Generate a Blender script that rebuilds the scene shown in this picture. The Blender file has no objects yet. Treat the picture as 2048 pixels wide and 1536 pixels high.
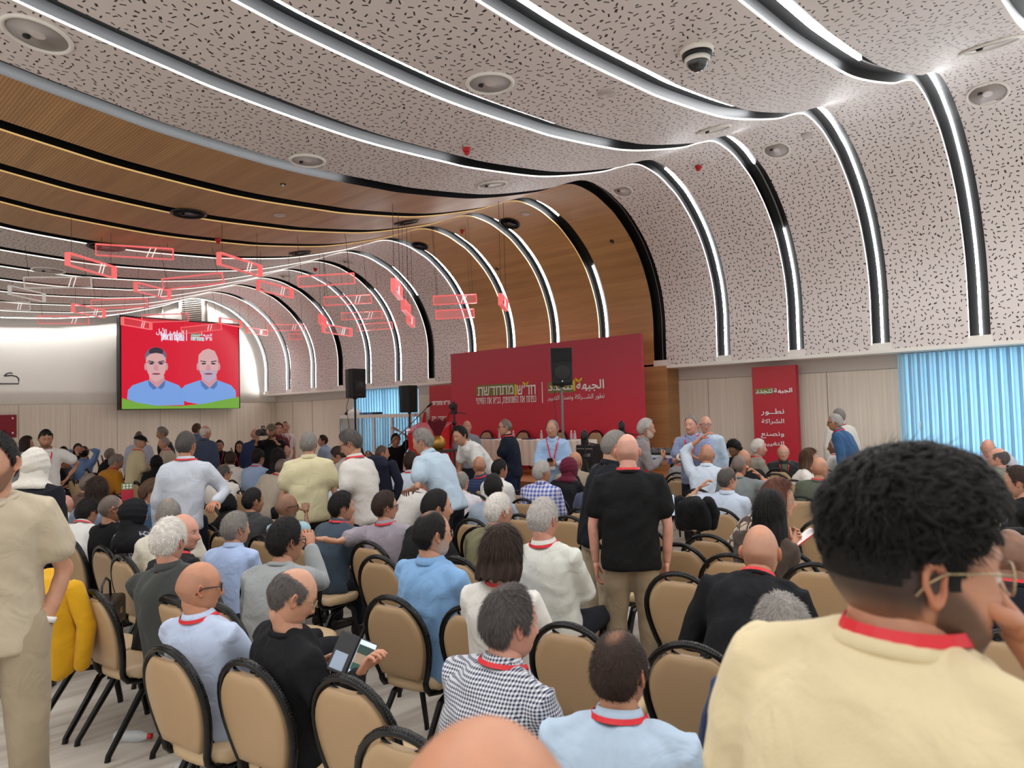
import bpy, math, random
import numpy as np
from mathutils import Vector, Matrix
rnd = random.Random(7)
S = bpy.context.scene
COL = S.collection
PI = math.pi
# ---------------------------------------------------------------- camera
FPX = 1420.0
HC = 1.92
PSI = math.radians(47.1)
PITCH = math.atan2(824-768, FPX)
ROLL = math.atan(.026)
_F = np.array([math.sin(PSI)*math.cos(PITCH), math.cos(PSI)*math.cos(PITCH), math.sin(PITCH)])
_R = np.array([math.cos(PSI), -math.sin(PSI), 0.0])
_U = np.cross(_R, _F)
_r = _R*math.cos(ROLL)-_U*math.sin(ROLL)
_u = _U*math.cos(ROLL)+_R*math.sin(ROLL)
cd = bpy.data.cameras.new('camera')
cam = bpy.data.objects.new('camera', cd); COL.objects.link(cam)
cd.sensor_width = 36; cd.lens = 36*FPX/2048; cd.clip_start = .05; cd.clip_end = 200
cam.matrix_world = Matrix(((_r[0], _u[0], -_F[0], 0), (_r[1], _u[1], -_F[1], 0), (_r[2], _u[2], -_F[2], HC), (0, 0, 0, 1)))
cd.dof.use_dof = True; cd.dof.focus_distance = 6.5; cd.dof.aperture_fstop = 4.5
S.camera = cam
# ---------------------------------------------------------------- world, exposure
W = bpy.data.worlds.new('world'); S.world = W; W.use_nodes = True
W.node_tree.nodes['Background'].inputs[0].default_value = (1, .985, .955, 1)
W.node_tree.nodes['Background'].inputs[1].default_value = 1.05
S.view_settings.view_transform = 'Standard'; S.view_settings.look = 'None'
S.view_settings.gamma = 1; S.view_settings.use_curve_mapping = False
S.view_settings.exposure = -0.14
LED_POWER = 60.0
S.cycles.max_bounces = 7; S.cycles.diffuse_bounces = 4; S.cycles.glossy_bounces = 3
S.cycles.transmission_bounces = 5; S.cycles.transparent_max_bounces = 8
S.cycles.sample_clamp_indirect = 6
S.cycles.use_denoising = True

for nm, yc, ly in (('daylight_right', .2, 6.8), ('daylight_left', 19.05, 3.4)):
    ad = bpy.data.lights.new(nm, 'AREA'); ad.shape = 'RECTANGLE'; ad.size = ly; ad.size_y = 2.5; ad.energy = 34*ly; ad.color = (.72, .90, 1.0)
    ao = bpy.data.objects.new(nm, ad); COL.objects.link(ao); ao.location = (15.4, yc, 1.55)
    ao.matrix_world = Matrix(((0, 0, 1, 15.4), (1, 0, 0, yc), (0, 1, 0, 1.55), (0, 0, 0, 1)))
def ray(px, py):
    return _F+_r*(px-1024)/FPX+_u*(768-py)/FPX
def at_depth(px, py, z):
    p = ray(px, py)*z; return Vector((p[0], p[1], HC+p[2]))
def at_X(px, py, X):
    d = ray(px, py); t = X/d[0]; return Vector((X, d[1]*t, HC+d[2]*t))
def at_Y(px, py, Y):
    d = ray(px, py); t = Y/d[1]; return Vector((d[0]*t, Y, HC+d[2]*t))
def at_Z(px, py, Z):
    d = ray(px, py); t = (Z-HC)/d[2]; return Vector((d[0]*t, d[1]*t, Z))
def hor(px): return 851-.026*px
def project(p):
    d = np.array([p[0], p[1], p[2]-HC]); z = d@_F
    return 1024+FPX*(d@_r)/z, 768-FPX*(d@_u)/z, z

# ---------------------------------------------------------------- materials
def srgb(r, g, b):
    f = lambda c: (c/255/12.92) if c <= 10 else ((c/255+.055)/1.055)**2.4
    return (f(r), f(g), f(b), 1)
MATS = {}
def mat(name, col, rough=.6, metal=0, spec=.5, emit=None, estr=0, alpha=1, trans=0, bump=None, var=None, coat=0, sheen=0):
    if name in MATS: return MATS[name]
    m = bpy.data.materials.new(name); m.use_nodes = True; MATS[name] = m
    nt = m.node_tree; b = nt.nodes['Principled BSDF']
    b.inputs['Base Color'].default_value = col; b.inputs['Roughness'].default_value = rough
    b.inputs['Metallic'].default_value = metal; b.inputs['Specular IOR Level'].default_value = spec
    b.inputs['Alpha'].default_value = alpha; b.inputs['Transmission Weight'].default_value = trans
    b.inputs['Coat Weight'].default_value = coat; b.inputs['Sheen Weight'].default_value = sheen
    if emit: b.inputs['Emission Color'].default_value = emit; b.inputs['Emission Strength'].default_value = estr
    tc = None
    if var or bump: tc = nt.nodes.new('ShaderNodeTexCoord')
    if var:      # (scale, amount)
        n = nt.nodes.new('ShaderNodeTexNoise'); n.inputs['Scale'].default_value = var[0]; n.inputs['Detail'].default_value = 3
        nt.links.new(tc.outputs['Object'], n.inputs['Vector'])
        mr = nt.nodes.new('ShaderNodeMapRange'); mr.inputs[3].default_value = 1-var[1]; mr.inputs[4].default_value = 1+var[1]
        nt.links.new(n.outputs[0], mr.inputs[0])
        vm = nt.nodes.new('ShaderNodeVectorMath'); vm.operation = 'SCALE'; vm.inputs[0].default_value = col[:3]
        nt.links.new(mr.outputs[0], vm.inputs['Scale']); nt.links.new(vm.outputs[0], b.inputs['Base Color'])
    if bump:     # (scale, strength, distance)
        n = nt.nodes.new('ShaderNodeTexNoise'); n.inputs['Scale'].default_value = bump[0]; n.inputs['Detail'].default_value = 4
        nt.links.new(tc.outputs['Object'], n.inputs['Vector'])
        bp = nt.nodes.new('ShaderNodeBump'); bp.inputs['Strength'].default_value = bump[1]; bp.inputs['Distance'].default_value = bump[2]
        nt.links.new(n.outputs[0], bp.inputs['Height']); nt.links.new(bp.outputs[0], b.inputs['Normal'])
    return m
def N(nt, t, **k):
    n = nt.nodes.new(t)
    for a, v in k.items(): setattr(n, a, v)
    return n
def M2(nt, op, a, b=None, c=None):
    n = nt.nodes.new('ShaderNodeMath'); n.operation = op
    for i, v in enumerate((a, b, c)):
        if v is None: continue
        if isinstance(v, (int, float)): n.inputs[i].default_value = v
        else: nt.links.new(v, n.inputs[i])
    return n.outputs[0]

def perforated():
    m = bpy.data.materials.new('perforated_panel'); m.use_nodes = True; nt = m.node_tree; b = nt.nodes['Principled BSDF']
    b.inputs['Roughness'].default_value = .55
    tc = N(nt, 'ShaderNodeTexCoord')
    sc = N(nt, 'ShaderNodeVectorMath', operation='SCALE'); sc.inputs['Scale'].default_value = 11.6
    nt.links.new(tc.outputs['UV'], sc.inputs[0])
    vo = N(nt, 'ShaderNodeTexVoronoi', voronoi_dimensions='2D', feature='F1'); vo.inputs['Scale'].default_value = 1; vo.inputs['Randomness'].default_value = .72
    nt.links.new(sc.outputs[0], vo.inputs['Vector'])
    df = N(nt, 'ShaderNodeVectorMath', operation='SUBTRACT'); nt.links.new(sc.outputs[0], df.inputs[0]); nt.links.new(vo.outputs['Position'], df.inputs[1])
    sp = N(nt, 'ShaderNodeSeparateColor'); nt.links.new(vo.outputs['Color'], sp.inputs[0])
    ang = M2(nt, 'MULTIPLY', sp.outputs[0], 6.283)
    sx = N(nt, 'ShaderNodeSeparateXYZ'); nt.links.new(df.outputs[0], sx.inputs[0])
    ca = M2(nt, 'COSINE', ang); sa = M2(nt, 'SINE', ang)
    u = M2(nt, 'ADD', M2(nt, 'MULTIPLY', sx.outputs[0], ca), M2(nt, 'MULTIPLY', sx.outputs[1], sa))
    v = M2(nt, 'SUBTRACT', M2(nt, 'MULTIPLY', sx.outputs[1], ca), M2(nt, 'MULTIPLY', sx.outputs[0], sa))
    ln = M2(nt, 'ADD', .17, M2(nt, 'MULTIPLY', sp.outputs[1], .15))
    wd = M2(nt, 'ADD', .088, M2(nt, 'MULTIPLY', M2(nt, 'GREATER_THAN', sp.outputs[2], .9), .05))
    mu = M2(nt, 'MULTIPLY', M2(nt, 'LESS_THAN', M2(nt, 'ABSOLUTE', u), ln), M2(nt, 'LESS_THAN', M2(nt, 'ABSOLUTE', v), wd))
    mx = N(nt, 'ShaderNodeMix', data_type='RGBA'); nt.links.new(mu, mx.inputs[0])
    mx.inputs[6].default_value = srgb(226, 216, 212); mx.inputs[7].default_value = srgb(52, 48, 48)
    nt.links.new(mx.outputs[2], b.inputs['Base Color'])
    bp = N(nt, 'ShaderNodeBump'); bp.inputs['Strength'].default_value = .6; bp.inputs['Distance'].default_value = .01; bp.invert = True
    nt.links.new(mu, bp.inputs['Height']); nt.links.new(bp.outputs[0], b.inputs['Normal'])
    return m
def slatted_wood(name, base=(190, 138, 84), dark=(132, 88, 48), line=28.0, lines=True):
    m = bpy.data.materials.new(name); m.use_nodes = True; nt = m.node_tree; b = nt.nodes['Principled BSDF']
    b.inputs['Roughness'].default_value = .45
    tc = N(nt, 'ShaderNodeTexCoord'); sx = N(nt, 'ShaderNodeSeparateXYZ'); nt.links.new(tc.outputs['UV'], sx.inputs[0])
    cb = N(nt, 'ShaderNodeCombineXYZ')
    row = M2(nt, 'FLOOR', M2(nt, 'MULTIPLY', sx.outputs[1], 6.5))
    nt.links.new(M2(nt, 'ADD', M2(nt, 'MULTIPLY', sx.outputs[0], .9), M2(nt, 'MULTIPLY', row, 7.31)), cb.inputs[0])
    nt.links.new(M2(nt, 'MULTIPLY', sx.outputs[1], 14), cb.inputs[1])
    no = N(nt, 'ShaderNodeTexNoise'); no.inputs['Scale'].default_value = 1.0; no.inputs['Detail'].default_value = 5; nt.links.new(cb.outputs[0], no.inputs['Vector'])
    wn = N(nt, 'ShaderNodeTexWhiteNoise', noise_dimensions='1D'); nt.links.new(row, wn.inputs['W'])
    f = M2(nt, 'ADD', M2(nt, 'MULTIPLY', no.outputs[0], .75), M2(nt, 'MULTIPLY', wn.outputs['Value'], .3))
    f = M2(nt, 'SUBTRACT', f, .12)
    mx = N(nt, 'ShaderNodeMix', data_type='RGBA'); nt.links.new(f, mx.inputs[0]); mx.clamp_factor = True
    mx.inputs[6].default_value = srgb(*base); mx.inputs[7].default_value = srgb(*dark)
    out = mx.outputs[2]
    if lines:
        w = M2(nt, 'FRACT', M2(nt, 'MULTIPLY', sx.outputs[1], line))
        lm = M2(nt, 'LESS_THAN', w, .22)
        m2 = N(nt, 'ShaderNodeMix', data_type='RGBA'); nt.links.new(M2(nt, 'MULTIPLY', lm, .55), m2.inputs[0])
        nt.links.new(out, m2.inputs[6]); m2.inputs[7].default_value = srgb(60, 40, 24); out = m2.outputs[2]
    nt.links.new(out, b.inputs['Base Color'])
    return m
def marble():
    m = bpy.data.materials.new('marble_floor'); m.use_nodes = True; nt = m.node_tree; b = nt.nodes['Principled BSDF']
    b.inputs['Roughness'].default_value = .24
    tc = N(nt, 'ShaderNodeTexCoord'); mp = N(nt, 'ShaderNodeMapping'); mp.inputs['Scale'].default_value = (.6, 5, 1)
    mp.inputs['Rotation'].default_value = (0, 0, .25)
    nt.links.new(tc.outputs['Object'], mp.inputs[0])
    no = N(nt, 'ShaderNodeTexNoise'); no.inputs['Scale'].default_value = 1.3; no.inputs['Detail'].default_value = 6; no.inputs['Distortion'].default_value = .6
    nt.links.new(mp.outputs[0], no.inputs['Vector'])
    r = N(nt, 'ShaderNodeValToRGB'); r.color_ramp.elements[0].position = .35; r.color_ramp.elements[0].color = srgb(172, 162, 150)
    r.color_ramp.elements[1].position = .62; r.color_ramp.elements[1].color = srgb(204, 196, 184)
    nt.links.new(no.outputs[0], r.inputs[0]); nt.links.new(r.outputs[0], b.inputs['Base Color'])
    return m
def wallcloth(name, c):
    m = bpy.data.materials.new(name); m.use_nodes = True; nt = m.node_tree; b = nt.nodes['Principled BSDF']; b.inputs['Roughness'].default_value = .8
    tc = N(nt, 'ShaderNodeTexCoord'); mp = N(nt, 'ShaderNodeMapping'); mp.inputs['Scale'].default_value = (38, 38, .6); nt.links.new(tc.outputs['Object'], mp.inputs[0])
    no = N(nt, 'ShaderNodeTexNoise'); no.inputs['Scale'].default_value = 1; no.inputs['Detail'].default_value = 3; nt.links.new(mp.outputs[0], no.inputs['Vector'])
    mx = N(nt, 'ShaderNodeMix', data_type='RGBA'); nt.links.new(no.outputs[0], mx.inputs[0])
    mx.inputs[6].default_value = srgb(*[x-26 for x in c]); mx.inputs[7].default_value = srgb(*[min(255, x+22) for x in c])
    nt.links.new(mx.outputs[2], b.inputs['Base Color'])
    return m
def board_mat(name, top, bot, z0, z1):      # a printed red gradient, top to bottom
    m = bpy.data.materials.new(name); m.use_nodes = True; nt = m.node_tree; b = nt.nodes['Principled BSDF']; b.inputs['Roughness'].default_value = .5
    tc = N(nt, 'ShaderNodeTexCoord'); sx = N(nt, 'ShaderNodeSeparateXYZ'); nt.links.new(tc.outputs['Object'], sx.inputs[0])
    mr = N(nt, 'ShaderNodeMapRange'); mr.inputs[1].default_value = z0; mr.inputs[2].default_value = z1; nt.links.new(sx.outputs[2], mr.inputs[0])
    mx = N(nt, 'ShaderNodeMix', data_type='RGBA'); nt.links.new(mr.outputs[0], mx.inputs[0]); mx.inputs[6].default_value = srgb(*bot); mx.inputs[7].default_value = srgb(*top)
    nt.links.new(mx.outputs[2], b.inputs['Base Color'])
    return m

# ---------------------------------------------------------------- mesh helpers
class MB:
    def __init__(s): s.v = []; s.f = []; s.uv = None
    def add(s, v, f):
        n = len(s.v); s.v += [tuple(p) for p in v]; s.f += [tuple(i+n for i in q) for q in f]; return s
    def box(s, a, b, rot=None, org=None):
        x0, y0, z0 = a; x1, y1, z1 = b
        v = [(x0, y0, z0), (x1, y0, z0), (x1, y1, z0), (x0, y1, z0), (x0, y0, z1), (x1, y0, z1), (x1, y1, z1), (x0, y1, z1)]
        if rot is not None: v = [tuple(rot @ Vector(p) + (Vector(org) if org is not None else Vector())) for p in v]
        return s.add(v, [(0, 3, 2, 1), (4, 5, 6, 7), (0, 1, 5, 4), (1, 2, 6, 5), (2, 3, 7, 6), (3, 0, 4, 7)])
    def tube(s, pts, r, n=8, closed=False, caps=True, flat=1.0, up=None):
        pts = [Vector(p) for p in pts]; m = len(pts); rs = r if hasattr(r, '__len__') else [r]*m
        rings = []; prev = None
        for i, p in enumerate(pts):
            if closed: t = pts[(i+1) % m]-pts[i-1]
            else: t = pts[min(i+1, m-1)]-pts[max(i-1, 0)]
            if t.length < 1e-9: t = Vector((0, 0, 1))
            t.normalize()
            if up is not None: a = Vector(up)-t*t.dot(Vector(up))
            elif prev is None:
                a = Vector((0, 0, 1)) if abs(t.z) < .9 else Vector((1, 0, 0)); a = a-t*t.dot(a)
            else: a = prev-t*t.dot(prev)
            if a.length < 1e-6: a = t.orthogonal()
            a.normalize(); prev = a; c = t.cross(a)
            rings.append([tuple(p+a*math.cos(2*PI*k/n)*rs[i]*flat+c*math.sin(2*PI*k/n)*rs[i]) for k in range(n)])
        v = [q for g in rings for q in g]; f = []
        for i in range(m if closed else m-1):
            j = (i+1) % m
            for k in range(n): f.append((i*n+k, i*n+(k+1) % n, j*n+(k+1) % n, j*n+k))
        if caps and not closed: f += [tuple(range(n))[::-1], tuple((m-1)*n+k for k in range(n))]
        return s.add(v, f)
    def lathe(s, prof, n=20, org=(0, 0, 0), rot=None):
        v = []; f = []; m = len(prof)
        for r, z in prof:
            for k in range(n):
                p = Vector((r*math.cos(2*PI*k/n), r*math.sin(2*PI*k/n), z))
                if rot is not None: p = rot @ p
                v.append(tuple(p+Vector(org)))
        for i in range(m-1):
            for k in range(n): f.append((i*n+k, i*n+(k+1) % n, (i+1)*n+(k+1) % n, (i+1)*n+k))
        f.append(tuple(range(n))[::-1]); f.append(tuple((m-1)*n+k for k in range(n)))
        return s.add(v, f)
    def mesh(s, name, m=None, smooth=False, bevel=0):
        me = bpy.data.meshes.new(name); me.from_pydata(s.v, [], s.f)
        if m: me.materials.append(m)
        if smooth: me.shade_smooth()
        me.update(); return me
    def obj(s, name, m=None, parent=None, smooth=False, bevel=0, seg=2):
        o = bpy.data.objects.new(name, s.mesh(name, m, smooth)); link(o, parent)
        if bevel:
            b = o.modifiers.new('b', 'BEVEL'); b.width = bevel; b.segments = seg; b.limit_method = 'ANGLE'; b.angle_limit = math.radians(40)
        return o
def link(o, parent=None):
    COL.objects.link(o)
    if parent is not None: o.parent = parent
    return o
def thing(name, label, cat, loc=(0, 0, 0), rz=0, group=None):
    o = bpy.data.objects.new(name, None); COL.objects.link(o); o.empty_display_size = .1
    o.location = loc; o.rotation_euler = (0, 0, rz); o['label'] = label; o['category'] = cat
    if group: o['group'] = group
    return o
def tag(o, label, cat, group=None, kind=None):
    if label: o['label'] = label
    if cat: o['category'] = cat
    if group: o['group'] = group
    if kind: o['kind'] = kind
    return o
def struct(o, label=None):
    o['kind'] = 'structure'
    if label: o['label'] = label
    return o
def copy_tree(o, parent=None):
    c = o.copy(); COL.objects.link(c)
    if parent is not None: c.parent = parent
    for ch in list(o.children): copy_tree(ch, c)
    return c
def grid_mesh(name, P, m, uv=None, smooth=True, parent=None):
    """P: array (a,b,3)"""
    a, b = P.shape[:2]; me = bpy.data.meshes.new(name)
    f = [(i*b+j, i*b+j+1, (i+1)*b+j+1, (i+1)*b+j) for i in range(a-1) for j in range(b-1)]
    me.from_pydata(P.reshape(-1, 3).tolist(), [], f)
    if uv is not None:
        l = me.uv_layers.new(name='UVMap'); vi = np.empty(len(me.loops), dtype=np.int32); me.loops.foreach_get('vertex_index', vi)
        l.data.foreach_set('uv', uv.reshape(-1, 2)[vi].ravel())
    me.materials.append(m)
    if smooth: me.shade_smooth()
    o = bpy.data.objects.new(name, me); link(o, parent); return o

# lettering: Hebrew and Arabic are laid out by hand (reversed, presentation forms)
AR = {'ا': (0xFE8D, 0xFE8E), 'أ': (0xFE83, 0xFE84), 'ب': 0xFE8F, 'ة': (0xFE93, 0xFE94), 'ت': 0xFE95, 'ج': 0xFE9D, 'د': (0xFEA9, 0xFEAA), 'ر': (0xFEAD, 0xFEAE),
      'ش': 0xFEB5, 'ص': 0xFEB9, 'ط': 0xFEC1, 'ع': 0xFEC9, 'غ': 0xFECD, 'ق': 0xFED5, 'ك': 0xFED9, 'ل': 0xFEDD, 'م': 0xFEE1, 'ن': 0xFEE5, 'ه': 0xFEE9,
      'و': (0xFEED, 0xFEEE), 'ي': 0xFEF1}
def arab(s):
    s = s.replace('لأ', '\x01'); out = []
    joins = lambda c: c in AR or c in '\u0640\x01'
    fwd = lambda c: c == '\u0640' or (c in AR and isinstance(AR[c], int))
    for i, c in enumerate(s):
        pj = i > 0 and fwd(s[i-1]); nj = i+1 < len(s) and joins(s[i+1]) and fwd(c)
        if c == '\x01': out.append(chr(0xFEF8 if pj else 0xFEF7)); continue
        if c not in AR: out.append(c); continue
        a = AR[c]
        if isinstance(a, tuple): out.append(chr(a[1] if pj else a[0]))
        else: out.append(chr(a+(3 if pj and nj else 2 if nj else 1 if pj else 0)))
    return ''.join(out[::-1])
def heb(s): return s[::-1]
HEB = {'א': (.80, [[(0, 1), (.8, 0)], [(.70, 1), (.70, .68), (.48, .45)], [(.06, 0), (.06, .32), (.30, .58)]]), 'ב': (.85, [[(.02, .94), (.6, .94), (.7, .8), (.7, 0)], [(0, .06), (.85, .06)]]),
       'ד': (.80, [[(0, .94), (.8, .94)], [(.62, .94), (.62, 0)]]), 'ה': (.80, [[(0, .94), (.74, .94), (.74, 0)], [(.12, .62), (.12, 0)]]), 'ו': (.30, [[(0, .94), (.22, .94), (.22, 0)]]),
       'ח': (.82, [[(.10, 0), (.10, .94)], [(.02, .94), (.74, .94), (.74, 0)]]), 'י': (.28, [[(0, .94), (.2, .94), (.2, .5)]]), 'מ': (.85, [[(.02, .98), (.18, .70), (.04, 0)], [(.18, .70), (.45, .96), (.66, .92), (.78, .7), (.78, .06), (.40, .06)]]),
       'ם': (.78, [[(.02, .94), (.72, .94), (.72, .06), (.12, .06), (.12, .94)]]), 'ן': (.28, [[(0, .94), (.2, .94), (.2, -.28)]]), 'נ': (.48, [[(.1, .94), (.40, .94), (.40, .06), (0, .06)]]),
       'פ': (.78, [[(.30, .50), (.08, .50), (.08, .94), (.6, .94), (.72, .8), (.72, .06), (0, .06)]]), 'ק': (.78, [[(0, .94), (.72, .94), (.72, .6), (.42, .1)], [(.10, .6), (.10, -.28)]]),
       'ר': (.66, [[(0, .94), (.48, .94), (.6, .8), (.6, 0)]]), 'ש': (.98, [[(.02, 1), (.12, .06), (.74, .06), (.92, 1)], [(.48, 1), (.46, .52), (.10, .38)]]), 'ת': (.88, [[(0, .06), (.16, .06), (.16, .94)], [(.04, .94), (.80, .94), (.80, 0)]]),
       ',': (.2, [[(.12, .08), (.04, -.18)]]), '׳': (.2, [[(.14, 1.05), (.06, .78)]]), '״': (.36, [[(.14, 1.05), (.06, .78)], [(.32, 1.05), (.24, .78)]]), ' ': (.34, [])}
def hebrew(body, width, height, loc, X, m, parent, bold, depth, name):
    tot = sum(HEB[c][0]+.2 for c in body)-.2; sx = width/tot; t = (.052+bold*1.9)*height; V = []; F = []; x = 0; k = 0; X = np.array(X, float); Z = np.array([0, 0, 1.]); nrm = np.cross(X, Z)
    for c in body:
        w, st_ = HEB[c]
        for pl in st_:
            pts = [(( x+a)*sx, b*height) for a, b in pl]
            for (a, b), (c2, d) in zip(pts, pts[1:]):
                L = math.hypot(c2-a, d-b); ux, uz = (c2-a)/L, (d-b)/L; a -= ux*t*.9; b -= uz*t*.9; c2 += ux*t*.9; d += uz*t*.9; px_, pz_ = -uz*t, ux*t; q = np.array(loc)+nrm*(depth+.0004*(k % 9)); k += 1; n_ = len(V)
                for e, g in ((a-px_, b-pz_), (c2-px_, d-pz_), (c2+px_, d+pz_), (a+px_, b+pz_)): V.append(tuple(q+X*e+Z*g))
                F.append((n_, n_+1, n_+2, n_+3))
        x += w+.2
    o = MB().add(V, F).obj(name, m, parent); return o
def lettering(body, width, height, loc, xdir, m, parent, bold=.012, depth=.004, name='lettering'):
    """text fitted to a box width x height, its lower left corner at loc (local to parent), upright"""
    if any(c in HEB and c not in ", " for c in body): return hebrew(body, width, height, loc, xdir, m, parent, bold, depth, name)
    c = bpy.data.curves.new('t', 'FONT'); c.body = body; c.size = 1; c.offset = 0; c.resolution_u = 3
    o = bpy.data.objects.new('t', c); COL.objects.link(o)
    me = bpy.data.meshes.new_from_object(o.evaluated_get(bpy.context.evaluated_depsgraph_get()))
    bpy.data.objects.remove(o); bpy.data.curves.remove(c)
    n = len(me.vertices); co = np.empty(n*3); me.vertices.foreach_get('co', co); co = co.reshape(-1, 3)
    lo = co.min(0); hi = co.max(0); x = (co[:, 0]-lo[0])/(hi[0]-lo[0])*width; y = (co[:, 1]-lo[1])/(hi[1]-lo[1])*height
    X = np.array(xdir, float); nrm = np.cross(X, [0, 0, 1])
    P = np.array(loc)+np.outer(x, X)+np.outer(y, [0, 0, 1])+nrm*depth
    # every face gets its own tiny depth, so that overlapping strokes of a glyph never lie in one plane
    F0 = [tuple(p.vertices) for p in me.polygons]; b_ = max(0, bold)*height*.9; sh = [(0, 0), (b_, 0), (-b_, 0), (0, b_), (0, -b_)] if bold > 0 else [(0, 0)]; Vs = []; Fs = []; q_ = 0
    for k, (sx_, sz_) in enumerate(sh):
        for fi, t in enumerate(F0):
            Vs.append(P[list(t)]+X*sx_+np.array([0, 0, 1])*sz_+nrm*(k*.0008+(fi*7 % 13)*.00006)); Fs.append(tuple(range(q_, q_+len(t)))); q_ += len(t)
    bpy.data.meshes.remove(me); me = bpy.data.meshes.new(name); P = np.concatenate(Vs); me.from_pydata(P.tolist(), [], Fs)
    me.vertices.foreach_set('co', P.ravel()); me.materials.clear(); me.materials.append(m); me.update(); me.name = name
    o = bpy.data.objects.new(name, me); link(o, parent); return o

# ================================================================ ROOM
XW, XB, YE = 14.3, 13.82, 26.2
white = mat('white_plaster', srgb(238, 234, 226), .6, var=(1.5, .02))
perf = perforated()
wood = slatted_wood('slatted_oak', (212, 164, 108), (150, 108, 68))
wood_c = wood
black_ch = mat('black_channel', srgb(17, 17, 18), .5, spec=.22)
led_on = mat('led_on', (1, 1, 1, 1), emit=(.97, .985, 1, 1), estr=LED_POWER)
led_far = mat('led_bright', (1, 1, 1, 1), emit=(1, .99, .97, 1), estr=LED_POWER*2.2)
led_off = mat('led_off', srgb(120, 120, 118), .4)
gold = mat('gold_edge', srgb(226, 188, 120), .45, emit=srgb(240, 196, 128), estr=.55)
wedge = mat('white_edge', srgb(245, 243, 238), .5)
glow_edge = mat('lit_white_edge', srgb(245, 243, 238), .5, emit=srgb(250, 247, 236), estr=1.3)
prof0 = np.array([(13.82, 2.86), (13.82, 3.4), (13.82, 3.95), (13.72, 4.5), (13.45, 5.1), (13.05, 5.6), (12.5, 6.02), (12.1, 6.2), (11.7, 6.33), (11.2, 6.385), (10.85, 6.34), (10.4, 6.18), (9.95, 6.0), (9.2, 5.77), (8.5, 5.58), (7.9, 5.46), (6.8, 5.31), (6.3, 5.27), (5.2, 5.21), (4.4, 5.21), (3.3, 5.26), (2.7, 5.32), (1.65, 5.45), (.5, 5.65), (-1, 5.85), (-3, 6.0), (-7, 6.05)])
def catmull(P, k):
    out = []
    for i in range(len(P)-1):
        p0 = P[max(i-1, 0)]; p1 = P[i]; p2 = P[i+1]; p3 = P[min(i+2, len(P)-1)]
        for j in range(k):
            t = j/k; out.append(.5*((2*p1)+(-p0+p2)*t+(2*p0-5*p1+4*p2-p3)*t*t+(-p0+3*p1-3*p2+p3)*t**3))
    out.append(P[-1]); return np.array(out)
prof = catmull(prof0, 4)
seg = np.linalg.norm(np.diff(prof, axis=0), axis=1); sarc = np.concatenate([[0], np.cumsum(seg)])
tan = np.gradient(prof, axis=0); tan /= np.linalg.norm(tan, axis=1)[:, None]
nout = np.stack([tan[:, 1], -tan[:, 0]], 1)      # outward (away from the room)
if nout[0, 0] < 0: nout = -nout
RY = [2.285+1.507*k for k in range(-3, 9)]+[16.1, 17.68, 19.25, 20.87, 22.58, 24.32, 26.0]
KY = {k: y for k, y in zip(range(-3, 16), RY)}
HWR = .155
def s_at(px, py, k):
    p = at_Y(px, py, KY[k]); d = np.hypot(prof[:, 0]-p.x, prof[:, 1]-p.z); return sarc[int(d.argmin())]
ceiling = struct(MB().box((-7, -3.2, 6.75), (XB+.6, YE+.3, 6.9)).obj('ceiling', mat('black_void', srgb(20, 20, 20), .9)))
def sweep(ys, off, i0=0, i1=None):
    """points: profile i0..i1, per column (y, outward offset)"""
    i1 = len(prof) if i1 is None else i1
    P = np.zeros((i1-i0, len(ys), 3))
    for j, (y, o) in enumerate(zip(ys, off)):
        q = prof[i0:i1]+nout[i0:i1]*o
        P[:, j, 0] = q[:, 0]; P[:, j, 1] = y; P[:, j, 2] = q[:, 1]
    return P
ks = sorted(KY)
for k in ks[:-1]:
    y0 = KY[k]+HWR; y1 = KY[k+1]-HWR
    P = sweep([y0, y1], [0, 0]); uv = np.zeros(P.shape[:2]+(2,)); uv[:, 0, 0] = y0; uv[:, 1, 0] = y1; uv[:, :, 1] = sarc[:, None]
    iswood = 4 <= k <= 7
    o = grid_mesh('ceiling_panel', P, wood if iswood else perf, uv, parent=ceiling)
    if iswood: o['label'] = 'slatted oak ceiling panel'
i_rib = int(np.argmin(np.abs(prof[:, 1]-2.98)+(np.arange(len(prof)) > 30)*9))
lit = {-3: [(0, 99)], -2: [(0, 99)], -1: [(0, 99)],
       0: [(0, s_at(1853, 157, 0)), (s_at(1720, 124, 0), 99)], 1: [(0, s_at(1625, 221, 1)), (s_at(1534, 230, 1), 99)],
       2: [(0, s_at(1566, 453, 2)), (s_at(1508, 334, 2), s_at(1446, 279, 2)), (s_at(1252, 291, 2), s_at(1216, 285, 2)), (s_at(1205, 284, 2), 99)],
       3: [(0, s_at(1330, 345, 3)), (s_at(1000, 340, 3), s_at(978, 336, 3)), (s_at(925, 328, 3), 99)],
       4: [(s_at(719, 367, 4), 99)], 5: [(0, s_at(1176, 535, 5)), (s_at(1113, 440, 5), s_at(1070, 410, 5))], 6: [(0, s_at(965, 437, 6))],
       7: [(0, s_at(893, 472, 7))], 8: [(0, s_at(815, 494, 8))], 9: [(s_at(830, 595, 9), s_at(737, 510, 9))], 10: [(0, s_at(743, 582, 10))],
       11: [(0, s_at(628, 553, 11))], 12: [(s_at(663, 655, 12), s_at(628, 605, 12))], 13: [(0, s_at(602, 645, 13))], 14: [(0, s_at(500, 588, 14))], 15: [(0, 99)]}
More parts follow.
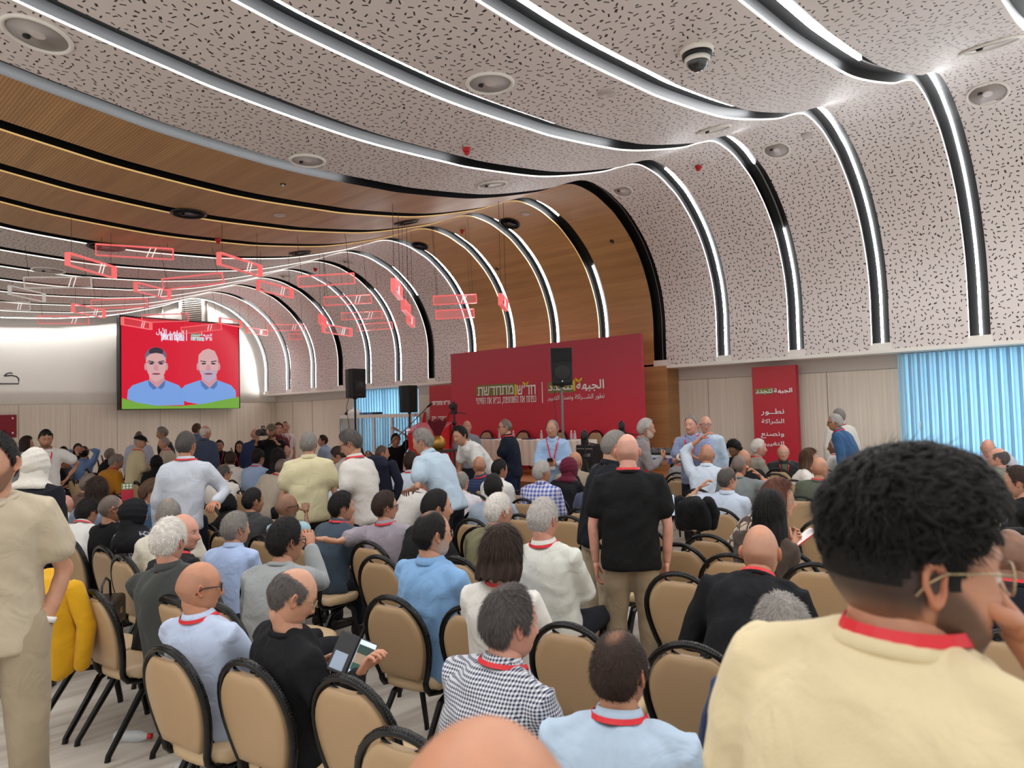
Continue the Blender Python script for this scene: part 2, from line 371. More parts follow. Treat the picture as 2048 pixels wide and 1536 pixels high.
for k in ks:
    y = KY[k]; w = HWR; d = .13
    if k == 15: w = .1
    ys = [y-w, y-w, y+w, y+w]; of = [0, d, d, 0]
    ch = grid_mesh('light_channel', sweep(ys, of, i_rib), black_ch, smooth=False, parent=ceiling)
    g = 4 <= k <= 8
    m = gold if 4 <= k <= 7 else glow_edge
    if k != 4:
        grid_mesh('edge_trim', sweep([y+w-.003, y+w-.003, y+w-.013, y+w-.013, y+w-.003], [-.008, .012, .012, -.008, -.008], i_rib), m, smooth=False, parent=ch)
    iv = []
    for a, b in sorted(lit[k]):
        ia = max(i_rib, int(np.searchsorted(sarc, a))); ib = min(len(prof), int(np.searchsorted(sarc, b))+1)
        if ib-ia > 1: iv.append((ia, ib))
    pos = i_rib
    for ia, ib in iv+[(len(prof), len(prof))]:
        if ia-pos > 1 and k not in (5, 6, 7, 8) or (ia-pos > 1 and pos == i_rib and ia < len(prof)):
            hw = .008 if k == 4 else .012
            e = min(ia+1, len(prof))
            grid_mesh('led_strip', sweep([y-hw, y-hw, y+hw, y+hw], [d-.004, d-.02, d-.02, d-.004], pos, e), led_off, smooth=False, parent=ch)['label'] = 'unlit led strip'
        if ib-ia > 1 and ia < len(prof):
            hw = .019; grid_mesh('led_strip', sweep([y-hw, y-hw*.6, y+hw*.6, y+hw], [d-.004, d-.035, d-.035, d-.004], ia, ib), led_far if k >= 13 else led_on, smooth=False, parent=ch)['label'] = 'lit led strip'
        pos = max(ib-1, pos)
    # white block that ends each channel above the ledge
    MB().box((XB-.004, y-w-.02, 2.86), (XB+.05, y+w+.02, 2.985)).obj('channel_stop', white, ch)
# ledge under the vault
led = MB()
for a, b in ((-3.2, 8.15), (14.55, YE)):
    led.box((XB-.03, a, 2.80), (XB+.02, b, 2.865)); led.box((XB+.02, a, 2.80), (XW+.1, b, 2.84))
struct(led.obj('trim_1', white), 'white ledge under the curved vault')
# right (long) wall
wcl = wallcloth('beige_wallcovering', (224, 213, 197)); frieze = mat('grey_frieze', srgb(200, 190, 182), .7)
wall = struct(MB().box((XW+.02, -3.2, 0), (XW+.12, 3.6, .35)).box((XW+.05, 3.66, 0), (XW+.15, 17.35, 2.84)).box((XW+.05, 20.75, 0), (XW+.15, YE, 2.84)).box((XW+.05, 17.35, 0), (XW+.15, 20.75, .3)).obj('wall_right', wcl))
def wpanel(y0, y1):
    MB().box((XW, y0+.006, .1), (XW+.05, y1-.006, 2.53)).obj('wall_panel', wcl, wall, bevel=.004)
for y in (3.66, 4.92, 6.18, 7.44): wpanel(y, min(y+1.26, 8.3))
for y in (15.2, 20.75, 22.1, 23.5, 24.9): wpanel(y, {15.2: 17.3, 24.9: YE-.02}.get(y, y+1.37))
MB().box((XW+.01, 3.66, 2.54), (XW+.05, 8.3, 2.80)).box((XW+.01, 15.2, 2.54), (XW+.05, 17.3, 2.80)).box((XW+.01, 20.75, 2.54), (XW+.05, YE, 2.80)).obj('frieze', frieze, wall)
struct(MB().box((XW-.015, 3.66, 0), (XW, 8.3, .1)).box((XW-.015, 20.75, 0), (XW, YE, .1)).obj('baseboard_right', frieze))
# oak wall behind the stage, with its pier
o = MB(); P = np.array([[[XB, 15.0, 0], [XB, 8.15, 0]], [[XB, 15.0, 2.9], [XB, 8.15, 2.9]]], float)
ow = struct(grid_mesh('wall_stage', P, wood, np.array([[[15., 0], [8.15, 0]], [[15., 2.9], [8.15, 2.9]]]), smooth=False), 'oak slatted wall behind the stage')
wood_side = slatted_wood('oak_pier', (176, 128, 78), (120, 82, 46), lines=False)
for yy in (8.15, 15.0):
    P = np.array([[[XB, yy, 0], [XW+.05, yy, 0]], [[XB, yy, 2.9], [XW+.05, yy, 2.9]]], float)
    grid_mesh('pier_side', P, wood_side, np.array([[[0., 0], [.5, 0]], [[0., 2.9], [.5, 2.9]]]), smooth=False, parent=ow)
# end wall
endw = struct(MB().box((-7, YE, 0), (XW+.2, YE+.15, 2.54)).obj('wall_end', wcl))
x = -6.9
while x < XW:
    MB().box((x+.005, YE-.03, .1), (min(x+1.4, XW)-.005, YE, 2.53)).obj('wall_panel', wcl, endw, bevel=.004); x += 1.4
# concave plaster upper part of the end wall
xs = np.linspace(-7, XW+.1, 40); zs = [2.54, 2.56, 3.0, 3.6, 4.2, 4.8, 5.4, 6.0, 6.7]
P = np.zeros((len(zs), len(xs), 3))
for i, z in enumerate(zs):
    t = (z-2.54)/4.2; P[i, :, 0] = xs; P[i, :, 1] = YE-.02+.25*math.sin(min(1, t)*PI)*.6-(.0 if i else -.05); P[i, :, 2] = z
up = grid_mesh('upper_wall', P, white, parent=endw)
for xx in (10.0, 11.6): MB().box((xx-.012, YE-.035, 2.6), (xx+.012, YE+.1, 6.6)).obj('joint_strip', frieze, endw)
struct(MB().box((-7, YE-.05, 0), (XW, YE-.03, .1)).obj('baseboard_end', frieze))
# black letter on the end wall
pk = at_Y(0, 768, YE-.04)
kb_ = MB(); KP = lambda x_, y_: tuple(at_Y(x_, y_, YE-.07))
for pl in ([(-30, 767.5), (37.5, 767.5), (37.5, 758), (33, 753), (24, 751), (8, 752)], [(8, 752), (14, 747), (20, 745.5), (25, 747)]):
    kb_.tube([KP(*q) for q in pl], .022, 4)
kb_.obj('black_letter', mat('black_paint', srgb(12, 12, 12), .5), endw)
# floor
fl = struct(MB().box((-7, -3.2, -.1), (XW+.1, YE, 0)).obj('floor', marble()))
# stage
stw = slatted_wood('stage_boards', (196, 122, 66), (150, 88, 44), lines=False)
struct(MB().box((10.6, 7.6, .0), (XB, 16.8, .52)).obj('trim_2', mat('stage_front', srgb(120, 76, 44), .5)), 'front and body of the low wooden stage')
P = np.array([[[10.58, 16.82, .525], [10.58, 7.58, .525]], [[XB-.01, 16.82, .525], [XB-.01, 7.58, .525]]], float)
st = struct(grid_mesh('floor_stage', P[::-1], stw, np.array([[[15., 0], [6., 0]], [[15., 3.2], [6., 3.2]]]), smooth=False), 'orange wooden stage floor')

# windows with curtains
glassm = mat('window_glass', (.8, .95, 1, 1), .02, alpha=.25, spec=.6)
alu = mat('window_frame', srgb(150, 160, 166), .4)
def curtain_mat():
    m = bpy.data.materials.new('sheer_curtain'); m.use_nodes = True; nt = m.node_tree; nt.nodes.remove(nt.nodes['Principled BSDF'])
    d = N(nt, 'ShaderNodeBsdfDiffuse'); d.inputs[0].default_value = srgb(205, 222, 232)
    t = N(nt, 'ShaderNodeBsdfTranslucent'); t.inputs[0].default_value = srgb(190, 232, 250)
    mx = N(nt, 'ShaderNodeMixShader'); mx.inputs[0].default_value = .62
    nt.links.new(d.outputs[0], mx.inputs[1]); nt.links.new(t.outputs[0], mx.inputs[2]); nt.links.new(mx.outputs[0], nt.nodes['Material Output'].inputs[0])
    return m
cm = curtain_mat()
def window(n, y0, y1, z0, lab, clab):
    w = struct(MB().box((XW+.1, y0, z0), (XW+.16, y0+.07, 2.8)).box((XW+.1, y1-.07, z0), (XW+.16, y1, 2.8)).box((XW+.1, y0, z0), (XW+.16, y1, z0+.07)).box((XW+.1, y0, 2.73), (XW+.16, y1, 2.8)).box((XW+.1, (y0+y1)/2-.04, z0), (XW+.16, (y0+y1)/2+.04, 2.8)).obj('window_%d' % n, alu), lab)
    MB().box((XW+.12, y0, z0), (XW+.13, y1, 2.8)).obj('pane', glassm, w)
    L = y1-y0; nf = int(L/.009); ys = np.linspace(y0+.02, y1-.02, nf)
    ph = np.cumsum(np.array([rnd.uniform(.55, 1.0) for _ in ys])*.9)
    zs = np.linspace(.12 if z0 < .4 else z0, 2.79, 6)
    P = np.zeros((len(zs), nf, 3))
    for i, z in enumerate(zs):
        a = .06+.01*math.sin(z*3)
        P[i, :, 0] = XW-.03+a*np.sin(ph*.55+.15*np.sin(z*2+ys*3)); P[i, :, 1] = ys+.045*np.sin(ph*1.1+.6); P[i, :, 2] = z
    c = grid_mesh('curtain', P, cm); tag(c, clab, 'curtain')
    MB().box((XW-.06, y0, 2.785), (XW+.02, y1, 2.81)).obj('curtain_rail', alu, c)
    MB().tube([(XW-.09, y1-.32, 1.55), (XW-.11, y1-.32, 1.55), (XW-.11, y1-.31, 1.42)], .012).obj('handle', wedge, w)
window(1, -3.2, 3.63, .35, 'tall window behind blue-lit sheer curtains', 'pale blue backlit pleated curtain filling the window at the right')
window(2, 17.35, 20.75, .3, 'window behind the white glass booth', 'pale blue backlit curtain behind the white glass booth and black loudspeakers')
# ================================================================ CEILING FITTINGS
blackm = mat('black_plastic', srgb(18, 18, 20), .45)
redm = mat('red_plastic', srgb(196, 30, 38), .4)
chrome = mat('chrome', srgb(200, 200, 200), .2, metal=1)
dish = mat('speaker_dish', srgb(214, 204, 200), .35)
def ceil_hit(px, py):
    d = ray(px, py); lo = None; XS = prof[::-1, 0]; ZS = prof[::-1, 1]
    t = .5
    while t < 60:
        p = d*t; z = HC+p[2]
        cz = np.interp(p[0], XS, ZS) if p[0] < 13.8 else 0
        if z >= cz-.0: break
        t += .01
    i = int(np.argmin(np.hypot(prof[:, 0]-p[0], prof[:, 1]-z)))
    n = Vector((-nout[i][0], 0, -nout[i][1])).normalized()
    return Vector((p[0], p[1], z)), n, t
def fitting(px, py, w, kind, label):
    p, n, t = ceil_hit(px, py); r = w/2*t/FPX
    q = Vector((0, 0, 1)).rotation_difference(n)
    names = {'w': 'ceiling_speaker', 'b': 'ceiling_speaker', 'd': 'ceiling_disc', 'r': 'smoke_alarm', 'k': 'sprinkler', 'c': 'dome_camera'}
    cats = {'w': 'speaker', 'b': 'speaker', 'd': 'ceiling disc', 'r': 'smoke alarm', 'k': 'sprinkler', 'c': 'security camera'}
    T = thing(names[kind], label, cats[kind], p); T.rotation_mode = 'QUATERNION'; T.rotation_quaternion = q
    if kind in 'wb':
        m1 = white if kind == 'w' else blackm; m2 = dish if kind == 'w' else mat('black_cone', srgb(24, 24, 26), .25)
        MB().lathe([(r*.84, .0), (r*.86, .022), (r*.93, .03), (r, .018), (r, 0)], 36).obj('rim', m1, T, True)
        MB().lathe([(r*.84, .012), (r*.7, .006), (r*.35, .004), (r*.3, .010), (r*.16, .014), (.001, .016)], 36).obj('cone', m2, T, True)
        MB().lathe([(r*.11, .014), (r*.11, .03), (r*.07, .036), (.001, .036)], 16, org=(r*.22, r*.3, 0)).obj('tweeter', blackm, T, True)
    elif kind == 'd': MB().lathe([(r, 0), (r, .012), (r*.92, .018), (.001, .02)], 28).obj('disc', mat('grey_disc', srgb(190, 180, 175), .4), T, True)
    elif kind == 'r':
        MB().lathe([(r, 0), (r, .02), (r*.8, .03), (r*.75, .05)], 20).obj('base', redm, T, True)
        MB().lathe([(r*.6, .05), (r*.6, .075), (r*.3, .09), (.001, .09)], 16).obj('sensor', redm, T, True)
    elif kind == 'k':
        MB().lathe([(r, 0), (r, .008), (.001, .01)], 16).obj('plate', blackm, T); MB().lathe([(r*.4, .01), (r*.3, .04), (.001, .045)], 10).obj('nozzle', chrome, T)
    else:
        MB().lathe([(r, 0), (r, .04), (r*.93, .05), (.001, .05)], 32).obj('base', white, T, True)
        MB().lathe([(r*.9, .05), (r*.88, .09), (.001, .09)], 32).obj('ring', blackm, T, True)
        MB().lathe([(r*.78, .09), (r*.74, .12), (r*.7, .13)], 32).obj('collar', white, T, True)
        MB().lathe([(r*.68*math.cos(a), .12+r*.62*math.sin(a)) for a in np.linspace(0, 1.5, 8)], 28).obj('dome', mat('dark_dome', srgb(30, 30, 34), .05, coat=1), T, True)
for a in [(75, 68, 128, 'w', 'large round white ceiling speaker in the top left corner'), (980, 165, 98, 'w', 'round white ceiling speaker at the middle of the perforated ceiling'),
          (615, 320, 72, 'w', 'round white ceiling speaker beside the first oak ceiling panel'), (984, 368, 62, 'w', 'foreshortened white ceiling speaker just above the oak vault'),
          (1427, 258, 70, 'w', 'foreshortened white ceiling speaker left of the third lit rib'), (1553, 299, 54, 'w', 'round white speaker high on the curved wall, below the flat grey disc'),
          (1245, 381, 42, 'w', 'small round white speaker on the curve above the oak vault'), (1980, 90, 110, 'w', 'edge-on white ceiling speaker in the top right corner'),
          (1975, 187, 76, 'w', 'round white speaker on the curve at the right edge'), (97, 540, 60, 'w', 'white ceiling speaker at the far left beyond the oak panels'),
          (695, 523, 28, 'w', 'small white speaker on the far curved wall right of the red alarm'), (572, 553, 30, 'w', 'small white speaker on the far curved wall over the big screen side'),
          (377, 426, 68, 'b', 'round black speaker in the oak ceiling at the left'), (212, 493, 70, 'b', 'black speaker above the highest red pendant frame'),
          (1019, 446, 44, 'b', 'black speaker on the oak curve nearest the dark rib'), (840, 491, 36, 'b', 'black speaker low on the far side of the oak curve'),
          (813, 444, 52, 'b', 'edge-on black speaker where the oak ceiling dips'), (600, 505, 44, 'b', 'edge-on black speaker at the far edge of the oak ceiling'),
          (1215, 185, 38, 'd', 'flat grey disc between two lit ribs of the ceiling'), (1614, 270, 22, 'd', 'flat grey disc on the curve right of a speaker'),
          (559, 430, 22, 'd', 'flat pale disc in the oak ceiling'), (1050, 427, 18, 'd', 'small pale disc on the oak curve'),
          (933, 296, 18, 'r', 'red smoke alarm on the perforated ceiling, nearest one'), (1397, 333, 14, 'r', 'red smoke alarm on the white curve above the banner'),
          (436, 478, 12, 'r', 'red smoke alarm in the oak ceiling'), (925, 461, 9, 'r', 'tiny red smoke alarm on the oak curve'), (631, 537, 9, 'r', 'tiny red smoke alarm on the far perforated curve'),
          (566, 368, 12, 'k', 'small black sprinkler in the oak ceiling'), (1224, 483, 9, 'k', 'black sprinkler on the oak curve at the right'), (994, 538, 8, 'k', 'black sprinkler on the oak curve at the middle'),
          (1393, 97, 66, 'c', 'black and white dome security camera under the perforated ceiling')]: fitting(*a)

# ================================================================ PENDANTS
edge_red = mat('red_acrylic_edge', srgb(250, 128, 128), .3, emit=srgb(250, 108, 110), estr=.6)
edge_wht = mat('white_acrylic_edge', srgb(225, 222, 216), .3, emit=srgb(225, 222, 216), estr=.25)
plate_r = mat('acrylic_plate', srgb(250, 205, 205), .1, alpha=.10); plate_f = mat('frosted_plate', srgb(240, 190, 188), .3, alpha=.42)
wirem = mat('wire', srgb(40, 36, 34), .5)
markm = mat('white_mark', srgb(250, 248, 246), .4, emit=(1, 1, 1, 1), estr=.6)
pend = [(271, 504, 22, 137, 0, 1, 'highest red-edged pendant frame, under the oak ceiling left'), (184, 532, 24, 70, 1, 0, 'red-edged frame seen end first, below left of the highest one'),
        (387, 562, 21, 112, 0, -8, 'long red-edged frame right of the highest pendant'), (481, 530, 23, 48, 1, 0, 'steep red-edged frame seen end first, right of the long one'),
        (306, 582, 18, 42, 1, 0, 'red-edged frame seen end first above the screen corner'), (240, 607, 17, 99, 0, -3, 'thin red-edged frame just left of the screen top'),
        (178, 622, 16, 44, 1, 0, 'tilted red-edged frame against the white wall'), (128, 640, 15, 86, 0, 0, 'lowest leftmost red-edged frame on the white wall'),
        (331, 636, 15, 84, 0, -2, 'red-edged frame across the top edge of the screen'), (274, 647, 15, 36, 1, 0, 'small tilted frame over the red screen corner'),
        (403, 657, 13, 74, 0, -6, 'red-edged frame over the screen wording'), (462, 645, 12, 32, 1, 0, 'small pink frame at the top right corner of the screen'),
        (514, 663, 11, 24, 1, 0, 'small red frame right of the screen beside the white curve'), (551, 579, 19, 34, 1, 0, 'red-edged frame with white marks on the far curve'),
        (653, 560, 21, 110, 0, -3, 'large red outlined frame before the far lit ribs'), (696, 600, 17, 92, 0, -2, 'red frame with white strokes below the large outlined one'),
        (724, 631, 14, 80, 0, -1, 'thin red frame second below the large outlined one'), (750, 653, 13, 70, 0, -2, 'lowest red outlined frame of the right-hand column'),
        (573, 655, 12, 70, 0, 1, 'faint pink frame right of the screen'), (613, 673, 11, 66, 0, 1, 'faintest pink frame, lowest right of the screen'),
        (645, 642, 17, 14, 2, 0, 'red frame seen nearly end-on, left of two others'), (675, 661, 16, 20, 1, 0, 'red tilted frame beside the end-on one'),
        (794, 579, 24, 12, 2, 0, 'highest of three end-on red frames before the white curve'), (812, 616, 20, 12, 2, 0, 'middle of three end-on red frames before the white curve'),
        (821, 641, 18, 12, 2, 0, 'lowest of three end-on red frames before the white curve'), (910, 599, 17.5, 86, 0, 0, 'upper frosted pink bar before the oak curve'),
        (910, 628, 17, 76, 0, 0, 'lower frosted pink bar before the oak curve'), (1007, 605, 21, 12, 2, 0, 'end-on red frame farthest right before the oak curve'),
        (117, 565, 21, 114, 3, -3, 'white-edged pendant frame at the left under the far ceiling'), (55, 588, 17, 68, 4, 0, 'tilted white-edged pendant frame at the left edge'),
        (24, 612, 16, 60, 3, 0, 'small white-edged pendant frame touching the left edge')]
for i, (px, py, h, L, ty, sl, lab) in enumerate(pend):
    z = .20*FPX/h; p = at_depth(px, py, z)
    wht = ty >= 3; t2 = ty-3 if wht else ty
    los = math.atan2(ray(px, py)[1], ray(px, py)[0])
    yaw = {0: los-PI/2+.06, 1: los-.62, 2: los-.12}[t2]
    ln = {0: L*z/FPX, 1: 1.15, 2: .9}[t2]
    T = thing('pendant_light', lab, 'pendant light', p, yaw, 'acrylic pendant frames on thin wires')
    T.rotation_euler = (0, math.radians(sl-2.5 if t2 == 0 else 0), yaw)
    a, b, d, e = ln/2, .10, .045, .008
    m = edge_wht if wht else edge_red
    fr = MB()
    for s in (-1, 1):
        fr.box((s*a-e, -d, -b), (s*a+e, d, b)); fr.box((-a, -d, s*b-e*.8), (a, d, s*b+e*.8))
    fr.obj('frame', m, T)
    MB().box((-a, d-.006, -b), (a, d, b)).obj('plate', plate_f if i in (25, 26) else plate_r, T)
    if i % 3 != 2:
        mk = MB()
        for q in (.28, .42): mk.tube([(a*q, -.01, -b*.9), (a*(q+.12), -.01, b*.9)], .009, 5)
        mk.obj('white_mark', markm, T)
    for s in (-.85, .85):
        wp = T.matrix_basis @ Vector((s*a, 0, b)); cz = float(np.interp(wp.x, prof[::-1, 0], prof[::-1, 1]))
        MB().tube([(s*a, 0, b), (s*a, 0, b+max(.1, cz-wp.z))], .004, 4, caps=False).obj('wire', wirem, T)

# ================================================================ SCREEN
YS = 25.72
scr = thing('video_screen', 'big black-framed video screen with two portraits on red, hung on the end wall', 'screen', at_Y(360, 725, YS))
def SL(px, py, k=0): p = at_Y(px, py, YS); return (p.x-scr.location.x, -.002*k, p.z-scr.location.z)
TL, TR, BR, BL = [at_Y(*q, YS)-scr.location for q in ((240, 631), (479, 653), (480, 818), (240, 820))]
x0, x1, zt, zb = BL.x, BR.x, (TL.z+TR.z)/2, BL.z
MB().box((x0-.0, .012, zb), (x1+.02, .30, zt+.06)).obj('housing', blackm, scr, bevel=.01)
MB().box((x0+.06, .3, zb+.5), (x1-.3, .5, zt-.6)).obj('mount', blackm, scr)
def em(name, c, s=.8): return mat(name, (0, 0, 0, 1), .4, emit=srgb(*c), estr=s)
def flat(pts, m, k, name='picture_shape', px=True):
    P = [SL(*q, k) for q in pts] if px else pts
    o = MB().add(P, [tuple(range(len(P)))]).obj(name, m, scr); return o
flat([(x0+.05, -.002, zb+.05), (x1-.03, -.002, zb+.05), (x1-.03, -.002, zt+.0), (x0+.05, -.002, zt+.0)], em('screen_red', (226, 14, 50), .95), 1, 'picture', False)
def cp(x, y): return (230+x/7.315, 620+y/7.315)       # photo crop -> picture
def ell(cx, cy, rx, ry, n=28, a0=0, a1=360): return [cp(cx+rx*math.cos(math.radians(a0+(a1-a0)*i/n)), cy+ry*math.sin(math.radians(a0+(a1-a0)*i/n))) for i in range(n)]
flat([cp(*q) for q in [(100, 1290), (300, 1350), (600, 1400), (950, 1405), (1300, 1370), (1600, 1310), (1815, 1270), (1815, 1435), (100, 1450)]], em('screen_green', (130, 190, 70), .8), 6, 'green_band')
sk1, sk2 = em('screen_skin', (226, 160, 170), .85), em('screen_skin_light', (236, 184, 184), .85)
blu, dk, gry, wht_e, col_e = em('screen_blue', (128, 172, 240), .9), em('screen_dark', (60, 50, 70), .8), em('screen_grey', (120, 120, 140), .8), em('screen_white', (240, 236, 255), 1), em('screen_collar', (90, 130, 200), .8)
def portrait(cx, bald):
    o = cx-600
    flat([cp(x+o, y) for x, y in [(175, 1300), (190, 1170), (260, 1100), (480, 1025), (600, 1080), (720, 1020), (930, 1100), (1000, 1180), (1010, 1390), (600, 1400), (300, 1350)]], blu, 2, 'shirt')
    flat([cp(x+o, y) for x, y in [(500, 960), (720, 960), (725, 1040), (620, 1140), (500, 1050)]], sk1, 3, 'neck')
    flat([cp(x+o, y) for x, y in [(480, 1030), (505, 1040), (615, 1140), (560, 1170), (500, 1110)]], col_e, 4, 'collar')
    flat([cp(x+o, y) for x, y in [(735, 1030), (710, 1045), (620, 1140), (680, 1160), (725, 1110)]], col_e, 4, 'collar')
    if not bald: flat(ell(595+o, 690, 158, 145), gry, 4, 'hair'); flat(ell(600+o, 610, 105, 62), dk, 5, 'hair')
    else: flat(ell(600+o, 760, 160, 60), gry, 4, 'hair')
    flat([cp(x+o, y) for x, y in [(450, 760), (455, 690 if not bald else 660), (520, 640 if not bald else 590), (600, 628 if not bald else 565), (690, 645 if not bald else 600), (738, 700), (745, 800), (735, 900), (690, 1000), (600, 1055), (520, 1010), (470, 900)]], sk2, 7, 'face')
    for s in (-1, 1):
        flat(ell(600+o+s*152, 830, 22, 55), sk1, 6, 'ear')
        flat([cp(600+o+s*(35), 752), cp(600+o+s*110, 738), cp(600+o+s*130, 762), cp(600+o+s*110, 752), cp(600+o+s*35, 768)], dk, 8, 'eyebrow')
        flat(ell(600+o+s*70, 785, 34, 13), dk, 8, 'eye')
        if not bald:
            flat([cp(600+o+s*15, 765), cp(600+o+s*140, 765), cp(600+o+s*140, 772), cp(600+o+s*15, 773)], dk, 9, 'glasses_frame')
    flat([cp(x+o, y) for x, y in [(575, 800), (615, 800), (640, 875), (600, 890), (560, 875)]], sk1, 8, 'nose')
    if bald: flat([cp(x+o, y) for x, y in [(470, 880), (540, 890), (600, 880), (670, 890), (735, 880), (700, 1000), (600, 1060), (520, 1010)]], em('screen_beard', (205, 180, 205), .85), 8, 'beard')
    flat(ell(600+o, 935, 62, 13), em('screen_lips', (150, 70, 90), .8), 9, 'mouth')
portrait(600, False); portrait(1365, True)
def slet(body, x0_, y0_, x1_, y1_, m, bold=.02):
    a = SL(*cp(x0_, y1_)); b = SL(*cp(x1_, y0_))
    return lettering(body, b[0]-a[0], b[2]-a[2], (a[0], 0, a[2]), (1, 0, 0), m, scr, bold=bold, depth=.014)
slet(arab('المقعـد الأول'), 600, 285, 1005, 365, wht_e); slet(heb('המקום הראשון'), 675, 375, 1005, 430, wht_e)
flat([cp(1038, 295), cp(1050, 295), cp(1050, 450), cp(1038, 450)], wht_e, 6, 'divider')
flat([cp(1105, 345), cp(1245, 345), cp(1245, 392), cp(1105, 392)], em('screen_olive', (120, 160, 110), .8), 4, 'word_box'); flat([cp(1105, 400), cp(1305, 400), cp(1305, 445), cp(1105, 445)], em('screen_olive', (120, 160, 110), .8), 4, 'word_box')
slet(arab('الجبهة'), 1250, 345, 1415, 390, wht_e); slet(arab('تتجدد'), 1110, 350, 1240, 388, wht_e); slet(heb('חד״ש'), 1325, 405, 1415, 442, wht_e); slet(heb('מתחדשת'), 1110, 405, 1300, 442, wht_e)

# vent on the end wall
vp = at_Y(383, 612, YE-.06); V = thing('air_vent', 'white louvred air vent on the end wall above the video screen', 'vent', vp)
MB().box((-.46, -.03, -.66), (-.36, .0, .70)).box((.36, -.03, -.66), (.46, .0, .70)).box((-.46, -.03, .60), (.46, .0, .72)).box((-.46, -.03, -.66), (.46, 0, -.58)).obj('frame', white, V)
sl = None
for i in range(17):
    z = -.55+i*.07
    o = MB().box((-.36, -.02, z), (.36, .01, z+.034)).obj('slat', mat('vent_slat', srgb(190, 182, 170), .5), V) if sl is None else copy_tree(sl, V)
    if sl is None: sl = o
    else: o.location.z = i*.07
MB().box((-.37, .012, -.6), (.37, .018, .65)).obj('backing', mat('vent_dark', srgb(60, 56, 52), .8), V)
# small red poster left
pp = at_Y(0, 855, YE-.08); PT = thing('poster', 'dark red poster on the end wall at the left edge', 'poster', pp)
MB().box((-1.2, -.01, -.32), (.42, .02, .38)).obj('sheet', mat('dark_red_paper', srgb(134, 22, 40), .5), PT)
for z in (-.2, .25): MB().box((.3, -.016, z), (.34, -.01, z+.05)).obj('pin', wedge, PT)

# ================================================================ BACKDROP, BANNERS
redtop, redbot = (178, 62, 80), (226, 38, 64)
XBD = 13.0
bl = at_X(901, 707, XBD); br = at_X(1281, 668, XBD)
BD = thing('backdrop_board', 'wide dark red backdrop with Hebrew and Arabic slogans behind the stage table', 'backdrop', (XBD, (bl.y+br.y)/2, .53))
hw = (bl.y-br.y)/2; hb = (bl.z+br.z)/2-.53
MB().box((0, -hw, 0), (.10, hw, hb)).obj('panel', board_mat('backdrop_red', redtop, redbot, .4, hb), BD)
MB().box((.1, -hw+.3, 0), (.6, -hw+.36, .05)).box((.1, hw-.36, 0), (.6, hw-.3, .05)).obj('foot', blackm, BD)
letm = mat('white_lettering', srgb(248, 244, 244), .5); olive = mat('olive_box', srgb(128, 128, 60), .5); yel = mat('yellow_mark', srgb(226, 208, 40), .5)
def on_board(T, X, px0, py0, px1, py1):
    a = at_X(px0, py1, X)-T.location; b = at_X(px1, py0, X)-T.location
    return a, b
def blet(T, X, body, px0, pyt, px1, pyb, bold=.02, m=letm):
    """box corners in the photo: left edge px0, right px1; top/bottom given at the left end"""
    a = at_X(px0, pyb, X)-T.location; t = at_X(px0, pyt, X)-T.location; b = at_X(px1, pyb, X)-T.location
    return lettering(body, a.y-b.y, t.z-a.z, (-.001, a.y, a.z), (0, -1, 0), m, T, bold=bold, depth=.012)
def bbox(T, X, px0, pyt, px1, pyb, m, name, th=.005):
    a = at_X(px0, pyb, X)-T.location; t = at_X(px0, pyt, X)-T.location; b = at_X(px1, pyb, X)-T.location
    return MB().box((-th, b.y, a.z), (.001, a.y, t.z)).obj(name, m, T)
o = bbox(BD, XBD, 953, 771, 1032, 793, olive, 'word_box')
bbox(BD, XBD, 1030, 769, 1034, 791, yel, 'word_box_edge', .011)
blet(BD, XBD, heb('מתחדשת'), 957, 775, 1028, 791, .018); blet(BD, XBD, heb('חד׳ש'), 1036, 772, 1072, 789, .02)
blet(BD, XBD, heb('נפתח את השותפות, נביא את השינוי'), 953, 796.5, 1073, 808, .008)
bbox(BD, XBD, 1084.5, 764, 1086, 806, letm, 'divider')
bbox(BD, XBD, 1096, 765, 1150, 786.5, olive, 'word_box'); bbox(BD, XBD, 1147, 760, 1151, 781, yel, 'word_box_edge', .011)
blet(BD, XBD, arab('تتجدد'), 1097, 769, 1147, 785, .03); blet(BD, XBD, arab('الجبهة'), 1154, 761.5, 1209, 784, .03)
blet(BD, XBD, arab('نطور الشـــراكة ونصنع التغيير'), 1096, 791, 1210, 805, .01)
for (ax, ay) in ((1052, 767), (1158, 760)):
    a = at_X(ax, ay, XBD)-BD.location; mb = MB()
    for s in (-1, 1): mb.tube([(-.012, a.y-s*.0, a.z-.06), (-.012, a.y-s*.05, a.z+.0), (-.012, a.y-s*.10, a.z+.05)], [.008, .032, .004], 8)
    mb.obj('leaf_mark', yel, BD, True)
def banner(X, px0, pyt, px1, z0, th, label):
    a = at_X(px0, pyt, X); b = at_X(px1, pyt, X)
    T = thing('banner', label, 'banner', (X, (a.y+b.y)/2, z0)); w = (a.y-b.y)/2
    MB().box((0, -w, 0), (th, w, a.z-z0)).obj('panel', board_mat('banner_red_%d' % px0, (186, 52, 62), (196, 30, 52), .8, 2.6), T, bevel=.004)
    MB().box((th*.2, -w-.004, .0), (th*.8, -w+.0, a.z-z0)).obj('side_edge', mat('deep_red', srgb(172, 12, 32), .5), T)
    return T
RB = banner(13.95, 1503, 735, 1590, 0, .16, 'tall red box banner with white Arabic words against the beige wall'); X = 13.95
bbox(RB, X, 1511, 777.5, 1548, 789, olive, 'word_box')
blet(RB, X, arab('تتجدد'), 1512, 779, 1546, 789, .03); blet(RB, X, arab('الجبهة'), 1549, 777, 1585, 788, .04)
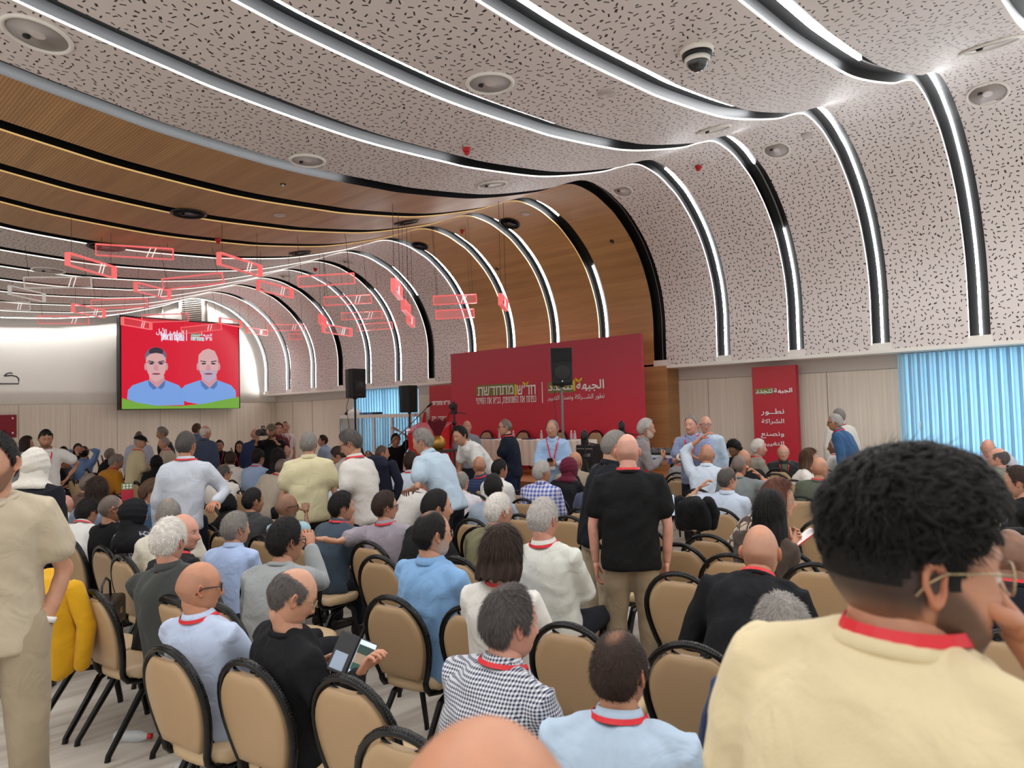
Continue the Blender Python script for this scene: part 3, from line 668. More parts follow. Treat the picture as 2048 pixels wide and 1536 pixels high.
for b_, p0, t_, p1, e_ in ((arab('نطــور'), 1523, 818, 1569, 831), (arab('الشراكة'), 1524, 838, 1569, 849), (arab('ونصنع'), 1523, 864, 1569, 876), (arab('التغيير'), 1527, 882, 1569, 893)):
    blet(RB, X, b_, p0, t_, p1, e_, .02)
LB = banner(13.3, 858, 772, 906, .53, .08, 'red banner with white Hebrew words left of the backdrop'); X = 13.3
blet(LB, X, heb('חד״ש מתחדשת'), 865, 803, 901, 810, .03); blet(LB, X, heb('נפתח את'), 865, 833, 894, 841, .02); blet(LB, X, heb('השותפות'), 866, 847, 895, 855, .02)

# ================================================================ STAGE FURNITURE
ST = .525
cloth = mat('cream_cloth', srgb(246, 240, 228), .8, bump=(30, .3, .01))
XT = 11.75
ta = at_X(955, 878, XT); tb = at_X(1158, 880, XT); ZT = ST+.76
TT = thing('folding_table', 'long stage table beneath a white cloth before the red backdrop', 'table', (XT+.3, (ta.y+tb.y)/2, ST)); L = (ta.y-tb.y)/2
MB().box((-.28, -L, .72), (.28, L, .75)).obj('tabletop', mat('table_board', srgb(200, 190, 170), .6), TT)
for sx in (-.2, .2):
    for sy in (-L+.2, L-.2): MB().tube([(sx, sy, 0), (sx, sy, .72)], .018, 8).obj('leg', blackm, TT)
# cloth with wavy skirt
n = 90; pts = []
per = []
for i in range(n): per.append((-.30, -L-.02+(2*L+.04)*i/(n-1)))
side = [(-.30+.6*j/8, L+.02) for j in range(1, 9)]; side2 = [(-.30+.6*j/8, -L-.02) for j in range(8, 0, -1)]
ring = side2+per+side; m_ = len(ring); P = np.zeros((5, m_, 3))
for j, (dz, am) in enumerate(((0, 0), (.012, .01), (.2, .02), (.4, .03), (.56, .035))):
    for i, (x, y) in enumerate(ring):
        wv = am*math.sin(i*1.1)+am*.5*math.sin(i*2.7); nx, ny = (-1, 0) if abs(x+.30) < 1e-6 else (0, 1 if y > 0 else -1)
        P[j, i] = (x+nx*(wv+am*.3), y+ny*(wv+am*.3), .765-dz)
TC = grid_mesh('tablecloth', P, cloth); TC.location = TT.location; tag(TC, 'cream white cloth hanging over the long stage table', 'tablecloth')
MB().box((-.30, -L-.02, .752), (.30, L+.02, .766)).obj('top_panel', cloth, TC)
# things on the table
def bottle(loc, lab, h=.2, grp='small items on the stage table'):
    T = thing('water_bottle', lab, 'bottle', loc, 0, grp)
    MB().lathe([(.001, 0), (.03, 0), (.032, .02), (.032, h*.6), (.02, h*.8), (.013, h*.88), (.013, h*.92)], 14).obj('body', mat('clear_plastic', srgb(225, 235, 240), .08, alpha=.32), T, True)
    MB().lathe([(.016, h*.9), (.016, h), (.001, h)], 12).obj('cap', wedge, T); return T
for px, lab in ((1143, 'clear water bottle on the stage table under the loudspeaker'), (1150, 'clear water bottle at the right end of the stage table'), (1083, 'water bottle on the stage table left of the man in light blue'), (1027, 'water bottle beside the man in navy polo'), (999, 'upright clear bottle left of the man in navy polo')):
    p = at_X(px, 877, XT+.25); bottle((p.x, p.y, ZT+.006), lab)
for px, lab, w in ((980, 'closed dark laptop on the stage table, left part', .34), (1058, 'flat dark notebook on the stage table, middle', .25), (1130, 'small dark notebook on the stage table, right part', .22)):
    p = at_X(px, 877, XT+.3); MBo = MB().box((-.12, -w/2, 0), (.12, w/2, .022)).obj('notebook', mat('navy_cover', srgb(48, 44, 92), .5), None, bevel=.004); MBo.location = (p.x, p.y, ZT+.006); tag(MBo, lab, 'notebook')
for px, lab in ((1172, 'black equipment case beside the right end of the stage table'),):
    p = at_X(1178, 884, 11.3); T = thing('equipment_case', lab, 'case', (p.x-.3, p.y-.1, ST)); MB().box((0, -.2, 0), (.5, .2, .72)).obj('body', blackm, T, bevel=.015)
    for s in (-.12, .12): MB().box((-.012, s-.04, .5), (0, s+.04, .56)).obj('latch', chrome, T)
    MB().box((-.008, -.2, .64), (0, .2, .66)).obj('lid_seam', chrome, T)
def tripod(px, pyt, pyb, z, lab, cameralab=None, s=1.0, head=True, base=0):
    p = at_depth(px, pyt, z); H = p.z-base; T = thing('tripod', lab, 'tripod', (p.x, p.y, base))
    zj = H*.78
    MB().tube([(0, 0, H*.45), (0, 0, H-.12)], .018*s, 8).obj('column', blackm, T); MB().lathe([(.04*s, zj-.03), (.05*s, zj), (.04*s, zj+.04)], 12).obj('collar', blackm, T)
    for k in range(3):
        a = k*2.094+.5; lg = MB()
        for o_ in (-.02, .02): lg.tube([(o_*math.sin(a)*s, -o_*math.cos(a)*s, zj), (math.cos(a)*H*.2, math.sin(a)*H*.2, 0.0)], .009*s, 6)
        lg.obj('leg', blackm, T)
    if head: MB().box((-.04, -.05, H-.14), (.04, .05, H-.04)).obj('head', blackm, T, bevel=.008); MB().tube([(0, 0, H-.09), (.05, -.30, H-.14)], .009, 6).obj('pan_handle', blackm, T)
    if cameralab:
        c = thing('video_camera', cameralab, 'camera', (p.x, p.y, base+H-.04), math.radians(215))
        MB().box((-.12, -.05, 0), (.12, .05, .12)).obj('body', blackm, c, bevel=.01)
        MB().lathe([(.045, .12), (.045, .22), (.052, .23), (.052, .26), (.03, .26)], 14, rot=Matrix.Rotation(PI/2, 3, 'Y'), org=(0, 0, .06)).obj('lens', blackm, c, True)
        MB().box((-.06, -.02, .12), (.08, .02, .15)).obj('top_handle', blackm, c, bevel=.005)
tripod(908, 815, 0, 14.8, 'black video tripod standing before the left edge of the backdrop', 'video camera on the tall tripod left of the backdrop', base=ST)
tripod(1169, 873, 0, 11.5, 'slim black tripod beside the equipment case', 'small round camera on the slim tripod before the case', .7)
tripod(1243, 854, 0, 12.2, 'tripod hidden behind the two men in black', 'video camera above the head of the man in black polo')
# loudspeakers on stands
grille = mat('speaker_grille', srgb(8, 8, 9), .6, bump=(300, .5, .003))
def speaker(px, pyt, hpx, z, yaw_view, lab, slab, polem=None):
    p = at_depth(px, pyt, z); h = hpx*z/FPX; los = math.atan2(ray(px, 0)[1], ray(px, 0)[0]); rz = los+PI-math.radians(yaw_view)
    zb_ = p.z-h
    Tn = thing('speaker_stand', slab, 'stand', (p.x, p.y, 0), rz)
    MB().tube([(0, 0, .5), (0, 0, zb_+.0)], .022, 10).obj('pole', polem or blackm, Tn); MB().lathe([(.03, .95), (.034, .96), (.034, 1.06), (.03, 1.07)], 12).obj('collar', blackm, Tn)
    MB().lathe([(.04, zb_-.03), (.05, zb_-.004), (.001, zb_-.002)], 12).obj('top_plate', blackm, Tn)
    for k in range(3):
        a = k*2.094; MB().tube([(.02*math.cos(a), .02*math.sin(a), .9), (.5*math.cos(a), .5*math.sin(a), .02)], .014, 8).obj('leg', blackm, Tn)
        MB().tube([(.02*math.cos(a), .02*math.sin(a), .5), (.27*math.cos(a), .27*math.sin(a), .43)], .01, 6).obj('brace', blackm, Tn)
    MB().box((-.04, .02, 1.0), (.02, .05, 1.08)).obj('knob', blackm, Tn)
    T = thing('loudspeaker', lab, 'speaker', (p.x, p.y, zb_), rz); w = h*.29
    prof_ = [(.17, -w), (.17, w), (.02, w), (-.19, w*.62), (-.19, -w*.62), (.02, -w)]; n_ = 6
    v = [(x, y*(.93 if zz == 0 else 1), zz) for zz in (0, h) for x, y in prof_]
    MB().add(v, [tuple(range(6))[::-1], tuple(range(6, 12))]+[(i, (i+1) % 6, (i+1) % 6+6, i+6) for i in range(6)]).obj('cabinet', mat('speaker_cabinet', srgb(9, 9, 10), .4, spec=.3), T, bevel=.018, seg=3)
    MB().box((.168, -w*.86, h*.05), (.182, w*.86, h*.60)).obj('grille', grille, T, bevel=.012)
    q = MB(); a, b = w*.62, h*.11
    q.add([(.175, -a, h*.66), (.175, a, h*.66), (.175, a, h*.92), (.175, -a, h*.92), (.10, -a*.35, h*.72), (.10, a*.35, h*.72), (.10, a*.35, h*.87), (.10, -a*.35, h*.87)], [(0, 1, 5, 4), (1, 2, 6, 5), (2, 3, 7, 6), (3, 0, 4, 7), (4, 5, 6, 7)])
    q.obj('horn', blackm, T)
    MB().lathe([(w*.72, 0), (w*.72, .006), (w*.68, .008)], 28, rot=Matrix.Rotation(PI/2, 3, 'Y'), org=(.182, 0, h*.33)).obj('woofer_ring', blackm, T, True)
    MB().box((.181, -.012, h*.09), (.185, .012, h*.12)).obj('badge', chrome, T)
    MB().tube([(-.1, -w*.5, zb_-.01), (-.14, -w*.7, zb_-.2), (-.06, -.08, zb_-.9), (-.03, -.03, zb_-1.0)], .006, 6).obj('cable', blackm, Tn)
speaker(1121, 697, 74, 12.2, -6, 'black loudspeaker on a pole in front of the red backdrop', 'pole stand of the loudspeaker before the backdrop', mat('grey_pole', srgb(120, 118, 116), .4, metal=.4))
speaker(709, 738, 58, 15.4, -38, 'black loudspeaker high on a pole, farthest left', 'black pole stand of the leftmost loudspeaker')
speaker(818, 771, 54, 16.6, 150, 'black loudspeaker seen from behind before the blue curtain', 'black pole stand before the blue curtain')
# white glass booth
bp0 = at_X(682, 833, 13.2); bp1 = at_X(822, 833, 13.2); y1, y0 = bp0.y, bp1.y; zt_ = at_X(750, 830, 13.2).z
BO = thing('glass_booth', 'white framed glass booth standing before the window', 'booth', (13.2, (y0+y1)/2, 0)); hw = (y1-y0)/2
bf = MB(); D_ = .85
nb = 4
for i in range(nb+1):
    y = -hw+2*hw*i/nb; bf.box((-.03, y-.035, .75), (.03, y+.035, zt_))
bf.box((-.035, -hw-.03, zt_-.09), (.035, hw+.03, zt_)); bf.box((-.035, -hw-.03, .72), (.035, hw+.03, .80))
for y in (-hw, hw): bf.box((-.03, y-.02, zt_-.08), (D_, y+.02, zt_)).box((D_-.05, y-.02, 0), (D_, y+.02, zt_)).box((-.03, y-.02, 0), (.02, y+.02, zt_))
bf.obj('frame', wedge, BO); MB().box((-.03, -hw, zt_), (D_, hw, zt_+.02)).obj('roof', wedge, BO)
for i in range(nb):
    a = -hw+2*hw*i/nb; MB().box((-.005, a+.04, .80), (.005, a+2*hw/nb-.04, zt_-.09)).obj('pane', mat('booth_glass', srgb(150, 170, 180), .05, alpha=.35), BO)
MB().box((0, -hw+.02, .1), (.5, hw-.02, .72)).obj('lower_panel', mat('booth_dark', srgb(60, 58, 58), .6), BO)
for px, w, m, lab, nm, ct in ((695, .3, blackm, 'black headphones lying on top of the glass booth', 'headphones', 'headphones'), (709, .4, wedge, 'white plastic bag on top of the glass booth', 'plastic_bag', 'bag'),
                          (738, .7, mat('blue_case', srgb(70, 110, 150), .5), 'flat blue case on top of the glass booth', 'flat_case', 'case'), (755, .22, blackm, 'small black box on top of the glass booth, right', 'small_box', 'box')):
    p = at_X(px, 830, 13.4); T = thing(nm, lab, ct, (p.x, p.y, zt_+.02))
    if nm == 'headphones': MB().tube([(0, -.08, .05), (0, -.06, .13), (0, 0, .16), (0, .06, .13), (0, .08, .05)], .012, 6).obj('headband', m, T); [MB().lathe([(.001, 0), (.05, .0), (.05, .03), (.001, .03)], 12, rot=Matrix.Rotation(PI/2, 3, 'X'), org=(0, s*.09, .05)).obj('ear_cup', m, T) for s in (-1, 1)]
    elif nm == 'plastic_bag': MB().lathe([(.001, 0), (.2, .0), (.22, .08), (.17, .15), (.06, .2), (.08, .24), (.001, .24)], 12).obj('bag_body', m, T, True)
    else: MB().box((-.12, -w/2, 0), (.12, w/2, .07)).obj('body', m, T, bevel=.01); MB().tube([(-.13, -.05, .03), (-.16, -.05, .05), (-.16, .05, .05), (-.13, .05, .03)], .006, 6).obj('grip', blackm, T)
# lectern, flags, gold vase, microphone
lp = at_depth(858, 848, 14.6); LT = thing('lectern', 'bright red lectern with a clear sloping top at the left of the stage', 'lectern', (lp.x, lp.y, ST), math.radians(200))
hl = lp.z-ST-.02; brt = mat('bright_red', srgb(222, 22, 30), .4)
MB().add([(-.22, -.33, 0), (.22, -.33, 0), (.22, .33, 0), (-.22, .33, 0), (-.22, -.36, hl), (.26, -.36, hl-.16), (.26, .36, hl-.16), (-.22, .36, hl)], [(0, 3, 2, 1), (4, 5, 6, 7), (0, 1, 5, 4), (1, 2, 6, 5), (2, 3, 7, 6), (3, 0, 4, 7)]).obj('body', brt, LT, bevel=.01)
MB().add([(-.25, -.4, hl+.02), (.29, -.4, hl-.14), (.29, .4, hl-.14), (-.25, .4, hl+.02), (-.25, -.4, hl+.05), (.29, -.4, hl-.11), (.29, .4, hl-.11), (-.25, .4, hl+.05)], [(0, 3, 2, 1), (4, 5, 6, 7), (0, 1, 5, 4), (1, 2, 6, 5), (2, 3, 7, 6), (3, 0, 4, 7)]).obj('top', mat('pink_acrylic', srgb(240, 120, 140), .1, alpha=.6), LT)
def flag(px, pyt, z, lab, w=.28, h=1.9):
    p = at_depth(px, pyt, z); gz = ST if p.x > 10.7 else 0; T = thing('flag', lab, 'flag', (p.x, p.y, gz), math.radians(130)); H = p.z-gz
    MB().tube([(0, 0, 0), (0, 0, H)], .014, 8).obj('pole', mat('flag_pole', srgb(120, 60, 50), .4), T); MB().lathe([(.14, 0), (.14, .03), (.02, .05)], 14).obj('base', blackm, T)
    P = np.zeros((12, 14, 3))
    for i in range(12):
        for j in range(14):
            t = i/11; u = j/13; wd = w*(.15+.85*t**.7); P[i, j] = (u*wd, .05*math.sin(u*11+t*2)*(.3+t), H-.02-t*h*.9-.1*u*t)
    grid_mesh('cloth', P, brt, parent=T)
flag(851, 823, 15.2, 'thin red flag left of the red banner'); flag(901, 822, 14.9, 'red flag on a pole behind the black tripod', .4, 2.0)
vp2 = at_depth(876, 899, 13.4)
VT = thing('side_table', 'small dark wooden side table below the gold vase', 'table', (vp2.x, vp2.y, 0)); tz = vp2.z
MB().box((-.22, -.3, tz-.05), (.22, .3, tz)).obj('tabletop', mat('dark_wood', srgb(62, 38, 28), .4), VT)
for sx in (-.18, .18):
    for sy in (-.26, .26): MB().tube([(sx, sy, 0), (sx, sy, tz-.05)], .02, 8).obj('leg', mat('dark_wood', (0, 0, 0, 1)), VT)
VA = thing('vase', 'round golden vase with a dark red crown on the side table', 'vase', (vp2.x, vp2.y, tz))
MB().lathe([(.001, 0), (.08, .0), (.13, .05), (.15, .12), (.13, .2), (.07, .25), (.05, .26)], 24).obj('bowl', mat('gold', srgb(196, 150, 70), .35, metal=.6), VA, True)
v = []; f = []; n = 24
for i, (r_, z_) in enumerate(((.05, .25), (.09, .34), (.15, .44), (.19, .54))):
    for k in range(n): v.append((r_*math.cos(2*PI*k/n), r_*math.sin(2*PI*k/n), z_+(.05 if i == 3 and k % 4 == 0 else -.03 if i == 3 and k % 4 == 2 else 0)))
for i in range(3):
    for k in range(n): f.append((i*n+k, i*n+(k+1) % n, (i+1)*n+(k+1) % n, (i+1)*n+k))
MB().add(v, f).obj('crown', mat('maroon', srgb(104, 14, 34), .5), VA, True)
mp_ = at_depth(845, 825, 14.2); MT = thing('microphone_stand', 'black boom microphone stand left of the lectern', 'microphone', (mp_.x-.3, mp_.y+.45, 0), 0)
q = Vector((.3, -.45, mp_.z)); e = Vector((.62, -.9, mp_.z+.42))
MB().tube([(0.1, -.15, 0), (0.1, -.15, q.z-.35)], .012, 8).obj('pole', blackm, MT); MB().lathe([(.14, 0), (.14, .02), (.02, .03)], 16, org=(.1, -.15, 0)).obj('base', blackm, MT)
MB().tube([(-.1, .15, q.z-.65), tuple(q), tuple(Vector((.36, -.52, q.z+.1)))], .009, 6).obj('boom', blackm, MT); MB().tube([(.36, -.52, q.z+.1), (.42, -.6, q.z+.18)], [.016, .028], 8).obj('microphone', blackm, MT)
# mixing desk on a table at the right of the stage
mx_ = at_depth(1335, 909, 12.3); MX = thing('mixer_table', 'small folding table with a blue edge beside the oak pier', 'table', (mx_.x, mx_.y, 0), math.radians(0)); tz = mx_.z
MB().box((-.3, -.55, tz-.04), (.3, .55, tz)).obj('tabletop', mat('pale_top', srgb(200, 205, 210), .4), MX); MB().box((-.31, -.55, tz-.13), (-.29, .55, tz-.04)).obj('blue_edge', mat('blue_edge', srgb(52, 76, 140), .4), MX)
for sx in (-.26, .26):
    for sy in (-.5, .5): MB().tube([(sx, sy, 0), (sx, sy, tz-.04)], .014, 6).obj('leg', blackm, MX)
MC = thing('mixing_desk', 'black audio mixing desk on the folding table by the pier', 'mixer', (mx_.x, mx_.y, tz)); MB().add([(-.2, -.4, 0), (.2, -.4, 0), (.2, .4, 0), (-.2, .4, 0), (-.2, -.4, .04), (.2, -.4, .1), (.2, .4, .1), (-.2, .4, .04)], [(0, 3, 2, 1), (4, 5, 6, 7), (0, 1, 5, 4), (1, 2, 6, 5), (2, 3, 7, 6), (3, 0, 4, 7)]).obj('body', blackm, MC)
kb = MB()
for i in range(5):
    for j in range(12): kb.box((-.16+i*.07, -.36+j*.065, .045+i*.010), (-.145+i*.07, -.345+j*.065, .07+i*.0105))
kb.obj('knobs', chrome, MC)['kind'] = 'stuff'
# ================================================================ CHAIRS
vinyl = mat('beige_vinyl', srgb(172, 142, 106), .40, var=(2.2, .07), bump=(90, .12, .003))
vinyl_seat = mat('cream_vinyl', srgb(200, 172, 134), .4, var=(3, .05), bump=(90, .12, .003))
cframe = mat('black_chair_frame', srgb(7, 7, 7), .22, spec=.35)
CH = .93
def back_outline(inset, n=15):
    """(y, z) outline of the oval back, from lower left over the top to lower right"""
    w = .222-inset; zt = CH-inset; zc = zt-w*1.02; zb = .47+inset*.4; wb = .165-inset
    L = []
    L.append((-wb*.98, zb))
    for i in range(1, 5): t = i/5; L.append((-(wb+(w-wb)*math.sin(t*PI/2)), zb+(zc-zb)*t))
    for i in range(n+1): a = PI-PI*i/n; L.append((w*math.cos(a), zc+w*1.02*math.sin(a)))
    for i in range(4, 0, -1): t = i/5; L.append((wb+(w-wb)*math.sin(t*PI/2), zb+(zc-zb)*t))
    L.append((wb*.98, zb)); return L
def tilt(y, z, off=0.0): t = (z-.45); return (-.205-.17*t-.05*t*t+off, y, z)
def build_chair(name='banquet_chair'):
    T = bpy.data.objects.new(name, None); COL.objects.link(T)
    o = back_outline(.0); path = [tilt(y, z) for y, z in o]
    fr = MB(); e = []
    for s in (-1, 1):
        y0 = s*.162
        e.append([(.19, s*.175, .405), (.05, s*.175, .40), (-.10, s*.172, .395), (-.18, s*.167, .41), tilt(y0, .44)])
    pts = e[0]+path+e[1][::-1]
    fr.tube(pts, .0155, 8, flat=1.25)
    fr.obj('frame', cframe, T, True)
    # embossed rope pattern over the crown of the frame
    rp = MB(); arc = o[3:-3]
    for i in range(len(arc)-1):
        for t in (.0, .25, .5, .75):
            y = arc[i][0]+(arc[i+1][0]-arc[i][0])*t; z = arc[i][1]+(arc[i+1][1]-arc[i][1])*t
            dy = arc[i+1][0]-arc[i][0]; dz = arc[i+1][1]-arc[i][1]; l = math.hypot(dy, dz); dy /= l; dz /= l
            for sd in (-1, 1):
                a = tilt(y-dy*.006, z-dz*.006, sd*.0135); b = tilt(y+dy*.010, z+dz*.010, sd*.004)
                na = (0, dz*.009, -dy*.009)
                rp.tube([(a[0], a[1]-na[1], a[2]-na[2]), (b[0], b[1]-na[1]*1.5, b[2]-na[2]*1.5)], [.0024, .0034], 5)
    k = rp.obj('rope_trim', cframe, T, True)
    # upholstered back with the dipped hand hold
    n = back_outline(.026, 17); N_ = len(n)
    ctr = (0, .70)
    def dip(y, z): 
        if z > .8: d = max(0, 1-(abs(y)/.075)**2); return z-.026*d**.8
        return z
    n = [(y, dip(y, z)) for y, z in n]
    v = []; f = []
    rings = ((1.0, 0.0, .0), (1.0, .018, .012), (.96, .026, .018), (.80, .031, .023), (.45, .034, .026))
    for sgn in (-1, 1):
        base = len(v)
        for sc, tb, tf in rings:
            th = tb if sgn < 0 else tf
            for y, z in n: v.append(tilt(ctr[0]+y*sc, ctr[1]+(z-ctr[1])*sc, sgn*th))
        v.append(tilt(0, .70, sgn*(.034 if sgn < 0 else .026)))
        for r in range(len(rings)-1):
            for i in range(N_):
                j = (i+1) % N_; a = base+r*N_+i; b = base+r*N_+j; c = base+(r+1)*N_+j; d = base+(r+1)*N_+i
                f.append((a, b, c, d) if sgn > 0 else (d, c, b, a))
        for i in range(N_):
            a = base+(len(rings)-1)*N_+i; b = base+(len(rings)-1)*N_+(i+1) % N_; c = base+len(rings)*N_
            f.append((a, b, c) if sgn > 0 else (c, b, a))
    MB().add(v, f).obj('backrest', vinyl, T, True)
    lip = MB().tube([tilt(y, .8985-.03*max(0, 1-(abs(y)/.085)**2), .0)[:1]+(y, CH-.037-.028*max(0, 1-(abs(y)/.082)**2)) for y in np.linspace(-.085, .085, 9)], .007, 6)
    lip.obj('grip_lip', cframe, T, True)
    # seat
    out = []
    for i in range(28):
        a = 2*PI*i/28; c, s = math.cos(a), math.sin(a)
        x = .01+.215*(abs(c)**.62)*(1 if c >= 0 else -1); y = .215*(abs(s)**.62)*(1 if s >= 0 else -1)*(1.0 if x > 0 else .93)
        out.append((x, y))
    v = []; f = []
    R = ((.9, .405), (1.0, .41), (1.02, .435), (1.0, .46), (.93, .474), (.7, .482), (.3, .486))
    for sc, z in R:
        for x, y in out: v.append((.01+(x-.01)*sc, y*sc, z))
    v.append((.01, 0, .487)); v.append((.01, 0, .405)); n = 28
    for r in range(len(R)-1):
        for i in range(n): f.append((r*n+i, r*n+(i+1) % n, (r+1)*n+(i+1) % n, (r+1)*n+i))
    for i in range(n): f.append(((len(R)-1)*n+i, (len(R)-1)*n+(i+1) % n, len(R)*n)); f.append(((i+1) % n, i, len(R)*n+1))
    MB().add(v, f).obj('seat', vinyl_seat, T, True)
    for s in (-1, 1):
        MB().tube([(.05, s*.168, .40), (.13, s*.172, .33), (.19, s*.18, .03), (.192, s*.18, 0)], [.016, .016, .013, .013], 6, flat=1.5, up=(1, 0, 0)).obj('leg', cframe, T)
        MB().tube([(.06, s*.165, .395), (-.10, s*.170, .33), (-.30, s*.185, .03), (-.305, s*.185, 0)], [.016, .016, .013, .013], 6, flat=1.5, up=(1, 0, 0)).obj('leg', cframe, T)
    return T
CHAIRS = []
_proto = [None]
def put_chair(x, y, rz, z=0, label=None):
    if _proto[0] is None: _proto[0] = T = build_chair()
    elif not CHAIRS: T = _proto[0]
    else: T = copy_tree(_proto[0])
    T.location = (x, y, z); T.rotation_euler = (0, 0, rz)
    T['category'] = 'chair'; T['group'] = 'beige banquet chairs with black frames'
    CHAIRS.append([T, label]); return T
_proto[0] = build_chair()
def chair_rz(px, z):
    d = ray(px, 900)*z
    # rows face the stage; gently fanned towards its middle
    ang = math.atan2(11.8-d[1], 30-d[0])
    return ang*.55
def chair_at_top(px, py, base=0, rz=None, X=None):
    h = base+CH
    p = at_Z(px, py, h); z = project(p)[2]
    r = chair_rz(px, z) if rz is None else rz
    return put_chair(p.x+.30*math.cos(r), p.y+.30*math.sin(r), r, base)
CH_TOPS = [(105, 1167), (185, 1184), (330, 1297), (490, 1325), (690, 1357), (800, 1466), (340, 1195), (515, 1150), (140, 1080), (203, 1094), (243, 1112), (780, 1195),
 (735, 1085), (660, 1090), (940, 1215), (1135, 1250), (1380, 1290), (1530, 1335), (1210, 1130), (1356, 1148), (1475, 1183), (1632, 1129), (1076, 1133), (1039, 1030), (1135, 1033), (1201, 1075),
 (1287, 1056), (1356, 1089), (1437, 1018), (1460, 1110), (1568, 1101), (1660, 1106), (1414, 1071), (1173, 994), (1356, 955), (1389, 952), (1039, 983), (1102, 988), (1496, 969), (1600, 993), (1627, 984),
 (1648, 1040), (1968, 926), (1960, 969), (2004, 941), (2020, 932), (2034, 1058), (1550, 948), (498, 950), (541, 937), (545, 965), (521, 1072), (617, 1023), (719, 1026), (802, 966),
 (823, 1003), (820, 1036), (906, 942), (901, 958), (947, 973), (975, 946), (955, 1021), (957, 1056), (909, 1021), (736, 902), (780, 900), (584, 889), (193, 914), (203, 911), (241, 909), (173, 938),
 (142, 957), (274, 953), (297, 955), (411, 944), (416, 972), (454, 976), (482, 982), (419, 1010), (444, 1015), (414, 1050), (442, 1064), (503, 1072), (462, 896), (1442, 919), (1640, 935)]
taken = []
for (px, py) in CH_TOPS:
    p = at_Z(px, py, CH)
    if any((p.x-q[0])**2+(p.y-q[1])**2 < .40**2 for q in taken): continue
    if py > 2000: continue
    taken.append((p.x, p.y)); chair_at_top(px, py)
print('empty/visible chairs', len(CHAIRS))
for px in (972, 1045, 1118, 1190, 1238):
    p = at_X(px, 860, 12.9); T = put_chair(12.64, p.y, PI, ST)
    CHAIRS[-1][1] = {972: 'cream chair on the stage, leftmost behind the white table', 1045: 'cream chair on the stage between the men in navy and light blue', 1118: 'cream chair on the stage behind the loudspeaker pole', 1190: 'cream chair on the stage behind the black equipment case', 1238: 'rightmost cream chair on the stage, behind the two men in black'}[px]
# ================================================================ PEOPLE: builders
def attr_mat(name, rough, bump, sss=0, var=.06, vs=45):
    m = bpy.data.materials.new(name); m.use_nodes = True; nt = m.node_tree; b = nt.nodes['Principled BSDF']; b.inputs['Roughness'].default_value = rough
    a = N(nt, 'ShaderNodeAttribute', attribute_name='Col'); tc = N(nt, 'ShaderNodeTexCoord')
    n = N(nt, 'ShaderNodeTexNoise'); n.inputs['Scale'].default_value = vs; n.inputs['Detail'].default_value = 4; nt.links.new(tc.outputs['Object'], n.inputs['Vector'])
    mr = N(nt, 'ShaderNodeMapRange'); mr.inputs[3].default_value = 1-var*2; mr.inputs[4].default_value = 1+var*2; nt.links.new(n.outputs[0], mr.inputs[0])
    n3 = N(nt, 'ShaderNodeTexNoise'); n3.inputs['Scale'].default_value = 19; n3.inputs['Detail'].default_value = 2; nt.links.new(tc.outputs['Object'], n3.inputs['Vector'])
    mr3 = N(nt, 'ShaderNodeMapRange'); mr3.inputs[3].default_value = .82; mr3.inputs[4].default_value = 1.14; nt.links.new(n3.outputs[0], mr3.inputs[0])
    v = N(nt, 'ShaderNodeVectorMath', operation='SCALE'); nt.links.new(a.outputs['Color'], v.inputs[0]); nt.links.new(M2(nt, 'MULTIPLY', mr.outputs[0], mr3.outputs[0]), v.inputs['Scale'])
    nt.links.new(v.outputs[0], b.inputs['Base Color'])
    bp = N(nt, 'ShaderNodeBump'); bp.inputs['Strength'].default_value = bump; bp.inputs['Distance'].default_value = .002; nt.links.new(n.outputs[0], bp.inputs['Height']); nt.links.new(bp.outputs[0], b.inputs['Normal'])
    if sss: b.inputs['Subsurface Weight'].default_value = sss; b.inputs['Subsurface Radius'].default_value = (.02, .008, .004); b.inputs['Subsurface Scale'].default_value = .3
    return m
skin_m = attr_mat('skin', .46, .35, .12); hair_m = attr_mat('hair', .62, .9, 0, .12, 160); hair_m.node_tree.nodes['Principled BSDF'].inputs['Specular IOR Level'].default_value = .22
CM = {}
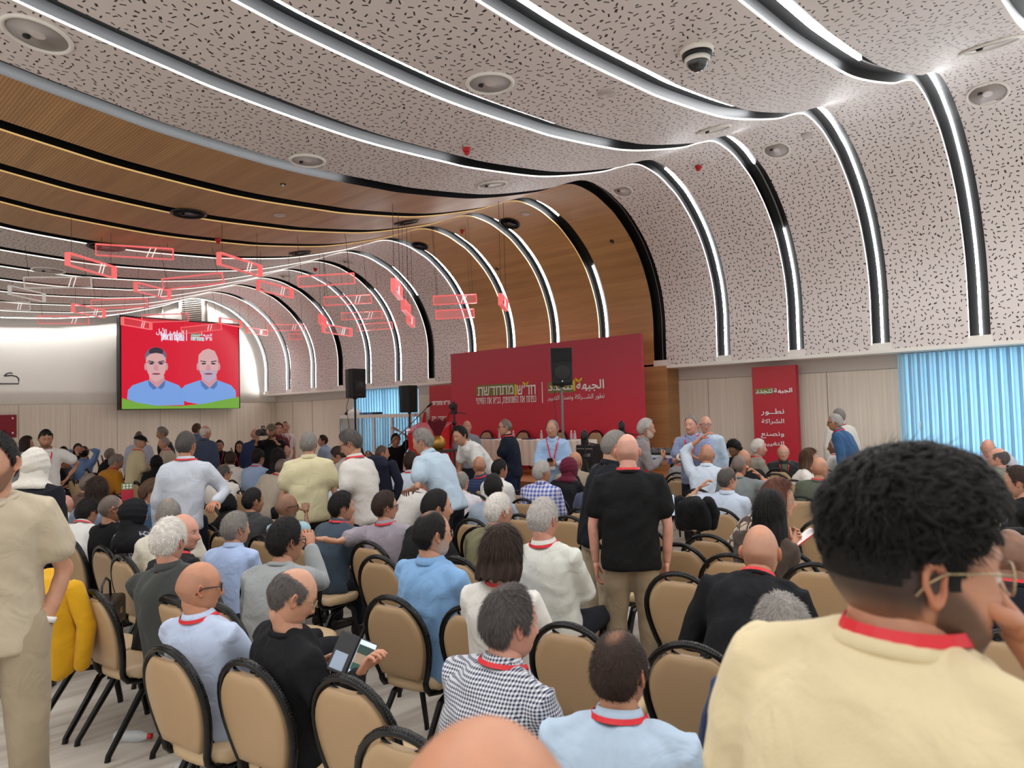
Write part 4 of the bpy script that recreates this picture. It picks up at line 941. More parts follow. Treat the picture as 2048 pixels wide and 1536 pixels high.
def cloth_mat(c, pat=None):
    key = (c, pat)
    if key in CM: return CM[key]
    m = bpy.data.materials.new('cloth_%d_%d_%d' % c); m.use_nodes = True; nt = m.node_tree; b = nt.nodes['Principled BSDF']
    b.inputs['Roughness'].default_value = .85; b.inputs['Specular IOR Level'].default_value = .25
    if sum(c) > 120: b.inputs['Sheen Weight'].default_value = .12
    tc = N(nt, 'ShaderNodeTexCoord'); col = srgb(*c); kk = .80 if sum(c) > 450 else .9; col = (col[0]*kk, col[1]*kk, col[2]*kk, 1)
    n = N(nt, 'ShaderNodeTexNoise'); n.inputs['Scale'].default_value = 7; n.inputs['Detail'].default_value = 3; n.inputs['Distortion'].default_value = .8; nt.links.new(tc.outputs['Object'], n.inputs['Vector'])
    n2 = N(nt, 'ShaderNodeTexNoise'); n2.inputs['Scale'].default_value = 260; nt.links.new(tc.outputs['Object'], n2.inputs['Vector'])
    h = M2(nt, 'ADD', M2(nt, 'MULTIPLY', n.outputs[0], 1.0), M2(nt, 'MULTIPLY', n2.outputs[0], .035))
    bp = N(nt, 'ShaderNodeBump'); bp.inputs['Strength'].default_value = .55; bp.inputs['Distance'].default_value = .035; nt.links.new(h, bp.inputs['Height']); nt.links.new(bp.outputs[0], b.inputs['Normal'])
    b.inputs['Base Color'].default_value = col
    if pat:
        kind, c2, k = pat; sx = N(nt, 'ShaderNodeSeparateXYZ'); nt.links.new(tc.outputs['Object'], sx.inputs[0])
        sn_ = N(nt, 'ShaderNodeSeparateXYZ'); nt.links.new(tc.outputs['Normal'], sn_.inputs[0]); sd_ = M2(nt, 'GREATER_THAN', M2(nt, 'ABSOLUTE', sn_.outputs[1]), .72)
        u = M2(nt, 'ADD', M2(nt, 'MULTIPLY', sx.outputs[0], sd_), M2(nt, 'MULTIPLY', sx.outputs[1], M2(nt, 'SUBTRACT', 1.0, sd_))); w = sx.outputs[2]
        a = M2(nt, 'GREATER_THAN', M2(nt, 'FRACT', M2(nt, 'MULTIPLY', u, k)), .5); d = M2(nt, 'GREATER_THAN', M2(nt, 'FRACT', M2(nt, 'MULTIPLY', w, k)), .5)
        if kind == 'check': f = M2(nt, 'MULTIPLY', M2(nt, 'ADD', a, d), .5)
        elif kind == 'stripe': f = a
        elif kind == 'hstripe': f = d
        else:
            vo = N(nt, 'ShaderNodeTexVoronoi', feature='DISTANCE_TO_EDGE'); vo.inputs['Scale'].default_value = k; nt.links.new(tc.outputs['Object'], vo.inputs['Vector']); f = M2(nt, 'LESS_THAN', vo.outputs[0], .10)
        mx = N(nt, 'ShaderNodeMix', data_type='RGBA'); nt.links.new(f, mx.inputs[0]); mx.inputs[6].default_value = col; mx.inputs[7].default_value = srgb(*c2)
        nt.links.new(mx.outputs[2], b.inputs['Base Color'])
    CM[key] = m; return m
def sstep(x, a=0.0, b=1.0): t = np.clip((x-a)/(b-a), 0, 1); return t*t*(3-2*t)
def A3(v): return np.array([v[0], v[1], v[2]], float)
def lin(c): return np.array(srgb(*c)[:3])
SK = {'l': (220, 172, 148), 'm': (198, 146, 118), 't': (178, 126, 96), 'd': (140, 97, 72), 'r': (212, 154, 132), 'o': (192, 134, 102)}
HC_ = {'black': (22, 19, 18), 'dbrown': (48, 34, 27), 'brown': (84, 60, 44), 'grey': (128, 122, 116), 'dgrey': (78, 73, 70), 'white': (206, 200, 192), 'lgrey': (166, 160, 154), 'redbrown': (92, 56, 42)}

def head_shape(n_az, n_po):
    """unit directions and positions of a head; x forward, y left, z up, origin between the ears"""
    po = np.linspace(0, PI, n_po); az = np.linspace(0, 2*PI, n_az, endpoint=False)
    PO, AZ = np.meshgrid(po, az, indexing='ij')
    # pack more meridians near the face
    AZ = AZ-.45*np.sin(AZ)*.9
    d = np.stack([np.sin(PO)*np.cos(AZ), np.sin(PO)*np.sin(AZ), np.cos(PO)], -1)
    dx, dy, dz = d[..., 0], d[..., 1], d[..., 2]
    x = dx*np.where(dx > 0, .092, .104); y = dy*.0765; z = dz*np.where(dz > 0, .122, .118)
    lo = np.clip(-dz, 0, 1)
    y = y*(1-.16*lo**1.3); y = y*np.where(dz < -.3, 1+.25*np.clip(dx, 0, 1)*0, 1)
    x = np.where(dx < 0, x*(1-.50*lo**1.1), x*(1+.10*lo-.05*lo**2))
    # square the jaw a little
    full = np.clip(lo-.45, 0, .55)*np.clip(dx+.25, 0, 1); y *= 1+.55*full; x += full*.030
    z = np.where((dz < 0) & (dx < 0), z*(1-.12*(-dx)), z)
    y *= 1-.10*np.clip(dz-.2, 0, 1)*np.clip(dx, 0, 1)          # narrower forehead
    x += .006*np.exp(-((dz-.50)/.30)**2)*np.clip(dx, 0, 1)      # forehead
    fr = np.clip(dx, 0, 1)**.5*(dx > 0)
    g = lambda a, b, s, t: np.exp(-((np.abs(dy)-a)/s)**2-((dz-b)/t)**2)*fr
    x += .0055*g(.30, .20, .22, .07)                             # brow
    x -= .0105*g(.36, .03, .17, .11)                             # sockets
    x += .0035*g(.40, -.02, .10, .035)                           # lower lid
    nt_ = np.clip((.10-dz)/.40, 0, 1); nose = np.where(dz < .12, .006+.020*nt_**1.1, .0)*np.where(dz < -.30, np.clip((dz+.42)/.12, 0, 1)**1.2, 1)*sstep(.18-dz, 0, .10)
    sg = .085+.07*nt_
    x += nose*np.exp(-(dy/sg)**2)*fr
    x += .006*np.exp(-((np.abs(dy)-.16)/.07)**2-((dz+.29)/.06)**2)*fr     # nostril wings
    x += .0050*g(.45, -.22, .20, .14)                            # cheek
    x += .0065*g(0, -.46, .24, .040)+.0065*g(0, -.555, .20, .042)-.0055*g(0, -.505, .26, .018)   # lips
    x -= .004*g(0, -.65, .22, .05); x += .009*g(0, -.82, .26, .14)
    return d, np.stack([x, y, z], -1), AZ, PO
_HS = {}
def get_head(n_az, n_po):
    if (n_az, n_po) not in _HS: _HS[(n_az, n_po)] = head_shape(n_az, n_po)
    return _HS[(n_az, n_po)]
def hair_mask(d, style):
    dx, dy, dz = d[..., 0], d[..., 1], d[..., 2]
    az = np.degrees(np.arctan2(np.abs(dy), dx))
    rec = {'recede': .17, 'fringe': .2, 'thin': .16, 'bald': .2}.get(style, 0)
    line = np.interp(az, [0, 20, 42, 58, 70, 80, 90, 98, 108, 120, 140, 180], [.66+rec*.6, .66+rec, .62+rec*1.2, .42+rec*.8, .20, -.16, -.10, .16, .02, -.38, -.58, -.62])
    if style in ('long', 'bob', 'curly'): line = np.where(az < 62, line-.04, line-.1)
    h = sstep(dz-line, -.02, .12)
    if style in ('fringe', 'bald'):
        top = np.interp(az, [0, 60, 90, 120, 150, 180], [.25, .30, .52, .60, .66, .62])
        h = h*(1-sstep(dz-top, -.08, .12))
    if style == 'thin':
        crown = np.exp(-((dx+.25)**2+dy**2)/.22)*sstep(dz, .45, .75); front = sstep(dx, -.1, .4)*sstep(dz, .5, .75)
        h = h*(1-.85*np.clip(crown+front*.55, 0, 1))
    return h
def grid_faces(a, b, closed=True):
    f = []
    for i in range(a-1):
        for j in range(b if closed else b-1): f.append((i*b+j, (i+1)*b+j, (i+1)*b+(j+1) % b, i*b+(j+1) % b))
    return f
def head_parts(style, hcol, skin, det, beard=0, beard_c=None, brow_c=None, rng=None, thick=None, lips=(170, 96, 88)):
    n_az, n_po = {3: (96, 76), 2: (64, 52), 1: (40, 34), 0: (26, 22)}[det]
    d, P, AZ, PO = get_head(n_az, n_po); P = P.copy(); dx, dy, dz = d[..., 0], d[..., 1], d[..., 2]
    sk = lin(skin)*.92; hc = lin(hcol); h = hair_mask(d, style if style not in ('hijab', 'hat') else 'short')
    col = np.ones(P.shape)*sk
    red = np.exp(-((np.abs(dy)-.42)/.2)**2-((dz+.2)/.18)**2)*(dx > 0)+np.exp(-(dy/.16)**2-((dz+.26)/.1)**2)*(dx > 0)*.8
    col = col*(1-red[..., None]*np.array([0, .10, .10]))
    fr = (dx > .2)
    lip = np.exp(-(dy/.23)**4-((dz+.505)/.062)**4)*fr; col = col*(1-lip[..., None]*.75)+lin(lips)*lip[..., None]*.75
    bc = lin(brow_c or hcol); br = np.exp(-((np.abs(dy)-.36)/.20)**4-((dz-.205-.03*np.cos(np.abs(dy)*4))/.035)**2)*fr; col = col*(1-br[..., None]*.8)+bc*br[..., None]*.8
    mo = np.exp(-(dy/.24)**4-((dz+.505)/.010)**2)*fr; col *= (1-mo[..., None]*.55)
    if beard:
        azd = np.degrees(np.arctan2(np.abs(dy), dx))
        top = np.interp(azd, [0, 14, 24, 40, 60, 78, 90], [-.40, -.40, -.44, -.40, -.22, .0, .1]); b_ = (1-sstep(dz-top, -.16, .05))*(azd < 92)*(1-sstep(-dz-.93, 0, .06))
        b_ = b_*(1-lip*.9); bb = lin(beard_c or hcol); w = (b_*min(1, beard)*.82)[..., None]; col = col*(1-w)+bb*w
        P[..., 0] += b_*max(0, beard-.5)*.014*np.clip(dx, 0, 1); P[..., 2] -= b_*max(0, beard-.5)*.012*np.clip(-dz, 0, 1)
    tint = h*{'bald': .22, 'buzz': .88, 'fringe': .75, 'thin': .75, 'hijab': 0, 'hat': .7}.get(style, .9)
    if style == 'thin': tint = np.maximum(tint, hair_mask(d, 'short')*.30)
    if style == 'fade': tint = sstep(dz-np.interp(np.degrees(np.arctan2(np.abs(dy), dx)), [0, 60, 75, 92, 110, 180], [.66, .42, .1, -.1, -.55, -.75]), -.04, .10)*(.25+.68*sstep(dz, -.62, -.14))
    col = col*(1-tint[..., None])+hc*tint[..., None]
    V = [P.reshape(-1, 3)]; F = grid_faces(n_po, n_az); C = [col.reshape(-1, 3)]; nv = n_az*n_po
    # ears
    m, q = (14, 7) if det >= 2 else (10, 4)
    for s in (-1, 1):
        vv = []; a_ = np.linspace(0, 2*PI, m, endpoint=False)
        for i in range(q):
            r = i/(q-1)
            hgt = -.006+.013*math.sin(min(1, r/.82)*PI/2)**2 if r < .85 else .007-.007*(r-.85)/.15
            for a in a_:
                ex = .0175*r*math.cos(a)*(1 if math.sin(a) > 0 else .78); ez = .032*r*math.sin(a)
                lift = hgt+.011*max(0, -math.cos(a))*r
                vv.append((-.010+ex-.10*ez, s*(.0745+lift), .000+ez))
        base = nv; V.append(np.array(vv)); nv += len(vv); C.append(np.ones((len(vv), 3))*sk*np.array([.98, .82, .80])*1.0)
        g = grid_faces(q, m)
        # back skirt closing the ear to the head
        sk2 = [(-.006+.010*math.cos(a), s*.068, .022*math.sin(a)) for a in a_]; V.append(np.array(sk2)); C.append(np.ones((m, 3))*sk*np.array([.95, .78, .75]))
        g += [((q-1)*m+j, q*m+j, q*m+(j+1) % m, (q-1)*m+(j+1) % m) for j in range(m)]; nv += m
        F += [tuple(base+k for k in t) for t in g]
    if det >= 1:
        for s in (-1, 1):
            e = MB().lathe([(.0118*math.sin(t), -.0118*math.cos(t)) for t in np.linspace(.05, PI-.05, 9)], 14, rot=Matrix.Rotation(PI/2, 3, 'Y'), org=(.0735, s*.0305, .004))
            vv = np.array(e.v); F += [tuple(nv+k for k in t) for t in e.f]; V.append(vv); r = np.hypot(vv[:, 1]-s*.0305, vv[:, 2]-.004)
            c = np.where((r < .0058)[:, None] & (vv[:, 0] > .08)[:, None], lin((40, 26, 20)), lin((216, 208, 200))); C.append(c); nv += len(vv)
            lid = MB().lathe([(.0132*math.sin(t), .0132*math.cos(t)) for t in np.linspace(.05, 1.25, 5)], 12, rot=Matrix.Rotation(.25, 3, 'Y'), org=(.0728, s*.0305, .004))
            vv = np.array(lid.v); F += [tuple(nv+k for k in t) for t in lid.f]; V.append(vv); C.append(np.ones((len(vv), 3))*sk*.85); nv += len(vv)
    body = (np.concatenate(V), F, np.concatenate(C))
    # hair shell
    hair = None
    if style not in ('bald', 'hijab', 'hat', 'buzz'):
        th = thick or {'short': .014, 'fringe': .006, 'thin': .008, 'recede': .011, 'curly': .026, 'long': .022, 'bob': .024, 'fade': .017, 'afro': .035}.get(style, .012)
        T_ = h*th*(1+.5*np.clip(dz, 0, 1)) if style not in ('fringe', 'thin') else h*th
        if style == 'fade': h = h*sstep(dz, -.12, .16); T_ = h*(.001+th*1.25*sstep(dz, .10, .62)*(1+.35*np.clip(dx, 0, 1)))
        nz = np.sin(P[..., 0]*190+rng.uniform(0, 6))*np.sin(P[..., 1]*210)*np.sin(P[..., 2]*180+1)
        if style in ('curly', 'afro'): T_ = T_*(1+.35*nz+.2*np.sin(P[..., 0]*420)*np.sin(P[..., 1]*390+P[..., 2]*300))
        else: T_ = T_*(1+.10*nz)
        nrm = P/np.linalg.norm(P, axis=-1)[..., None]
        Q = P+nrm*(T_+.0008*(h > .02))[..., None]
        keep = (h > .03).reshape(-1); F2 = [t for t in grid_faces(n_po, n_az) if all(keep[k] for k in t)]
        vr = 1+.18*np.sin(P[..., 0]*300+P[..., 1]*170)*np.sin(P[..., 1]*260)
        salt = np.ones(P.shape)*hc*vr[..., None]
        mixs = (h < .6)[..., None]*(1-h[..., None]/.6)*(style != 'fade'); salt = salt*(1-mixs*.6)+sk*mixs*.6
        hair = [Q.reshape(-1, 3), F2, salt.reshape(-1, 3)]
        nst = {3: 9000, 2: 2600, 1: 900, 0: 0}[det]
        if style in ('fringe', 'thin'): nst = int(nst*.6)
        if nst:
            hf = h.reshape(-1); w = hf*np.sin(PO).reshape(-1)+1e-9; idx = rng.choice(len(hf), nst, p=w/w.sum())
            p0 = Q.reshape(-1, 3)[idx]+rng.normal(0, .003, (nst, 3)); nn = nrm.reshape(-1, 3)[idx]
            crown = np.array([-.04, 0, .12]); fl = p0-crown; fl -= nn*(fl*nn).sum(1)[:, None]; fl /= np.linalg.norm(fl, axis=1)[:, None]+1e-6
            L = {'short': .016, 'fringe': .012, 'thin': .013, 'recede': .017, 'curly': .03, 'long': .05, 'bob': .05, 'fade': .006, 'afro': .02}.get(style, .018)
            Ls = L*(min(1, thick/.013) if thick and style == 'short' else 1)*rng.uniform(.6, 1.2, nst)*(.4+.6*hf[idx])
            if style == 'fade': Ls = (.003+.028*sstep(nn[:, 2], .15, .6))*rng.uniform(.6, 1.2, nst)
            lift = .22 if style in ('short', 'recede') else .18
            if style in ('curly', 'afro'): fl = fl+rng.normal(0, .7, fl.shape); lift = .8
            if style == 'fade': fl = fl+rng.normal(0, .35, fl.shape); lift = .12; Ls = Ls*.8
            p1 = p0-nn*.002; tip = p0+fl*Ls[:, None]+nn*(Ls*lift*rng.uniform(.2, 1, nst))[:, None]
            sd = np.cross(fl, nn); sd /= np.linalg.norm(sd, axis=1)[:, None]+1e-6; wd = {3: .0009, 2: .0013, 1: .0022}[det]*rng.uniform(.7, 1.4, nst)
            vv = np.stack([p1-sd*wd[:, None], p1+sd*wd[:, None], tip], 1).reshape(-1, 3)
            cc = hc*rng.uniform(.6, 1.5, (nst, 1)); cc = np.repeat(cc, 3, 0); b0 = len(hair[0])
            hair[0] = np.concatenate([hair[0], vv]); hair[2] = np.concatenate([hair[2], cc]); hair[1] = hair[1]+[(b0+3*i, b0+3*i+1, b0+3*i+2) for i in range(nst)]
        if style == 'fade':      # thick wavy locks over the crown
            lb = MB(); hf = (h*sstep(dz, .12, .5)).reshape(-1); w = hf*np.sin(PO).reshape(-1)+1e-9; idx = rng.choice(len(hf), 620, p=w/w.sum()); q0 = Q.reshape(-1, 3); nr = nrm.reshape(-1, 3)
            for k_ in idx:
                n0_ = nr[k_]; t0 = np.array([1.0, rng.normal(0, .45)+.3, .1]); t0 -= n0_*t0.dot(n0_); t0 /= np.linalg.norm(t0); b0_ = np.cross(n0_, t0); L0 = rng.uniform(.030, .055); am = rng.uniform(.002, .007)*rng.choice([-1, 1]); pts = []
                for u in np.linspace(0, 1, 7): pts.append(tuple(q0[k_]-n0_*.004+t0*(u-.3)*L0+b0_*am*math.sin(u*6)+n0_*(.009*math.sin(u*PI)-.002*u)))
                lb.tube(pts, [.0018, .0036, .0045, .0046, .004, .0028, .0008], 5)
            b0 = len(hair[0]); vv = np.array(lb.v); hair[0] = np.concatenate([hair[0], vv]); hair[2] = np.concatenate([hair[2], hc*np.repeat(rng.uniform(.45, 1.25, len(vv)//35), 35)[:, None]]); hair[1] = hair[1]+[tuple(b0+k for k in t) for t in lb.f]
    return body, hair
def col_mesh(name, V, F, C, m, parent=None, smooth=True):
    me = bpy.data.meshes.new(name); me.from_pydata(V.tolist(), [], F)
    a = me.color_attributes.new('Col', 'FLOAT_COLOR', 'POINT'); c = np.ones((len(V), 4)); c[:, :3] = C; a.data.foreach_set('color', c.ravel())
    me.materials.append(m); 
    if smooth: me.shade_smooth()
    return me
def remeshed(mb, vox, smooth=4):
    me = bpy.data.meshes.new('tmp'); me.from_pydata(mb.v, [], mb.f); o = bpy.data.objects.new('tmp', me); COL.objects.link(o)
    r = o.modifiers.new('r', 'REMESH'); r.mode = 'VOXEL'; r.voxel_size = vox
    s = o.modifiers.new('s', 'SMOOTH'); s.factor = .5; s.iterations = smooth
    e = o.evaluated_get(bpy.context.evaluated_depsgraph_get()); q = e.to_mesh()
    n = len(q.vertices); co = np.empty(n*3); q.vertices.foreach_get('co', co); nr = np.empty(n*3); q.vertices.foreach_get('normal', nr)
    F = [tuple(p.vertices) for p in q.polygons]; e.to_mesh_clear(); bpy.data.objects.remove(o); bpy.data.meshes.remove(me)
    return co.reshape(-1, 3), nr.reshape(-1, 3), F
def loft(mb, rings, n=16):
    v = []
    for c, a, b in rings:
        for k in range(n):
            t = 2*PI*k/n; ct, st_ = math.cos(t), math.sin(t)
            v.append(tuple(c+a*(abs(ct)**.85*(1 if ct > 0 else -1))+b*(abs(st_)**.85*(1 if st_ > 0 else -1))))
    f = [(i*n+k, i*n+(k+1) % n, (i+1)*n+(k+1) % n, (i+1)*n+k) for i in range(len(rings)-1) for k in range(n)]
    f += [tuple(range(n))[::-1], tuple((len(rings)-1)*n+k for k in range(n))]
    mb.add(v, f)
def limb(mb, pts, rs, n=10):
    """tapered limb with rounded ends"""
    p = [A3(q) for q in pts]
    d0 = p[0]-p[1]; d0 /= np.linalg.norm(d0)+1e-9; d1 = p[-1]-p[-2]; d1 /= np.linalg.norm(d1)+1e-9
    P_ = [p[0]+d0*rs[0]*.8]+[p[0]+d0*rs[0]*.4]+p+[p[-1]+d1*rs[-1]*.4]+[p[-1]+d1*rs[-1]*.8]
    mb.tube([tuple(q) for q in P_], [rs[0]*.35, rs[0]*.85]+list(rs)+[rs[-1]*.85, rs[-1]*.35], n)
def ik(a, t, l1, l2, hint):
    v = t-a; D = np.linalg.norm(v); D2 = min(D, (l1+l2)*.985); v = v/(D+1e-9); t2 = a+v*D2
    x = (l1*l1-l2*l2+D2*D2)/(2*D2); h = math.sqrt(max(0, l1*l1-x*x)); hp = hint-v*hint.dot(v); hp /= np.linalg.norm(hp)+1e-9
    return a+v*x+hp*h, t2
def folds(V, Nn, amp, seed, ax):
    r = np.random.RandomState(seed); o = np.zeros(len(V))
    for i in range(4):
        k = r.normal(0, 1, 3)*np.array(ax); k2 = r.normal(0, 9, 3); o += np.sin(V@k+1.7*np.sin(V@k2+r.uniform(0, 6))+r.uniform(0, 6))/4
    return V+Nn*(np.abs(o)**.7*np.sign(o)*amp)[:, None]
def hand(mb, w, dirv, palm_n, s, curl=.45, sc=1.0, spread=1):
    """palm, four unequal fingers and a thumb leaving the side of the palm"""
    d = dirv/np.linalg.norm(dirv); n_ = palm_n-d*palm_n.dot(d); n_ /= np.linalg.norm(n_)+1e-9; b = np.cross(n_, d)*s       # b points to the thumb side
    loft(mb, [(w-d*.01, b*.024*sc, n_*.019*sc), (w+d*.02*sc, b*.030*sc, n_*.016*sc), (w+d*.06*sc, b*.040*sc, n_*.014*sc), (w+d*.088*sc, b*.040*sc, n_*.011*sc), (w+d*.094*sc, b*.03*sc, n_*.007*sc)], 10)
    for off, L, cu in ((.030, .074, .9), (.010, .083, 1.0), (-.010, .077, 1.05), (-.029, .060, 1.15)):
        p = w+d*.082*sc+b*off*sc; a = .15; pts = [p-d*.02*sc]; q = p; 
        for k, fl in enumerate((.44, .32, .24)):
            pts.append(q); dd = d*math.cos(a)+n_*math.sin(a)+b*off*1.5*spread; q = q+dd/np.linalg.norm(dd)*L*fl*sc; a += curl*cu*(1.25 if k == 0 else 1)
        pts.append(q)
        limb(mb, pts, [.0095*sc, .0095*sc, .0088*sc, .0080*sc, .0068*sc], 7)
    p = w+d*.022*sc+b*.024*sc; q1 = p+(d*.55+b*.75+n_*.25)*.038*sc; q2 = q1+(d*.85+b*.30+n_*.35)*.032*sc; q3 = q2+(d*.9+b*.0+n_*.45)*.024*sc
    limb(mb, [p, q1, q2, q3], [.013*sc, .0115*sc, .0100*sc, .0078*sc], 7)
PEOPLE = []
SEATED = set()
ribbon_m = mat('red_ribbon', srgb(206, 28, 40), .5)
card_m = mat('badge_card', srgb(232, 222, 218), .4)
gl_black = mat('glasses_black', srgb(16, 14, 14), .3); gl_wire = mat('glasses_wire', srgb(170, 150, 120), .3, metal=.7); lens_m = mat('lens', srgb(210, 220, 225), .04, alpha=.16)
shoe_m = mat('dark_shoe', srgb(38, 28, 24), .4)
_shoe = [None]
def strip(mb, pts, nrm, w):
    v = []; 
    for i, p in enumerate(pts):
        t = A3(pts[min(i+1, len(pts)-1)])-A3(pts[max(i-1, 0)]); sd = np.cross(t, A3(nrm[i])); sd /= np.linalg.norm(sd)+1e-9; v += [tuple(A3(p)-sd*w), tuple(A3(p)+sd*w)]
    k = len(v); v += [tuple(A3(v[i])-A3(nrm[i//2])*.002) for i in range(k)]
    f = []
    for i in range(len(pts)-1): a = 2*i; f += [(a, a+1, a+3, a+2), (k+a+2, k+a+3, k+a+1, k+a), (a, a+2, k+a+2, k+a), (a+1, k+a+1, k+a+3, a+3)]
    mb.add(v, f)
GESTURE = {'lap': (.34, .09, .07), 'down': (.06, .235, -.13), 'phone': (.33, .055, .20), 'hip': (-.02, .235, .10), 'face': (.20, .03, .60), 'nape': (-.10, .06, .74), 'knee': (.44, .16, .10), 'cross': (.24, -.14, .20),
           'out': (-.12, .60, .36), 'table': (.36, .24, -.18), 'camera': (.42, .07, .62), 'crown': (.06, .06, .84), 'pocket': (.015, .145, -.05), 'back': (-.16, .30, .08), 'hold': (.30, .07, .28), 'chairback': (.22, .40, -.02), 'chin': (.16, .02, .53), 'side': (.02, .30, .0)}
HINT = {'hip': (-.5, 1, .0), 'nape': (.3, 1, .25), 'crown': (.4, 1, .0), 'cross': (0, .8, -.8), 'face': (.2, .35, -1), 'camera': (.0, .7, -1), 'pocket': (-.7, .7, -.2), 'out': (-.2, .3, -1), 'chin': (.35, .3, -1)}
def person(x, y, z, pose, A, hA, hair, hcol, skin, top, tcol, label, hp=0, roll=0, lean=None, arms=None, lan=0, gl=None, beard=0, bcol=None, pants=(34, 36, 44), pat=None, ss=None, twist=None, size=None,
           female=0, belly=0, shades=0, pcol=None, hat=None, vcol=None, tie=None, curve=.05, phone=0, hold=None, base=0, wide=1.0, thick=None, legs=None, det=None, under=None, hs=None, neck=1.0, slean=0, shoe=1):
    i = len(PEOPLE); rng = np.random.RandomState(100+i); zk = 1.085 if pose == 'sit' else 1.0; z = z*zk; hs = hs or (1.07 if pose == 'sit' else 1.0)
    if z > 3.0:      # keep bodies from standing in each other: slide a little along the line of sight
        best = None
        for f_ in (1, 1.03, .97, 1.06, .95, 1.09, .93, 1.12, .91, 1.15, 1.18, .88):
            q = at_depth(x, y, z*f_); lo_ = math.atan2(ray(x, y)[1], ray(x, y)[0])-math.radians(A); le_ = math.radians(8 if lean is None and pose == 'sit' else (lean or 2))
            o_ = math.sin(le_)*.66+.05; g_ = (q.x-math.cos(lo_)*o_, q.y-math.sin(lo_)*o_)
            dm = min([9]+[math.hypot(g_[0]-k['root'][0], g_[1]-k['root'][1]) for k in PEOPLE])
            if dm > .50: best = (9, z*f_); break
            if best is None or dm > best[0]+.03: best = (dm, z*f_)
        z = best[1]
    if det is None: det = 3 if z < 1.3 else 2 if z < 5.6 else 1 if z < 12 else 0
    vox = {3: .0085, 2: .0135, 1: .022, 0: .032}[det]
    chair_k = None; slx = 0
    if pose == 'sit' and z > 1.5:
        q = at_depth(x, y, z); lo_ = math.atan2(ray(x, y)[1], ray(x, y)[0])-math.radians(A); l0 = 8 if lean is None else lean; o_ = math.sin(math.radians(l0))*.66+.05
        ex, ey = q.x-math.cos(lo_)*o_, q.y-math.sin(lo_)*o_
        c_ = sorted((math.hypot(CHAIRS[k][0].location.x-ex, CHAIRS[k][0].location.y-ey), k) for k in range(len(CHAIRS)) if k not in SEATED and CHAIRS[k][0].location.z < .1)[0]
        if c_[0] < .46:
            chair_k = c_[1]; SEATED.add(chair_k); Tc = CHAIRS[chair_k][0]; rc = Tc.rotation_euler.z; dx_, dy_ = ex-Tc.location.x, ey-Tc.location.y
            lx = math.cos(rc)*dx_+math.sin(rc)*dy_; ly = -math.sin(rc)*dx_+math.cos(rc)*dy_
            cx, cy = float(np.clip(lx, .03, .17)), float(np.clip(ly, -.08, .08)); rx = math.cos(rc)*(lx-cx)-math.sin(rc)*(ly-cy); ry = math.sin(rc)*(lx-cx)+math.cos(rc)*(ly-cy)
            bx_ = math.cos(lo_)*rx+math.sin(lo_)*ry; by_ = -math.sin(lo_)*rx+math.cos(lo_)*ry
            lean = float(np.clip(l0+math.degrees(math.atan2(bx_, .66)), -12, 38)); slx = float(np.clip(math.degrees(math.atan2(by_, .66)), -16, 16))
    slean = slean+slx
    p = at_depth(x, y, z); los = math.atan2(ray(x, y)[1], ray(x, y)[0]); yaw = los-math.radians(A); hyaw = -math.radians(hA-A)
    sit = pose == 'sit'
    if lean is None: lean = 8 if sit else 2
    le = math.radians(lean); sl_ = math.radians(slean)
    U = np.array([math.sin(le), math.sin(sl_), math.cos(le)]); U /= np.linalg.norm(U); Fw = np.cross(np.array([0, 1, 0]), U); Fw /= np.linalg.norm(Fw); L_ = np.cross(U, Fw)
    Ls = .52
    nb0 = U*Ls+Fw*curve; nd = U*.75+np.array([0, 0, .35]); nd /= np.linalg.norm(nd)
    hcen0 = nb0+nd*.130*neck+Fw*.032; R = Matrix.Rotation(hyaw, 3, 'Z') @ Matrix.Rotation(math.radians(hp), 3, 'Y') @ Matrix.Rotation(math.radians(roll), 3, 'X'); Rn = np.array(R)
    topoff = Rn@np.array([0.0, 0, .122+(.012 if hair not in ('bald', 'buzz', 'hijab') else .003)])*hs; H = p.z-base
    up = hcen0[2]+abs(topoff[2])
    if sit: hip = .535; s = (H-hip)/up; sc = float(np.clip(s, .86, 1.10)); hipz = H-up*sc
    else: s = H/(up+.93); sc = float(np.clip(s, .88, 1.13)); hipz = H-up*sc
    if size: sc = size; hipz = H-up*sc
    if (sit and abs(hipz-hip) > .1) or (not sit and abs(hipz-.93*sc) > .08): print('person %d %s z=%.2f H=%.2f s=%.2f hip=%.2f' % (i, label[:30], z, H, s, hipz))
    off = (hcen0+topoff)*sc; c, sn = math.cos(yaw), math.sin(yaw); gx = p.x-(c*off[0]-sn*off[1]); gy = p.y-(sn*off[0]+c*off[1])
    T = thing('person', label, 'person', (gx, gy, base), yaw)
    hipv = np.array([0, 0, hipz])
    tp = lambda fx, ly, t: hipv+sc*(Fw*(fx+curve*np.clip(t, 0, 1.2)**2)+L_*ly+U*(Ls*t))
    W = wide*(.93 if female else 1.06 if sit else .98); B = 1+belly*.35
    # legs
    ldir = 0.0
    if sit: ldir = (chair_rz(x, z)-yaw) if legs is None else math.radians(-legs); ldir = (ldir+PI) % (2*PI)-PI
    ld = np.array([math.cos(ldir), math.sin(ldir), 0]); ll = np.array([-ld[1], ld[0], 0])
    leg = []
    for sd in (-1, 1):
        h0 = hipv+ll*.085*sd*sc
        if sit: kn = h0+ld*.43*sc+ll*.05*sd+np.array([0, 0, (.50*min(sc, 1.03)+.01)-hipz]); an = kn+ld*.02+np.array([0, 0, -(kn[2]-.085)])
        else: kn = h0+ld*.03*sc+np.array([0, 0, -.43*sc])+ll*.02*sd; an = np.array([h0[0]-.02*sc, h0[1]+ll[1]*.03*sd, .085])
        leg.append((h0, kn, an))
    # arms
    arms = arms or (('lap', 'lap') if sit else ('down', 'down'))
    AR_ = []
